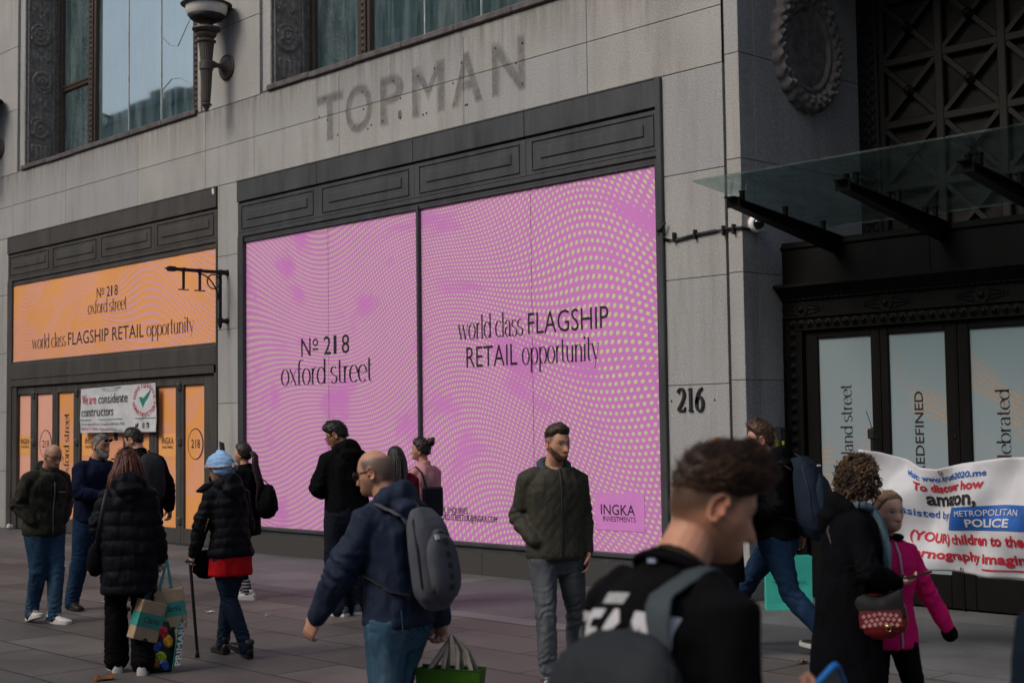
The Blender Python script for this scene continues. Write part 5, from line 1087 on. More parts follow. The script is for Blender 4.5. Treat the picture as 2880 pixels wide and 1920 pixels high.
def backpack(p, mat, mat2, label, xs=0.0, sides=(1, -1), sw=.022, W=.15, Dp=.10, z0=.94, z1=1.42, gap=.035, pocket=True, squares=False, strapm=None, patch=None, sag=0.0, yb0=None):
    yb = (-.13*p.chest-gap) if yb0 is None else yb0; h = Held(p, 'backpack', p.tor((0, yb-Dp, z0)), label, 'backpack'); ref = p.tor((1, 0, 1.2))-p.tor((0, 0, 1.2))
    mb = MB(); zs = np.linspace(0, 1, 15); P, R = [], []
    for u_ in zs:
        sh = (1-abs(2*u_-1)**4.2)**.5; P.append(p.tor((xs, yb-Dp*(.25+.75*sh)-sag*(1-u_)*.04, z0+(z1-z0)*u_))); R.append((max(W*sh*(1-.16*u_), .012), max(Dp*sh*(1.08-.35*u_), .010)))
    mb.tube(P, R, ref, 26, e=2.7); s_ = MB(); s_.v, s_.f, s_.m, s_.n = mb.v, mb.f, mb.m, mb.n
    p.scale(s_); me = remesh(s_, 'pack_body', .009, 3, .5); Q = vco(me); N = vno(me); Q = Q+N*(.006*fbm(Q*np.array((8, 8, 6)), 7, 3))[:, None]; vset(me, Q-h.a); link(me, 'pack_body', mat, h.E)
    def back(x, u_, out=0.0):                                      # point on the pack's outer face
        sh = (1-abs(2*u_-1)**4.2)**.5; d = Dp*sh*(1.08-.35*u_); c = Dp*(.25+.75*sh)+sag*(1-u_)*.04; xx = min(abs(x)/max(W*sh*(1-.16*u_), .02), .98); return p.tor((x+xs, yb-c-d*(1-xx**2.7)**(1/2.7)-out, z0+(z1-z0)*u_))
    if pocket:
        pk = MB(); us = np.linspace(.10, .74, 11); P = [back(0, u_, -.012) for u_ in us]; R = [(W*.70*(1-abs(2*q-1)**3)**.5+.006, .040*(1-abs(2*q-1)**4)**.5+.006) for q in np.linspace(0.02, .98, 11)]; pk.tube(P, R, ref, 20, e=2.8); h.add(pk, 'front_pocket', mat)
        z_ = MB(); k = [(-.66, .2), (-.68, .40), (-.60, .60), (-.36, .71), (0, .745), (.36, .71), (.60, .60), (.68, .40), (.66, .2)]; z_.tube([back(a*W*.98, b, .012) for a, b in k], [(.006, .005)]*len(k), ref, 8); h.add(z_, 'zip', mat2)
        z2 = MB(); k = [(-.98, .25), (-.99, .6), (-.85, .85), (-.4, .97), (.4, .97), (.85, .85), (.99, .6), (.98, .25)]; z2.tube([back(a*W*.93, min(b, .96), .002) for a, b in k], [(.007, .006)]*len(k), ref, 8); h.add(z2, 'zip', mat2)
    if squares:
        for q in range(5):
            sq = MB(); c = back(0, .24+.105*q, .033); e1, e2 = ref*.014, nrm(back(0, .35+.105*q)-back(0, .24+.105*q))*.014; sq.obox(c, e1, e2, np.cross(nrm(e1), nrm(e2))*.004); h.add(sq, 'lash_tab', M['ink'], smooth=False)
    if patch:
        c = back(patch[0], patch[1], .012 if not pocket else .03); sq = MB(); e1, e2 = ref*patch[2], nrm(back(0, patch[1]+.1)-back(0, patch[1]))*patch[3]; sq.obox(c, e1, e2, np.cross(nrm(e1), nrm(e2))*.004); h.add(sq, 'brand_patch', M['paper'] if len(patch) < 5 else patch[4], smooth=False)
    for q in sides:
        st = MB(); xw = .095; fr = .145*p.chest; pts = [(q*xw*.7, yb-.03, z1-.07), (q*xw*.9, -.13*p.chest-.01, max(z1-.01, 1.40)), (q*xw, -.03, 1.475), (q*xw, .06, 1.455), (q*(xw+.02), fr-.005, 1.37), (q*(xw+.035), fr+.010, 1.26), (q*(xw+.065), fr-.03, 1.18), (q*.185*p.wd, .01, 1.12), (q*.165, yb*.7, 1.06), (q*.10, yb-.02, 1.04)]
        pts[0] = (pts[0][0]+xs, pts[0][1], pts[0][2]); ps_ = np.array(pts); i9 = np.linspace(0, 9, 46); ps_ = np.stack([np.interp(i9, range(10), ps_[:, c]) for c in range(3)], 1); wd_s = np.interp(i9, range(10), [sw]*4+[sw*1.15]*2+[.013]*4)
        pp = [onto(p, p.tor(a), .007) if 4 < i_ < 38 else p.tor(a) for i_, a in enumerate(ps_)]; st.tube(pp[:31], [(w_, .006) for w_ in wd_s[:31]], ref, 10); tl_ = MB(); tl_.tube(pp[30:], [(.010, .004)]*len(pp[30:]), ref, 8); h.add(tl_, 'strap_tail', M['ink']); h.add(st, 'shoulder_strap', strapm or mat2)
    hd = MB(); hd.tube([back(-.035, .93, .0), p.tor((0, yb-Dp*.5, z1+.04)), back(.035, .93, .0)], [(.010, .005)]*3, ref, 8); h.add(hd, 'grab_loop', mat2); return h
def box_bag(name, c, face_dir, w, d, h, mat, label, cat, tilt=0, open_top=True, taper=.0, group=None):
    """paper or plastic carrier with thin walls, standing at c (base centre), front towards face_dir"""
    f = nrm(np.array((face_dir[0], face_dir[1], 0))); E_ = empty(name, c, math.atan2(f[0], -f[1]), label, cat, group)   # local -y is the front
    mb = MB(); w2, d2 = w/2, d/2; wt, dt = w2*(1+taper), d2*(1+taper); n = 7; out = []
    for u_ in np.linspace(0, 1, 9):
        a, b = w2+(wt-w2)*u_, (d2+(dt-d2)*u_)*(1-.15*math.sin(math.pi*u_)); ring = [(-a, -b), (-a*.33, -b*1.02), (a*.33, -b*1.02), (a, -b), (a*(1-.10*u_), 0), (a, b), (a*.33, b*1.02), (-a*.33, b*1.02), (-a, b), (-a*(1-.10*u_), 0)]
        out.append(np.array([(x, y, h*u_) for x, y in ring]))
    mb.rings(out, cap=False); inn = [r*np.array((.985, .97, 1)) for r in out]; inn[0][:, 2] += .003; mb.rings(inn, cap=False)
    nn = 10; mb.f.append(list(range(nn))); mb.m.append(0); o0 = 8*nn; o1 = 9*nn+8*nn
    for i in range(nn): mb.f.append([o0+i, o0+(i+1) % nn, o1+(i+1) % nn, o1+i]); mb.m.append(0)
    for r in mb.v: r += 0.003*fbm(r*22, 3, 2)[:, None]
    b_ = mb.build('bag_body', mat, E_); E_.rotation_euler[1] = math.radians(tilt); return E_
CF = nrm(np.array((cf[0], cf[1], 0))); CR = np.array((-CF[1]*-1, -CF[0], 0)); CR = np.array((CF[1], -CF[0], 0))
DEN = dict(fold=.55, fscale=16)
blk = cloth('black_cloth', (.0045, .0045, .0056), .85, fold=.5); blk2 = cloth('black_puffer', (.0056, .006, .0088), .6, fold=.65, fscale=18, spec=.08); blkT = cloth('black_trouser', (.0055, .0055, .0065), .9)
navy = cloth('navy_jacket', (.009, .018, .042), .75, fold=.6, spec=.25); navy2 = cloth('dark_navy', (.007, .011, .028), .85)
jean1 = cloth('blue_jeans', (.020, .046, .088), .9, fade=(.065, .12, .18), weave=260, **DEN); jean2 = cloth('dark_blue_jeans', (.012, .030, .066), .9, fade=(.025, .055, .11), weave=260, **DEN)
jean3 = cloth('washed_blue_jeans', (.040, .090, .140), .9, fade=(.14, .22, .29), weave=260, **DEN); jeanG = cloth('washed_grey_jeans', (.070, .078, .090), .9, fade=(.17, .18, .195), weave=260, **DEN); jeanD = cloth('indigo_jeans', (.012, .020, .036), .9, fade=(.022, .036, .06), weave=260, **DEN)
camo = None
t = NT('camouflage_cloth'); co = t.coord(); a1 = t.ramp(t.noise(co, 9, 2), .50, .52, (.009, .010, .007), (.024, .024, .014)); a2 = t.mix(t.ramp(t.noise(t.scaled(co, (1.2, 1, .8)), 7.3, 2), .56, .58), a1, (.010, .010, .009)); t.base(a2).rough(.9); t.bump(t.noise(t.scaled(co, (1, 1, .5)), 15, 3), .5, .02); camo = t.mat
olive = cloth('olive_quilted', (.030, .030, .020), .8, fold=.7, fscale=22)
t = NT('olive_diamond_quilt'); co = t.coord(); sx_ = t.n('ShaderNodeSeparateXYZ', {0: co}); w1 = t.m('ABSOLUTE', t.m('SINE', t.m('MULTIPLY', t.m('ADD', t.m('MULTIPLY', sx_.outputs['X'], 1.1), sx_.outputs['Z']), 38))); w2 = t.m('ABSOLUTE', t.m('SINE', t.m('MULTIPLY', t.m('SUBTRACT', t.m('MULTIPLY', sx_.outputs['X'], 1.1), sx_.outputs['Z']), 38)))
nz = t.noise(co, 6, 3); t.base(t.ramp(nz, .3, .7, (.024, .024, .016), (.040, .038, .026))).rough(.75); t.bump(t.m('ADD', t.m('MULTIPLY', t.m('POWER', t.m('MULTIPLY', w1, w2), .4), .5), t.m('MULTIPLY', t.noise(t.scaled(co, (1, 1, .5)), 20, 3), 1.2)), .42, .012); olive = t.mat
whiteshoe = plain('white_leather', (.52, .52, .51), .5, var=.10, scale=18); blackshoe = plain('black_leather', (.012, .012, .012), .45); solew = plain('white_rubber', (.50, .49, .47), .6, var=.1, scale=20); soleb = plain('black_rubber', (.015, .015, .015), .8)
metalg = plain('gold_metal', (.5, .36, .14), .3, .9); hood_teal = cloth('teal_hood', (.050, .075, .080), .9)
darklens = clear_glass('dark_lens', (.03, .03, .03), 1.6, .05); clearlens = clear_glass('clear_lens', (.92, .92, .92), 1.5, .02)
SK_A, SK_B, SK_C, SK_D = (.46, .26, .175), (.39, .21, .135), (.28, .15, .09), (.52, .31, .22)

# ---- 1 bald man in a camouflage hoodie
p = Person(away(125, 14.1), 30, 'bald man in glasses and camouflage hoodie, walking hands in pockets at far left', H=1.67, wd=1.04, lean=3, hunch=10, head=(8, 20, 0), armR=(.15, .10, .98), armL=(-.15, .10, .98), elR=(.75, -.8, 0), elL=(-.75, -.8, 0), handR='pocket', handL='pocket', legR=(.055, -.12, .02), legL=(-.045, .13), toeR=8, toeL=-10, ftR=-12, skin=(.37, .21, .14), brow=(.05, .03, .02), stub=(.35, (.10, .07, .055)), fade=(.30, (.14, .09, .07)), bald=.6, chest=1.05)
p.body(); p.jacket(camo, hem=.84, t=.026, rib=1, hood=1.0, folds=.009); p.trousers(jean1, t=.018, slim=1.05); p.shoes(whiteshoe, solew, .034, 1.08, stripe=plain('grey_panel', (.10, .10, .12), .6)); p.glasses(M['ink'], clearlens)
z = MB(); z.tube([p.tor((0, y, zz)) for y, zz in ((.168, .88), (.166, 1.1), (.178, 1.28), (.14, 1.42))], [(.006, .004)]*4, (1, 0, 0), 6); p.piece(z, 'zip', M['steel'])
lg = MB(); lg.obox(p.tor((-.085, .168, 1.285)), nrm(p.tor((1, 0, 1.2))-p.tor((0, 0, 1.2)))*.035, np.array((0, .006, .008)), np.array((0, .003, 0))); p.piece(lg, 'chest_print', plain('print_grey', (.25, .22, .20), .7), smooth=False)
for q in (1, -1): c = MB(); c.tube([p.tor((q*.03, .10, 1.45)), p.tor((q*.035, .165, 1.36)), p.tor((q*.035, .18, 1.24))], [.004]*3, n=6); p.piece(c, 'drawcord', camo)
# ---- 2 grey-bearded man
p = Person(away(268, 14.9), 34, 'grey bearded man in navy bomber jacket, sunglasses pushed up on his head', H=1.74, wd=1.10, lean=2, hunch=4, head=(14, 8, 0), armR=(.10, .30, 1.13), armL=(-.24, .06, .90), elR=(.9, -.5, -.3), legR=(.13, -.20), legL=(-.10, .17), toeR=10, toeL=-8, skin=(.38, .215, .15), brow=(.05, .045, .04), handR=dict(d=(-.75, .6, .12), n=(-.3, -.7, -.6), curl=58, th=(0, 0, 1)), chest=1.12)
p.body(); p.hair((.10, .09, .085), t=.004, top=.007, noise=.002, line=[(0, .085), (35, .072), (62, .045), (74, .006), (84, .004), (92, .022), (106, .018), (118, -.022), (150, -.052), (180, -.060)]); p.beard((.16, .15, .145), .017, c2=(.34, .33, .32)); p.jacket(navy2, hem=.87, t=.026, rib=1, collar=.03, folds=.008); p.trousers(jean2, t=.02, slim=1.1); p.shoes(blackshoe, soleb, .024, 1.06, boot=.02)
p.glasses(M['ink'], darklens, up=.062, y=.096, big=1.1, tilt=-25, name='sunglasses')
b = MB(); d = nrm(p.wri[1]-p.elb[1]); b.tube([p.wri[1]-d*.03, p.wri[1]-d*.016], [.042, .042], n=16, flat=True); p.piece(b, 'cuff_band', plain('white_cuff', (.6, .6, .6), .8)); b = MB(); b.tube([p.wri[1]-d*.05, p.wri[1]-d*.031], [.044, .044], n=16, flat=True); p.piece(b, 'cuff_band', plain('red_cuff', (.35, .02, .04), .8))
v = MB(); v.tube([p.tor((0, .10, 1.46)), p.tor((0, .135, 1.40)), p.tor((0, .155, 1.25)), p.tor((0, .150, .95))], [(.055, .012), (.045, .014), (.03, .014), (.012, .014)], (1, 0, 0), 10); p.piece(v, 'shirt_front', blk)
# ---- 3 man from behind at the doors
p = Person(away(398, 15.6), 205, 'dark haired man seen from behind, black backpack, standing at the orange doors', H=1.80, wd=1.1, lean=3, hunch=6, head=(34, 22, 0), armR=(.30, -.02, .92), armL=(-.12, .30, 1.1), skin=SK_A, legR=(.10, 0), legL=(-.10, .05), handR=dict(curl=40))
p.body(); p.hair((.018, .014, .012), t=.006, top=.022, tufts=500, tl=.016); p.jacket(blk, hem=.82, t=.028, collar=.05); p.trousers(blkT, t=.02); p.shoes(blackshoe, soleb)
backpack(p, cloth('charcoal_pack', (.028, .029, .033), .85), M['ink'], 'charcoal backpack on the man standing at the orange doors', W=.15, Dp=.085, z0=1.0, z1=1.45, pocket=False)
# ---- 4 red-haired woman with shopping
p = Person(away(362, 10.9), 184, 'red haired woman from behind in long black puffer coat carrying shoe boxes', H=1.62, wd=.94, lean=4, hunch=6, head=(4, 12, 0), armR=(.27, .03, .80), armL=(-.13, .22, 1.02), elR=(.6, -.8, 0), elL=(-.6, -.7, -.1), legR=(.11, -.06), legL=(-.08, .14), toeR=14, toeL=-6, fem=1, skin=SK_D, handR=dict(curl=75), handL=dict(curl=40))
p.body(); p.hair((.055, .011, .005), t=.012, top=.026, line=[(0, .07), (60, .05), (80, .0), (100, -.06), (180, -.11)], tufts=300, tl=.03, noise=.006)
cv = []; rs = np.random.default_rng(4)
for a in np.linspace(95, 265, 30):
    aa = math.radians(a); x, y = math.sin(aa), math.cos(aa); out_ = 1+.30*abs(x); cv.append([p.hp((x*.070, y*.085+.0, .075)), p.hp((x*.094, y*.118, .0)), p.hp((x*.100*out_, y*.128, -.08)), p.hp((x*.112*out_, y*.130+.01, -.155)), p.hp((x*.125*out_, y*.118+.03*abs(x), -.215-.03*rs.random()))])
p.locks(cv, (.060, .012, .005), r=.017, n=3, spread=.010, c2=(.10, .022, .008))
rg = [(.63, .205, .165), (.68, .208, .168), (.80, .205, .160), (.95, .200, .150), (1.08, .190, .136), (1.20, .195, .138), (1.31, .198, .138), (1.385, .185, .122), (1.435, .140, .10), (1.47, .10, .088)]
p.jacket(blk2, rings=rg, t=.030, puff=.013, pitch=.115, hood=1.25, folds=.009, slt=.030, collar=.05, name='coat'); p.trousers(blkT, t=.026, flare=.030, slim=1.05, hemz=.085); p.shoes(whiteshoe, solew, .036, 1.0, stripe=M['ink'])
hand4 = p.wri[1]+np.array((0, 0, -.075))
st = MB(); st.tube([p.tor((-.165, -.10, 1.43)), p.tor((-.20, -.165, 1.3)), p.tor((-.24, -.15, 1.1)), p.tor((-.25, -.02, .95))], [(.016, .006)]*4, (1, 0, 0), 8)
hb = Held(p, 'handbag', p.tor((-.25, .06, .80)), 'black shoulder bag tucked under the red haired woman\'s left arm', 'handbag'); hb.add(st, 'strap', M['blackpaint'])
b = MB(); b.tube([p.tor((-.25, .08, z)) for z in (.80, .82, .90, .98, 1.0)], [(.05, .11), (.065, .14), (.06, .14), (.045, .13), (.03, .12)], (1, 0, 0), 18, e=3); hb.add(b, 'bag_body', blk)
hw = p.world(hand4)
# her bags: two shoe boxes in clear carriers, one teal carrier with groceries
tealb = plain('teal_card', (.045, .29, .255), .6, var=.12); kraft = plain('kraft_card', (.46, .31, .20), .7, var=.12, scale=14); film = clear_glass('clear_film', (.90, .92, .92), 1.25, .08)
def shoebox(c, ang, tilt, label, sc=1.0):
    E_ = empty('shoe_box', c, ang, label, 'shoe box', 'shoe boxes carried in clear bags'); E_.rotation_euler = (math.radians(4), math.radians(tilt), ang); w, d, h = .245*sc, .11*sc, .34*sc
    b = MB(); b.box(-w/2, w/2, -d/2, d/2, 0, h, bev=.004); b.build('carton', kraft, E_); b = MB(); b.box(-w/2-.0015, w/2+.0015, -d/2-.0015, d/2+.0015, h*.33, h*.69); b.build('teal_band', tealb, E_)
    t_ = MB(); a_, m_ = sans('Clarks', .0); V_ = a_.copy(); V_[:, 0] += V_[:, 1]*.25; put(t_, (V_, m_), (-w*.26, -d/2-.003, h*.45), EX, EZ, h*.15, width=w*.62); t_.build('lettering', M['ink'], E_)
    b = MB(); k = np.linspace(0, math.pi, 10); b.add([(.022*math.cos(a), -d/2-.0022, .022*math.sin(a)) for a in k], [list(range(10))]); b.build('finger_hole', M['ink'], E_)
    f_ = MB(); rings = []
    for z, e in ((-.012, .96), (.02, 1.10), (h*.5, 1.08), (h*.95, 1.06), (h+.03, .92), (h+.07, .5), (h+.13, .12)):
        k = np.linspace(0, 2*math.pi, 29)[:-1]; X = np.sign(np.cos(k))*np.abs(np.cos(k))**.35*w/2*e; Y = np.sign(np.sin(k))*np.abs(np.sin(k))**.35*(d/2*e+.008); rings.append(np.stack([X*(1+.04*np.sin(k*7+z*30)), Y*(1+.06*np.sin(k*9+z*20)), np.full(28, z)], 1))
    f_.rings(rings, cap=False); f_.build('clear_bag', film, E_, smooth=True); return E_
FA = math.atan2(-CF[0]*-1, 1)
def facecam(px): v = away(px, 1)[:2]-CAM[:2]; return math.atan2(v[0], v[1])*-1
shoebox(hw+CR*.085+np.array((0, 0, -.44)), facecam(480)+.10, -7, 'upright shoe box with teal band hanging from the red haired woman\'s hand', .86)
shoebox(hw-CR*.10-CF*.16+np.array((0, 0, -.50)), facecam(420)+.55, 16, 'tilted shoe box with teal band half hidden behind the other box', .84)
tb = empty('carrier_bag', hw+CR*.03-CF*.02+np.array((0, 0, -.74)), facecam(450), 'teal carrier bag bulging with bright grocery packets below the shoe boxes', 'carrier bag')
b = MB(); G = []
for u_ in np.linspace(0, 1, 9): G.append([(.055+.055*v_+.05*u_+.006*math.sin(9*v_), -.10+.20*v_-.02*u_, .02+.36*u_+.03*v_) for v_ in np.linspace(0, 1, 7)])
b.sheet(np.array(G), 0, .003); b.build('bag_panel', tealb, tb); rings = []
for u_ in np.linspace(0, 1, 8): k = np.linspace(0, 2*math.pi, 17)[:-1]; rings.append(np.stack([-.03+(.085+.03*math.sin(3*u_))*np.cos(k), .01+.085*np.sin(k), np.full(16, .0+.36*u_)+.012*np.sin(3*k)], 1))
b = MB(); b.rings(rings, cap=True); b.build('bag_body', plain('dark_plastic', (.02, .03, .03), .4, var=.5), tb, smooth=True)
t_ = MB(); put(t_, sans('PRIMARK', .03), (.112, -.107, .045), np.array((.12, .05, .99)), np.array((-.9, -.25, .0)), .042, width=.33); t_.build('lettering', plain('white_print', (.62, .63, .62), .6), tb)
rs = np.random.default_rng(2)
for q, (x, z, c) in enumerate(((-.01, .27, (.5, .03, .05)), (.03, .20, (.60, .30, .02)), (-.05, .16, (.02, .06, .28)), (-.02, .09, (.30, .42, .02)), (-.10, .25, (.03, .18, .10)), (-.11, .10, (.30, .17, .05)), (.0, .03, (.03, .10, .40)), (-.07, .05, (.25, .12, .04)), (-.06, .30, (.55, .50, .40)))):
    b = MB(); b.ball((x, -.075, z+.02), (.036, .022, .05), 12, M3=rotm('y', rs.uniform(-50, 50))); b.v[-1] += .006*fbm(b.v[-1]*40, q, 2)[:, None]; o = b.build('grocery_packet', plain('packet_print_%d' % q, tuple(x*.7 for x in c), .35, var=.7, scale=45), tb, smooth=False)
for q in (-.06, .10): b = MB(); b.tube([(q*.6, -.02, .36), (q*.5, .0, .60), (.02, -.01, .80)], [(.014, .003), (.012, .003), (.008, .004)], (1, 0, 0), 8); b.build('bag_handle', tealb, tb, smooth=True)
# ---- 5 woman with headscarf and stick
p = Person(away(648, 11.45), 214, 'woman in pale blue headscarf and black puffer jacket over red top, walking with a stick', H=1.57, wd=.98, lean=7, hunch=6, head=(16, 12, 0), armL=(-.30, .16, .83), armR=(.16, .26, 1.06), elL=(-1, -.6, 0), legR=(.05, .20, .0), legL=(.02, -.20, .03), toeR=10, toeL=-4, ftL=-18, fem=1, skin=SK_A, handL=dict(curl=78, d=(-.1, .3, -1)))
p.body(); p.trousers(jeanD, t=.012, slim=1.08); p.shoes(blackshoe, soleb, .026, 1.0, boot=.03)
p.jacket(blk2, hem=.86, t=.028, puff=.009, pitch=.085, hood=1.35, folds=.009, slt=.028, collar=.06, flare=.01)
p.jacket(cloth('red_top', (.42, .010, .014), .8, fold=.4), hem=.70, t=.016, sleeve=False, collar=0, flare=.012, name='shirt', folds=.010)
P_, D_ = headgrid(p.hk, 100, 80, fem=1); m_ = hairmask(D_, P_, [(0, .055), (60, .035), (85, .0), (110, -.045), (180, -.075)], p.hk); pl_ = .0018*np.sin(P_[..., 2]*190+P_[..., 0]*90)+.005*fbm(P_.reshape(-1, 3)*25, 2, 2).reshape(m_.shape); th = .030+.022*sst(90, 180, np.degrees(np.arctan2(np.abs(P_[..., 0]), P_[..., 1])))
mb = grid_mb(P_+D_*(m_*(th+pl_)-(1-m_)*.012)[..., None]); mb.v = [(v @ p.HM.T+p.HC)*p.k for v in mb.v]; mb.build('headscarf', cloth('blue_scarf', (.25, .42, .66), .85, fold=.6), p.E, smooth=True)
t = NT('patterned_band'); vz = t.n('ShaderNodeTexVoronoi', {'Vector': t.coord(), 'Scale': 45}); k = t.mix(t.ramp(vz.outputs['Distance'], .2, .5), vz.outputs['Color'], (.34, .22, .20)); t.base(t.mix(.35, k, (.18, .16, .26))).rough(.85)
b = MB(); k = [math.radians(a) for a in np.linspace(20, 340, 18)]; b.tube([p.hp((.103*math.sin(a), .120*math.cos(a)-.018, .030-.030*(-math.cos(a))+.016*math.sin(a))) for a in k], [(.011, .025)]*18, p.HM[:, 2], 10); b.ball(p.hp((.01, -.158, -.008)), (.028, .024, .03), 10); b.ball(p.hp((.045, -.148, -.018)), (.022, .02, .03), 10); p.piece(b, 'scarf_band', t.mat)
b = MB(); b.tube([p.tor((-.05, .07, 1.49)), p.tor((-.16, .06, 1.475)), p.tor((-.245, .06, 1.455))], [.05, .045, .012], (0, 1, 0), 10); p.piece(b, 'raised_collar', blk2)
hL = p.wri[-1]+np.array((-.01, .03, -.075)); cn = Held(p, 'walking_stick', hL, 'black walking stick in the headscarf woman\'s left hand', 'walking stick'); foot_ = np.array((hL[0]+.085, hL[1]+.02, 0)); 
b = MB(); b.tube([hL+np.array((0, 0, .01)), foot_+np.array((0, 0, .05))], [.014, .013], n=12); cn.add(b, 'shaft', M['blackpaint']); b = MB(); b.tube([hL+np.array((0, -.06, .012)), hL+np.array((0, .02, .02)), hL+np.array((0, .06, .01))], [.014, .016, .013], n=10); cn.add(b, 'handle', M['blackpaint']); b = MB(); b.tube([foot_+np.array((0, 0, .0)), foot_+np.array((0, 0, .03)), foot_+np.array((0, 0, .06))], [.020, .018, .014], n=12, flat=True); cn.add(b, 'rubber_tip', soleb)
b = MB(); b.tube([hL+np.array((.02, 0, 0)), hL+np.array((.03, .02, -.12)), hL+np.array((.05, .03, -.30))], [.004]*3, n=6); cn.add(b, 'wrist_cord', M['brown'])
hb = Held(p, 'handbag', p.tor((-.13, .16, .72)), 'black shoulder bag with gold chain at the headscarf woman\'s hip', 'handbag'); b = MB(); b.tube([p.tor((-.13, .17, z)) for z in (.71, .73, .80, .88, .90)], [(.10, .05), (.13, .06), (.13, .06), (.12, .045), (.10, .03)], (1, 0, 0), 18, e=3); hb.add(b, 'bag_body', blk); b = MB(); b.tube([p.tor((-.20, .15, .90)), p.tor((-.24, .06, 1.05)), p.tor((-.22, -.02, 1.2))], [.006]*3, n=6); hb.add(b, 'chain', metalg)
# ---- 6 woman photographing the doors
p = Person(away(690, 15.3), 244, 'dark haired woman with long ponytail holding up a phone to photograph the doors', H=1.61, wd=1.02, lean=0, hunch=2, head=(-4, -4, 0), armL=(-.10, .20, 1.56), armR=(.12, .26, 1.36), elL=(-.5, .5, -.8), elR=(.7, 0, -.8), legR=(.07, .05), legL=(-.07, -.06), fem=1, skin=SK_A, handL=dict(curl=45, d=(.1, .3, .9), n=(.2, .9, -.2)))
p.body(); hc_ = (.016, .010, .009); p.hair(hc_, t=.014, top=.022, line=[(0, .07), (60, .045), (80, .0), (110, -.04), (180, -.07)], noise=.003)
cv = [[p.hp((x, -.118, .02)), p.hp((x*1.2, -.165, -.02)), p.hp((x*1.7, -.175, -.13)), p.tor((x*2.4, -.19, 1.28)), p.tor((x*2.8, -.18, 1.14)), p.tor((x*2.2, -.17, 1.02))] for x in np.linspace(-.03, .03, 7)]; p.locks(cv, hc_, 'ponytail', r=.018, n=3, spread=.010)
p.jacket(blk, hem=.72, t=.026, collar=.04, folds=.008, flare=.015, name='coat'); p.trousers(blkT, t=.004, slim=.92, hemz=.1); p.shoes(whiteshoe, solew, .034, 1.02)
b = MB()
for q in (1, -1): a = p.ank[q]; b.tube([a+np.array((0, 0, .02)), a*.72+p.kne[q]*.28], [.043, .046], n=16)
sk = NT('striped_sock'); sz = sk.n('ShaderNodeSeparateXYZ', {0: sk.coord()}); sk.base(sk.ramp(sk.m('SINE', sk.m('MULTIPLY', sz.outputs['Z'], 190)), .45, .5, (.02, .022, .026), (.30, .32, .34))).rough(.9)
for q in (1, -1): b = MB(); a = p.ank[q]; b.tube([a+np.array((0, 0, .0)), a*.70+p.kne[q]*.30], [.050, .056], n=16); p.piece(b, 'sock', sk.mat)
hL = p.wri[-1]+nrm(V3((.1, .3, .9)))*.10; ph = Held(p, 'phone', hL, 'black phone held up in front of the grey stone pier', 'phone'); b = MB(); c = hL+np.array((.03, .03, .05)); b.obox(c, nrm(V3((.3, .25, .9)))*.076, nrm(V3((.9, -.3, -.2)))*.037, nrm(V3((-.1, .9, -.25)))*.005); ph.add(b, 'phone_case', M['blackpaint'], smooth=False); b = MB(); b.obox(c-nrm(V3((-.1, .9, -.25)))*.0056, nrm(V3((.3, .25, .9)))*.070, nrm(V3((.9, -.3, -.2)))*.033, nrm(V3((-.1, .9, -.25)))*.0006); ph.add(b, 'screen', plain('dark_screen', (.015, .016, .02), .15), smooth=False)
hb = Held(p, 'handbag', p.tor((.05, -.30, 1.0)), 'black tote bag on the back shoulder of the phone woman', 'handbag'); b = MB(); b.tube([p.tor((.03, -.25, z)) for z in (.98, 1.0, 1.1, 1.22, 1.26)], [(.10, .10), (.12, .12), (.11, .115), (.08, .09), (.04, .08)], (1, 0, 0), 18, e=3); hb.add(b, 'bag_body', blk); b = MB(); b.tube([p.tor((.03, -.33, 1.24)), p.tor((.0, -.24, 1.33)), p.tor((-.05, -.12, 1.44)), p.tor((-.06, .0, 1.49)), p.tor((-.05, .10, 1.40))], [(.012, .006)]*5, (1, 0, 0), 8); hb.add(b, 'strap', M['blackpaint']); b = MB(); b.ball(p.tor((.03, -.335, 1.235)), .012, 8); hb.add(b, 'buckle', M['steel'])
# ---- 7 tall man in a black hoodie
p = Person(away(975, 13.75), 205, 'tall black haired man in black hoodie and dark jeans, facing the pink window', H=1.84, wd=1.02, lean=2, hunch=10, head=(46, 26, 0), armR=(.10, .26, 1.08), armL=(-.12, .26, 1.08), elR=(.7, -.8, -.1), elL=(-.7, -.8, -.1), legR=(.09, .02), legL=(-.09, -.03), skin=SK_C, toeL=-16, toeR=14)
p.body(); p.hair((.009, .008, .008), t=.010, top=.030, tufts=1500, tl=.016, noise=.004, front=.010, wide=.0025, lift=.5); p.jacket(blk, hem=.90, t=.030, hood=1.2, rib=.5, folds=.009); p.trousers(cloth('black_blue_jeans', (.012, .014, .022), .9, weave=250, fold=.5), t=.026, slim=1.05, flare=.01, top=1.02); p.shoes(plain('slate_canvas', (.06, .085, .095), .8), solew, .028, 1.05); p.glasses(M['ink'], clearlens)
b = MB(); b.tube([p.tor((0, -.004, .87)), p.tor((0, -.004, .905))], [(.196, .146), (.196, .146)], (1, 0, 0), 28, flat=True, e=2.25); p.piece(b, 'shirt_hem', plain('white_shirt', (.55, .55, .58), .8))
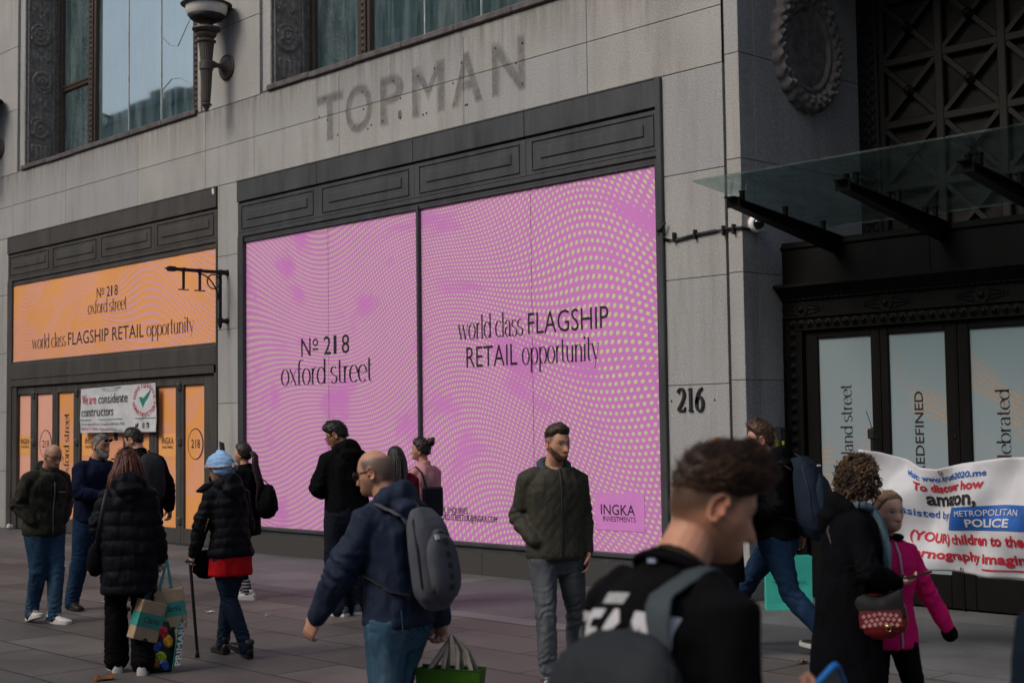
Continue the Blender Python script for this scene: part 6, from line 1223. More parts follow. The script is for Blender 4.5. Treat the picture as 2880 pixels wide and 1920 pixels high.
# ---- 10 woman with a bun in a pink shirt
p = Person(away(1190, 14.4), 218, 'woman with dark hair bun and pink shirt looking at the pink window', H=1.64, wd=1.0, lean=0, head=(34, 0, 0), armR=(.22, .08, .84), armL=(-.10, .25, 1.05), fem=1, skin=SK_B, legR=(.08, .02), legL=(-.08, -.02))
hc_ = (.018, .011, .009); p.body(); p.hair(hc_, t=.012, top=.020, line=[(0, .068), (60, .045), (80, .0), (110, -.04), (180, -.06)], tufts=300, tl=.02)
b = MB(); c = p.hp((0, -.115, .085)); b.ball(c, .048, 16); b.v[-1] += .010*fbm(b.v[-1]*38, 3, 2)[:, None]; b.ball(c+p.HM @ np.array((.02, -.015, .025)), .028, 12); p.piece(b, 'hair_bun', hair_mat(hc_))
p.jacket(cloth('pink_shirt', (.46, .22, .24), .85, fold=.5), hem=.90, t=.012, collar=.03, folds=.006, name='shirt'); p.trousers(cloth('beige_trouser', (.22, .17, .14), .9), t=.012, slim=.95); p.shoes(whiteshoe, solew)
e_ = MB(); e_.ball(p.hp((-.078, -.012, -.04)), .008, 8); p.piece(e_, 'earring', metalg)
hb = Held(p, 'handbag', p.tor((-.1, -.15, 1.0)), 'black shoulder bag on the pink shirt woman\'s back', 'handbag'); b = MB(); b.box(-.15, .12, -.20, -.145, .93, 1.25, bev=.02); b.v[-1] = p.tor(b.v[-1]); hb.add(b, 'bag_body', cloth('dark_canvas', (.02, .022, .026), .9), smooth=False); b = MB(); b.tube([p.tor((-.10, -.18, 1.24)), p.tor((-.125, -.13, 1.40)), p.tor((-.13, -.03, 1.465)), p.tor((-.13, .08, 1.42))], [(.016, .005)]*4, (1, 0, 0), 8); hb.add(b, 'strap', M['blackpaint'])
# ---- 9 woman half hidden, dark red coat
p = Person(away(1118, 13.9), 195, 'woman with long black hair and dark red coat, mostly hidden behind the grey backpack man', H=1.57, wd=1.05, fem=1, lean=2, head=(10, 8, 0), skin=SK_C, legR=(.08, .04), legL=(-.08, -.04))
hc_ = (.008, .007, .007); p.body(); p.hair(hc_, t=.013, top=.02, line=[(0, .07), (60, .05), (80, 0), (110, -.06), (180, -.1)]); p.locks([[p.hp((math.sin(a)*.07, math.cos(a)*.09, .06)), p.hp((math.sin(a)*.092, math.cos(a)*.118, -.03)), p.hp((math.sin(a)*.105, math.cos(a)*.13, -.14)), p.tor((math.sin(a)*.10, -.15, 1.28)), p.tor((math.sin(a)*.08, -.155, 1.15))] for a in np.radians(np.linspace(110, 250, 18))], hc_, r=.017, n=2)
p.jacket(cloth('dark_red_coat', (.11, .010, .018), .85), hem=.75, t=.024, name='coat'); p.trousers(blkT); p.shoes(plain('pale_trainer', (.4, .42, .46), .6), solew)
# ---- 8 balding man with grey backpack
p = Person(away(1118, 6.75), 228, 'balding man in navy jacket with wireless earbud and sunglasses, striding left with grey backpack', H=1.665, wd=.93, lean=4, hunch=9, head=(16, 12, 0), armL=(-.30, .27, .93), armR=(.20, -.10, .88), elL=(-.5, -.9, 0), elR=(.7, -.9, 0), legR=(.09, .18), legL=(-.09, -.16, .02), ftL=-10, skin=(.48, .255, .175), brow=(.10, .07, .05), stub=(.25, (.14, .09, .07)), fade=(.85, (.060, .050, .046)), bald=1.0, vox=.0048, handL=dict(curl=34, d=(-.05, .5, -.8)), handR=dict(curl=80, d=(.0, -.05, -1)), chest=1.08)
p.body(); p.jacket(navy, hem=.885, t=.030, hood=1.25, rib=.35, folds=.012, vox=.009, collar=.02); p.trousers(jean3, t=.016, slim=1.05, folds=.008, vox=.008); p.shoes(blackshoe, solew); p.glasses(plain('tortoise_frame', (.05, .022, .010), .3), darklens, big=1.15, name='sunglasses')
e_ = MB(); e_.ball(p.hp((-.079, -.004, -.010)), .008, 8); p.piece(e_, 'earbud', M['ink'])
b = MB(); d = nrm(p.wri[-1]-p.elb[-1]); b.tube([p.wri[-1]-d*.035, p.wri[-1]-d*.012], [.037, .036], n=16, flat=True); p.piece(b, 'watch', M['blackpaint'])
for q in (1, -1):
    b = MB(); c = np.array((q*.075, -.135, .905-.95))+p.pv; b.tube([c+np.array((-.055, -.006+.01, .07)), c+np.array((-.055, -.008, -.04)), c+np.array((0, -.012, -.075)), c+np.array((.055, -.008, -.04)), c+np.array((.055, -.006+.01, .07))], [(.003, .003)]*5, n=6); p.piece(b, 'pocket_seam', jean1)
greyp = cloth('grey_pack_cloth', (.085, .088, .105), .8, var=.15, fold=.5, weave=200)
backpack(p, greyp, M['ink'], 'grey backpack with column of black tabs on the balding man\'s back', W=.138, Dp=.080, z0=.965, z1=1.42, gap=.0, squares=True, patch=(-.05, .70, .012, .012), strapm=greyp, sag=.6)
hR = p.wri[1]+np.array((0, -.005, -.085)); hw = p.world(hR); bg = box_bag('carrier_bag', hw+CR*.03+np.array((0, 0, -.485)), -CF-CR*.2, .28, .12, .34, plain('green_plastic', (.036, .115, .008), .35, var=.35, scale=7), 'green carrier bag with cream handles in the backpack man\'s right hand', 'carrier bag', 2, taper=.12)
for sx, col in ((-.07, 'cream'), (.07, 'cream')):
    for y in (-.05, .05): b = MB(); b.tube([(sx-.025, y, .33), (sx*.55, y*.5, .42), (sx*.1, 0, .495), (sx*.7+.03, y*.5, .42), (sx+.045, y, .33)], [(.011, .003)]*5, (1, 0, 0), 8); b.build('bag_handle', plain('cream_webbing', (.50, .46, .36), .8), bg, smooth=True)
b = MB(); b.tube([(-.155, -.067, .342), (0, -.070, .345), (.155, -.067, .342)], [.004]*3, n=6); b.build('bag_rim', plain('dark_green', (.03, .09, .01), .5), bg)
# ---- 11 man in the olive jacket
p = Person(away(1556, 9.75), 14, 'bearded man in olive quilted jacket and grey jeans standing before the pink window', H=1.75, wd=1.03, lean=-1, hunch=4, head=(24, 6, 0), armR=(.155, .10, .98), armL=(-.222, .03, .90), elR=(.55, -.9, 0), elL=(-.3, -1, 0), handR='pocket', legR=(.085, .10), legL=(-.17, -.16, .01), toeR=12, toeL=-24, skin=(.50, .265, .18), brow=(.045, .025, .016), stub=(.50, (.11, .058, .038)), fade=(.72, (.045, .029, .022)), vox=.0046, handL=dict(curl=30, d=(.1, .25, -1)), chest=1.04)
p.body(); p.hair((.042, .025, .016), t=.003, top=.026, lift=.5, wild=.12, line=[(0, .069), (22, .069), (40, .074), (56, .066), (72, .050), (110, .044), (140, .03), (180, .02)], tufts=3000, tl=.010, wide=.002, front=.006, noise=.003); p.beard((.095, .05, .032), .0035)
p.jacket(olive, hem=.855, t=.020, rib=1, folds=.008, vox=.0095, collar=.015, slt=.018); p.trousers(jeanG, t=.012, slim=1.0, folds=.008, vox=.0085); p.shoes(plain('red_white_leather', (.42, .40, .40), .5), solew, .032, 1.05, stripe=plain('red_suede', (.30, .015, .025), .8))
hd = MB(); k = np.radians(np.linspace(-40, 220, 14)); hd.tube([p.tor((.092*math.cos(a), -.012-.075*math.sin(a), 1.495+.018*math.sin(a)-.035*max(0, -math.sin(a)))) for a in k], [(.020+.016*max(0, math.sin(a)), .030) for a in k], (0, 0, 1), 12); hd.tube([p.tor((0, -.08, 1.51)), p.tor((0, -.145, 1.47)), p.tor((0, -.16, 1.40))], [(.085, .03), (.085, .036), (.03, .02)], (1, 0, 0), 12); p.piece(hd, 'hood', hood_teal)
z = MB(); z.tube([p.tor((-.012, y, zz)) for y, zz in ((.158, .88), (.160, 1.0), (.158, 1.12), (.172, 1.28), (.150, 1.40), (.10, 1.475))], [(.008, .005)]*6, (1, 0, 0), 6); p.piece(z, 'zip', M['ink'])
# ---- 14 striding man with sunglasses
p = Person(away(2180, 11.3), 250, 'man in aviator sunglasses and dark hooded jacket striding left before the entrance', H=1.83, wd=1.04, lean=5, hunch=6, head=(24, 2, 0), armL=(-.22, .14, .95), armR=(.24, -.10, .88), legR=(.06, .50, .02), legL=(-.06, -.40, .035), ftL=-10, ftR=12, pel=.075, skin=(.42, .235, .17), brow=(.05, .03, .02), stub=(.2, (.12, .07, .05)), fade=(.6, (.05, .028, .018)))
p.body(); p.hair((.055, .028, .016), t=.006, top=.030, front=.016, tufts=400, tl=.02, sides=.005); p.jacket(blk, hem=.90, t=.028, hood=1.25, folds=.009); p.trousers(jean2, t=.015, folds=.008, slim=1.02); p.shoes(blackshoe, solew, .032, 1.06, stripe=whiteshoe); p.glasses(M['steel'], darklens, big=1.15, name='sunglasses')
backpack(p, cloth('navy_pack', (.014, .022, .036), .8, fold=.5), M['ink'], 'dark navy backpack on the striding man with sunglasses', W=.165, Dp=.12, z0=.92, z1=1.45, patch=(0, .86, .03, .006))
# teal paper bag standing by the pier
bg = box_bag('paper_bag', V3((-8.16, -.22, .004)), -CF-CR*.05, .43, .16, .50, plain('eau_de_nil_paper', (.035, .36, .30), .55, var=.06, scale=5), 'teal paper carrier standing on the pavement against the entrance pier', 'paper bag', 0)
t_ = MB(); put(t_, sans('FORTNUM & MASON', .01), (-.155, -.0845, .25), EX, EZ, .020, width=.31); k = np.linspace(0, 2*math.pi, 11); t_.add([(.022*math.cos(a), -.0845, .30+.026*math.sin(a)) for a in k], [list(range(11))]); t_.box(-.05, .05, -.0846, -.084, .225, .230); t_.build('lettering', plain('dark_teal_ink', (.012, .07, .06), .6), bg)
for y in (-.07, .07): b = MB(); b.tube([(-.08, y, .49), (-.06, y, .57), (.06, y, .57), (.08, y, .49)], [.004]*4, n=6); b.build('bag_handle', tealb, bg, smooth=True)
# ---- 13 blonde person behind the young man
p = Person(away(2020, 10.9), 188, 'blonde person in black coat hidden behind the young man\'s head', H=1.62, wd=.85, fem=1, skin=SK_D, lean=2, head=(0, 4, 0), armL=(-.33, .10, 1.02), armR=(.16, .2, 1.0), elL=(-.2, -1, -.2), legR=(.08, .05), legL=(-.08, -.06), handL=dict(curl=75))
p.body(); p.hair((.40, .24, .11), t=.014, top=.022, line=[(0, .07), (60, .05), (80, 0), (110, -.06), (180, -.08)], tufts=300, tl=.03, c2=(.24, .13, .06)); p.jacket(blk, hem=.62, t=.03, name='coat', flare=.02); p.trousers(blkT); p.shoes(blackshoe, soleb)
hL = p.world(p.wri[-1]+np.array((0, 0, -.06))); E_ = empty('carrier_bag', hL+np.array((0, 0, -.40)), facecam(1880), 'crumpled white plastic carrier bag left of the young man\'s neck', 'carrier bag'); rings = []
for z, a, b in ((.0, .09, .04), (.02, .13, .06), (.15, .14, .065), (.28, .12, .05), (.36, .075, .035), (.42, .035, .025), (.52, .03, .02)): k = np.linspace(0, 2*math.pi, 29)[:-1]; rings.append(np.stack([a*np.cos(k)*(1+.10*np.sin(5*k+z*20)), b*np.sin(k)*(1+.2*np.sin(7*k-z*15)), np.full(28, z)], 1))
b = MB(); b.rings(rings); b.v[-1] += .008*fbm(b.v[-1]*25, 2, 3)[:, None]; b.build('bag_body', plain('white_plastic_bag', (.62, .63, .63), .4, var=.08, bump=.3, bscale=25), E_, smooth=True)
# ---- 15 curly-haired woman
p = Person(away(2365, 7.3), 102, 'curly brown haired woman in long black coat and blue scarf, holding a phone', H=1.57, wd=1.02, fem=1, lean=3, hunch=6, head=(20, 4, 0), armR=(.14, .25, 1.08), armL=(-.22, .10, .86), elR=(.9, -.7, -.3), legR=(.08, .10), legL=(-.08, -.10), skin=SK_D, vox=.005, handR=dict(curl=28, d=(-.25, .95, .15), n=(-.3, -.1, .95), th=(-.9, 0, 0)))
hc_ = (.040, .022, .013); p.body(); p.hair(hc_, t=.024, top=.030, line=[(0, .072), (45, .055), (62, .025), (78, -.06), (100, -.10), (140, -.115), (180, -.115)], tufts=900, tl=.018, noise=.014, wild=.5, freq=32, c2=(.15, .085, .045))
rs = np.random.default_rng(9); cv = []
for q in range(700):
    a = math.radians(rs.uniform(52, 308)); ph_ = rs.uniform(-.7, 1.35); r_ = .110+.014*rs.random(); c = np.array((math.sin(a)*math.cos(ph_)*r_*.92, math.cos(a)*math.cos(ph_)*r_*1.05-.006, math.sin(ph_)*r_*1.12-.004)); k = np.linspace(0, 2*math.pi*rs.uniform(.9, 1.7), 9); ax_ = nrm(np.array((0, 0, -1.3))+rs.normal(0, .55, 3)); b1 = nrm(np.cross(ax_, (.3, .2, .9))); b2 = np.cross(ax_, b1); rr = rs.uniform(.004, .009)
    cv.append([p.hp(c+b1*rr*math.cos(x)+b2*rr*math.sin(x)+ax_*.010*(x-3)) for x in k])
p.locks(cv, hc_, 'curls', r=.0048, n=1, spread=.002, c2=(.11, .06, .032), ends=.5)
rg = [(.54, .225, .175), (.62, .22, .172), (.80, .205, .158), (.95, .192, .144), (1.08, .178, .130), (1.20, .182, .132), (1.31, .188, .134), (1.385, .180, .118), (1.435, .138, .098), (1.47, .09, .08)]
p.jacket(cloth('black_wool', (.004, .004, .0052), .95, fold=.35), rings=rg, t=.024, hood=1.15, folds=.008, name='coat', collar=.03, vox=.0095); p.trousers(cloth('aubergine_trouser', (.020, .016, .026), .9), t=.02, flare=.02); p.shoes(blackshoe, soleb)
sc = cloth('blue_grey_scarf', (.085, .135, .175), .95, fold=.9, fscale=40, stretch=(1.6, 1.6, .25)); b = MB(); k = np.radians(np.linspace(0, 360, 20)); b.tube([p.tor((.088*math.cos(a), .006+.088*math.sin(a), 1.485+.018*math.cos(a*2)+.012*math.sin(a))) for a in k], [(.026, .042)]*20, (0, 0, 1), 14, cap=False)
for x0, x1, zl in ((.045, .055, .97), (-.02, -.03, 1.02)): b.tube([p.tor((x0, .085, 1.49)), p.tor((x0+.012, .140, 1.42)), p.tor((x0+.025, .195, 1.28)), p.tor((x1+.02, .200, 1.12)), p.tor((x1+.02, .195, zl))], [(.045, .03), (.062, .03), (.072, .026), (.074, .022), (.072, .016)], (1, 0, 0), 14)
b.v = [v+(.006*np.sin(v[:, 0]*150+v[:, 1]*60))[:, None]*np.array((0, 1, 0)) for v in b.v]
p.piece(b, 'scarf', sc); fr = MB()
for q in range(26): x = .02+.11*q/25; c = p.tor((x, .178, .98)); fr.tube([c, c+np.array((rs.normal(0, .006), rs.normal(0, .006), -.045)), c+np.array((rs.normal(0, .012), rs.normal(0, .010), -.085))], [.0035, .003, .002], n=5)
p.piece(fr, 'scarf_fringe', sc)
hR = p.wri[1]+nrm(V3((-.25, .95, .15)))*.12+np.array((0, 0, .022)); ph = Held(p, 'phone', hR, 'dark phone lying in the curly haired woman\'s hand', 'phone'); b = MB(); b.obox(hR, nrm(V3((-.25, .95, .22)))*.075, nrm(V3((.95, .25, .1)))*.037, nrm(V3((.1, -.2, .95)))*.005); ph.add(b, 'phone_case', plain('burgundy_case', (.06, .02, .02), .5), smooth=False); b = MB(); b.obox(hR+nrm(V3((.1, -.2, .95)))*.0055, nrm(V3((-.25, .95, .22)))*.069, nrm(V3((.95, .25, .1)))*.033, nrm(V3((.1, -.2, .95)))*.0006); ph.add(b, 'screen', plain('phone_screen', (.02, .02, .025), .12), smooth=False)
# her red and black crossbody bag with woven flap
hb = Held(p, 'handbag', p.tor((.24, .15, .85)), 'red and black flap bag with lattice pattern on the curly haired woman\'s side', 'handbag'); C0 = p.tor((.20, .13, .93)); ang = 20; u1 = nrm(V3((.20, .95, .06))); u2 = nrm(V3((.0, -.06, 1))); u3 = nrm(np.cross(u1, u2)); 
if u3[0] < 0: u3 = -u3
b = MB(); b.tube([C0+u2*z for z in (-.115, -.10, -.05, .03, .09)], [(.095, .03), (.135, .050), (.155, .058), (.145, .048), (.125, .020)], u1, 24, e=2.4); hb.add(b, 'bag_body', plain('red_leather', (.20, .012, .016), .35, var=.25))
def flapG(x0, x1, z0, z1, off, n=14, cut=None):
    G = []
    for zz in np.linspace(z1, z0, n):
        G.append([C0+u1*x*(1+.06*(zz < .0))+u2*(zz-(.0 if cut is None else cut*abs(x)))+u3*(off+.052*math.sqrt(max(0, 1-(x/.185)**2))*(1-.6*max(0, zz/.10)**2)) for x in np.linspace(x0, x1, 18)])
    return np.array(G)
b = MB(); b.sheet(flapG(-.135, .135, -.055, .095, .004, cut=-.25), 0, .004); hb.add(b, 'flap', plain('black_leather_flap', (.016, .015, .015), .4), smooth=True)
b = MB(); n_ = 0
for i in range(7):
    for j in range(3):
        x, zz = -.075+.027*i+.012*(j % 2), .005-.025*j-.010*abs(i-3)*.4; q = flapG(x-.011, x+.011, zz-.011, zz+.011, .0075, n=3); c = q.mean((0, 1)); b.add([c+u1*.0125, c+u2*.0125, c-u1*.0125, c-u2*.0125], [[0, 1, 2, 3]])
hb.add(b, 'lattice_print', plain('pale_pink_print', (.46, .22, .20), .5), smooth=False)
b = MB(); pt = flapG(-.100, .115, -.068, .022, .0062, n=8, cut=.0); b.sheet(pt); hb.add(b, 'lattice_ground', plain('dark_red_print', (.12, .018, .025), .5))
b = MB(); c = C0+u1*.045+u2*-.062+u3*.062; b.obox(c, u1*.018, u2*.009, u3*.004); b.tube([c+u1*.013*math.cos(a)+u2*(-.014+.013*math.sin(a)) for a in np.linspace(0, 2*math.pi, 13)], [.0028]*13, n=6, cap=False); hb.add(b, 'clasp', metalg)
b = MB(); b.tube([C0+u2*.085-u1*.12, p.tor((.19, -.05, 1.1)), p.tor((.10, -.14, 1.35)), p.tor((-.03, -.09, 1.46)), p.tor((-.09, .02, 1.48))], [(.009, .003)]*5, (0, 1, 0), 8); hb.add(b, 'strap', M['blackpaint'])
# ---- 16 girl in pink
p = Person(away(2478, 7.6), 34, 'fair haired girl in bright pink zip jacket, left arm swung out', H=1.365, wd=.98, child=1, fem=.8, lean=2, head=(2, 2, 0), armL=(-.46, .02, .86), armR=(.22, .04, .86), elL=(-.5, -.4, -.6), legR=(.085, -.10), legL=(-.12, .22, .01), skin=(.52, .32, .24), brow=(.22, .14, .085), vox=.0052, handR=dict(curl=40), handL='pocket')
p.body(); p.hair((.26, .165, .085), t=.009, top=.014, line=[(0, .080), (40, .072), (62, .045), (80, .012), (100, .0), (130, -.04), (180, -.065)], noise=.0035, freq=80, c2=(.16, .095, .05))
p.locks([[p.hp((x, -.10, -.01)), p.hp((x*1.1, -.125, -.04)), p.hp((x*1.2, -.115, -.10)), p.hp((x, -.10, -.16))] for x in (-.02, 0, .02)], (.24, .15, .08), 'plait', r=.016, n=2)
pk = cloth('bright_pink_softshell', (.56, .012, .135), .8, var=.10, fold=.45, fscale=10); p.jacket(pk, hem=.78, t=.026, folds=.009, collar=.03, flare=.012, vox=.0095, slen=1.36); p.trousers(blkT, t=.010); p.shoes(blackshoe, solew)
z = MB(); z.tube([p.tor((0, y, zz)) for y, zz in ((.170, .80), (.166, .95), (.162, 1.1), (.178, 1.28), (.150, 1.40), (.105, 1.47))], [(.009, .006)]*6, (1, 0, 0), 6); p.piece(z, 'zip', plain('grey_zip', (.34, .30, .32), .5)); z = MB(); z.obox(p.tor((0, .182, 1.25)), np.array((.006, 0, 0)), np.array((0, .004, 0)), np.array((0, 0, .022))); p.piece(z, 'zip_pull', M['ink'], smooth=False)
b = MB(); k = np.radians(np.linspace(20, 340, 18)); b.tube([p.tor((.082*math.sin(a), .0+.082*math.cos(a)+.0, 1.495)) for a in k], [(.022, .034)]*18, (0, 0, 1), 12); p.piece(b, 'collar', blk)
b = MB(); w_ = p.elb[-1]+(p.wri[-1]-p.elb[-1])*1.42; d = nrm(p.wri[-1]-p.elb[-1]); b.tube([w_-d*.02, w_+d*.02], [.052, .052], n=14); p.piece(b, 'cuff', blk)
# ---- 12 young man in the foreground
p = Person(away(1766, 3.0), 138, 'young man with short brown hair and black printed T-shirt, head bowed, close to camera', H=1.735, wd=.89, lean=9, hunch=17, head=(-33, 22, 0), armR=(.15, .33, 1.12), armL=(-.06, .37, 1.09), elR=(.25, -.9, -.5), elL=(-.8, -.6, -.5), legR=(.09, .1), legL=(-.09, -.12), skin=(.56, .275, .172), brow=(.10, .055, .03), stub=(.18, (.22, .09, .045)), fade=(.92, (.055, .030, .018)), vox=.0036, handR=dict(curl=34, d=(-.1, .9, .25), n=(-.75, -.1, .6), th=(0, .2, 1)), handL=dict(curl=30, d=(.2, .9, .2)))
p.body(); p.hair((.040, .020, .011), t=.005, top=.024, line=[(0, .064), (40, .056), (62, .042), (78, .036), (110, .032), (140, .016), (180, .008)], tufts=9500, tl=.028, front=.018, noise=.003, lift=.40, c2=(.080, .040, .019), wide=.0018, sides=.006, wild=.13, flow=(0, .8, .05))
p.jacket(cloth('black_tee', (.0060, .0060, .0068), .9, fold=.4), hem=.84, t=.016, collar=.022, folds=.006, name='t_shirt', vox=.008, slen=.35); p.trousers(blkT); p.shoes(blackshoe, soleb)
b = MB(); k = np.radians(np.linspace(0, 360, 25)); b.tube([p.tor((.086*math.cos(a), -.010+.082*math.sin(a), 1.462-.020*math.sin(a))) for a in k], [(.010, .013)]*25, (0, 0, 1), 8, cap=False); p.piece(b, 'neckband', blk)
b = MB(); b.tube([p.tor((.072*math.cos(a), -.006+.070*math.sin(a), 1.492-.012*math.sin(a))) for a in k], [.0026]*25, n=6, cap=False); p.piece(b, 'neck_cord', plain('brown_cord', (.05, .03, .02), .8))
def on_back(V, Fc, x0, z0, h, wd, name, mat):
    V = V.copy(); V[:, 0] = (V[:, 0]-V[:, 0].min())/np.ptp(V[:, 0])*wd; V[:, 1] *= h; hs = p.parts['t_shirt']; me = hs.data
    from mathutils.bvhtree import BVHTree
    bt = BVHTree.FromPolygons([v.co for v in me.vertices], [q.vertices for q in me.polygons]); bm = bmesh.new(); vs = [bm.verts.new((a, b_, 0)) for a, b_ in V]; bm.verts.ensure_lookup_table()
    for q in Fc:
        try: bm.faces.new([vs[i] for i in q])
        except ValueError: pass
    bmesh.ops.triangulate(bm, faces=bm.faces[:])
    for _ in range(3):
        es = [e for e in bm.edges if e.calc_length() > .018]
        if es: bmesh.ops.subdivide_edges(bm, edges=es, cuts=1); bmesh.ops.triangulate(bm, faces=bm.faces[:])
    bk_ = -(nrm(p.tor((0, 1, 1.3))-p.tor((0, 0, 1.3)))); xr = nrm(p.tor((1, 0, 1.3))-p.tor((0, 0, 1.3)))
    for v in bm.verts:
        q = p.tor((x0+v.co.x, 0, z0+v.co.y))*p.k; hit = bt.ray_cast(Vector(q+bk_*.5), Vector(-bk_)); v.co = (hit[0]+hit[1]*.0025) if hit[0] is not None else Vector(q+bk_*.15)
    me2 = bpy.data.meshes.new(name); bm.to_mesh(me2); bm.free(); link(me2, name, mat, p.E)
whp = plain('white_print_cloth', (.50, .50, .51), .8, var=.1)
a_, m_ = sans('TEAM', .035, 2); on_back(a_, m_, -.205, 1.258, .098, .33, 'back_print', whp); a_, m_ = np.array([(0, 0), (1, 0), (1.04, 1), (.04, 1)]), [[0, 1, 2, 3]]; on_back(a_, m_, -.085, 1.374, .026, .082, 'back_print', plain('grey_print_cloth', (.36, .36, .37), .8, scale=70))
b = MB(); c = p.tor((0, -.088, 1.468)); b.obox(c, np.array((.011, 0, 0)), np.array((0, .006, 0)), np.array((0, 0, .004))); p.piece(b, 'neck_label', plain('pale_label', (.35, .42, .55), .7), smooth=False)
backpack(p, cloth('slate_pack', (.014, .018, .022), .75, fold=.7, fscale=12, spec=.3), cloth('pack_edge', (.018, .022, .026), .8), 'slate black backpack on the young man close to camera', W=.19, Dp=.085, z0=.95, z1=1.315, yb0=-.055, pocket=True, xs=.045, sides=(1,), sw=.032, strapm=cloth('slate_strap', (.045, .060, .068), .75, spec=.3), gap=.03)
hR = p.wri[1]+nrm(V3((-.1, .9, .25)))*.10; ph = Held(p, 'phone', hR, 'phone in bright blue bumper case in the young man\'s hand at the bottom edge', 'phone'); v = away(2330, 1); 
cw = V3(away(2345, 2.62)); cw[2] = 1.218
hR2 = hR+V3((.0, .085, .025)); u1 = nrm(V3((-.35, .75, -.52))); u2 = nrm(V3((.3, .45, .55))); u2 = nrm(u2-np.dot(u2, u1)*u1); u3 = np.cross(u1, u2)
b = MB(); V = []; k = np.linspace(0, 2*math.pi, 41)[:-1]; cx_ = lambda a, w, h: (np.sign(math.cos(a))*abs(math.cos(a))**.35*w, np.sign(math.sin(a))*abs(math.sin(a))**.35*h)
b.rings([np.array([hR2+u1*cx_(a, .080-o_, .040-o_)[0]+u2*cx_(a, .080-o_, .040-o_)[1]+u3*z for a in k]) for z, o_ in ((-.006, .004), (-.003, 0), (.005, 0), (.008, .003), (.008, .007), (.004, .008))], cap=False); ph.add(b, 'bumper_case', plain('blue_rubber', (.01, .19, .60), .45, var=.08), smooth=True)
b = MB(); b.rings([np.array([hR2+u1*cx_(a, .074, .034)[0]+u2*cx_(a, .074, .034)[1]+u3*z for a in k]) for z in (-.005, .0035)]); ph.add(b, 'phone_body', plain('phone_glass', (.09, .15, .19), .12, var=.2), smooth=False)
# ---- person cut by the right edge
p = Person(away(3205, 3.1), 170, 'person in dark navy coat cut off by the right edge, close to camera', H=1.66, wd=1.15, lean=3, head=(0, 0, 0), skin=SK_A, armL=(-.27, .02, .84))
p.body(); p.hair((.03, .02, .015)); p.jacket(cloth('midnight_coat', (.008, .014, .022), .9), hem=.7, t=.035, name='coat'); p.trousers(blkT); p.shoes(blackshoe, soleb)
# ---- protest banner
YB_ = -1.55; pb = empty('protest_banner', atY(2700, 1450, YB_), 0, 'large white protest banner with red and blue lettering, hung behind the girl in pink', 'banner'); po = V3(pb.location)
xl, xr_ = atY(2436, 1400, YB_)[0], -3.6; topz = lambda f_: np.interp(f_, (0, .045, .11, .16, .22, .31, .42, 1), (atY(2436, 1262, YB_)[2], atY(2470, 1270, YB_)[2], atY(2530, 1292, YB_)[2], atY(2590, 1315, YB_)[2], atY(2660, 1320, YB_)[2], atY(2760, 1302, YB_)[2], atY(2875, 1287, YB_)[2], atY(2875, 1287, YB_)[2]+.05))
zb = lambda f_: np.interp(f_, (0, .2, .5, 1), (.70, .615, .585, .66)); fx = lambda X: np.clip((X-xl)/(xr_-xl), 0, 1)
def bpt(X, v, off=0.0):
    """banner surface: X across, v 0 bottom .. 1 top"""
    X, v = np.asarray(X, float), np.asarray(v, float); f_ = fx(X); z = zb(f_)+(topz(f_)-zb(f_))*v; P = np.stack([X*5.0, v*2.2, X*0], -1).reshape(-1, 3); w1 = fbm(P, 21, 2).reshape(X.shape)
    y = YB_+.055*np.sin(X*7.5+v*2.5)+.040*np.sin((X*1.0-v*.55)*12)+.05*w1-off; return np.stack([X, y, z], -1)
gx_, gv_ = np.meshgrid(np.linspace(xl, xr_, 150), np.linspace(0, 1, 44)); b = MB(); b.sheet(bpt(gx_, gv_)-po, 0, -.0012); b.build('sheet', M['paper'], pb, smooth=True)
def btxt(T2, x0, y0, x1, hpx, mat, name='lettering', off=.006):
    """place one line: photo pixels of its left baseline, right end and height, laid on the cloth"""
    V, Fc = T2; V = V.copy(); a, e = atY(x0, y0, YB_), atY(x1, y0, YB_); rf = atY(2700, y0, YB_); h = atY(2700, y0-hpx, YB_)[2]-rf[2]; V[:, 0] = (V[:, 0]-V[:, 0].min())/np.ptp(V[:, 0])*(e[0]-a[0]); V[:, 1] *= h
    bm = bmesh.new(); vs = [bm.verts.new((q[0], q[1], 0)) for q in V]
    for q in Fc:
        try: bm.faces.new([vs[i] for i in q])
        except ValueError: pass
    bmesh.ops.triangulate(bm, faces=bm.faces[:])
    for _ in range(3):
        es = [w_ for w_ in bm.edges if w_.calc_length() > .03]
        if es: bmesh.ops.subdivide_edges(bm, edges=es, cuts=1); bmesh.ops.triangulate(bm, faces=bm.faces[:])
    f0 = fx(rf[0]); v0 = (rf[2]-zb(f0))/(topz(f0)-zb(f0)); me = bpy.data.meshes.new(name); H0 = topz(f0)-zb(f0)
    for q in bm.verts: c = bpt(a[0]+q.co.x, v0+q.co.y/H0, off); q.co = Vector(c-po)
    bm.to_mesh(me); bm.free(); link(me, name, mat, pb)
bred = plain('red_banner_ink', (.40, .012, .03), .6); bblu = plain('blue_banner_ink', (.012, .085, .33), .6); 
btxt(sans('visit: www.truth2020.me', .025), 2536, 1344, 2776, 16, bblu); btxt(sans('To discover how', .035), 2562, 1376, 2774, 22, bred); btxt(sans('amazon,', .03), 2592, 1418, 2760, 38, M['ink'])
btxt(sans('assisted by:', .012), 2532, 1456, 2663, 21, bblu); btxt(sans('(YOUR) children to the', .03), 2562, 1528, 2886, 26, bred); btxt(sans('pornography imagin', .03), 2556, 1574, 2886, 24, bred)
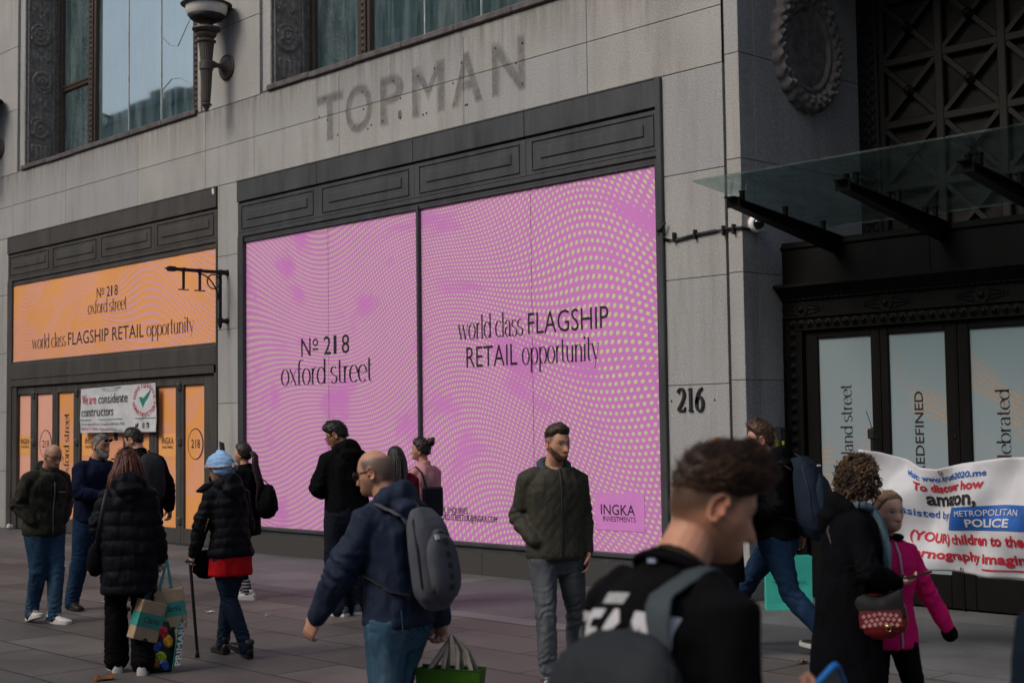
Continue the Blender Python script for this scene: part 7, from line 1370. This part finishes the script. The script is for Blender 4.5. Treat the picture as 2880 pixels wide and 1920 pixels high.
a, e = atY(2665, 1490, YB_), atY(2960, 1490, YB_); f0 = fx(a[0]); zt = atY(2665, 1428, YB_)[2]; v0, v1 = ((zz-zb(f0))/(topz(f0)-zb(f0)) for zz in (a[2]+.0, zt)); G = np.array([[bpt(x+.025*(t_), v, .004) for x in np.linspace(a[0], e[0], 40)] for t_, v in zip(np.linspace(0, 1, 12), np.linspace(v0, v1, 12))]); b = MB(); b.sheet(G-po); b.build('blue_panel', bblu, pb, smooth=True)
btxt(sans('METROPOLITAN', .0), 2700, 1451, 2870, 16, whp, off=.009); btxt(sans('POLICE', .025), 2728, 1480, 2846, 20, whp, off=.009)
b = MB(); xa_, xb_ = atY(2775, 1578, YB_)[0], atY(2884, 1578, YB_)[0]; b.sheet(np.array([[bpt(x, v, .006)-po for x in np.linspace(xa_, xb_, 20)] for v in (.062, .074)])); b.build('underline', bred, pb)
for X, v in ((atY(2640, 1325, YB_)[0], .965), (atY(2695, 1580, YB_)[0], .03), (xl+.02, .96)):
    b = MB(); c = bpt(X, v, .004)-po; b.tube([c+np.array((.014*math.cos(q), 0, .014*math.sin(q))) for q in np.linspace(0, 2*math.pi, 15)], [.005]*15, n=6, cap=False); b.build('eyelet', M['steel'], pb, smooth=True)
for i, X in enumerate((xl+.01, xr_-.02)):
    q = empty('banner_pole', (X, YB_+.10, 0), 0, ('dark pole with thin wire at the left end of the protest banner', 'dark pole at the right end of the protest banner')[i], 'pole', 'protest banner poles'); b = MB(); b.tube([(0, 0, .005), (0, 0, 1.70)], [.018, .018], n=12); b.box(-.03, .03, -.03, .03, 1.62, 1.70, bev=.006); b.build('shaft', M['blackpaint'], q); b = MB(); b.tube([(.0, 0, 1.70), (-.05, 0, 1.84)], [.004, .003], n=6); b.build('wire', M['blackpaint'], q); b = MB(); b.lathe([(.16, 0), (.16, .02), (.03, .04), (.02, .08)], (0, 0, 0), (0, 0, 1), 20); b.build('foot', M['blackpaint'], q)
# ---- litter
def scrap(px, py, s_, label, col=None, name='paper_scrap', cat='litter', grp='litter on the pavement', h=.006):
    c = gnd(px, py); c[2] = .007; rs = np.random.default_rng(int(px)); b = MB(); G = np.array([[((i-2)*s_/4+rs.normal(0, s_*.05), (j-1.5)*s_*.6/3+rs.normal(0, s_*.05), abs(rs.normal(0, h))) for j in range(4)] for i in range(5)]); b.sheet(G, 0, .0015); o = b.build(name, col or M['paper']); o.location = c; o.rotation_euler[2] = rs.uniform(0, 3); tag(o, label, cat, grp)
leafm = plain('dead_leaf', (.16, .065, .025), .8, var=.4, scale=30)
scrap(180, 1592, .06, 'thin white scrap between the bald man and the bearded man'); scrap(300, 1692, .08, 'white scrap beside the bearded man\'s shoes'); scrap(590, 1722, .08, 'white scrap between the walking stick and the headscarf woman', h=.008); scrap(750, 1732, .045, 'small pale scrap left of the navy jacket man\'s swinging hand'); scrap(290, 1912, .14, 'brown curled leaf near the red haired woman\'s shoes', leafm, 'fallen_leaf', 'leaf', 'leaves on the pavement', .02); scrap(2255, 1865, .09, 'brown leaf on the pavement beside the blue phone', leafm, 'fallen_leaf', 'leaf', 'leaves on the pavement', .015); scrap(2115, 1788, .05, 'tiny white scrap right of the young man\'s shoulder'); scrap(1650, 1780, .08, 'pale scrap on the pavement right of the olive jacket man')
b = MB(); c = V3((-25.62, -.10, .06)); b.ball(c*0, .06, 10); b.v[-1] += .018*fbm(b.v[-1]*30, 3, 2)[:, None]; o = b.build('crumpled_wrapper', M['paper']); o.location = c-np.array((0, 0, .005)); tag(o, 'crumpled white wrapper at the foot of the far left orange door', 'litter')
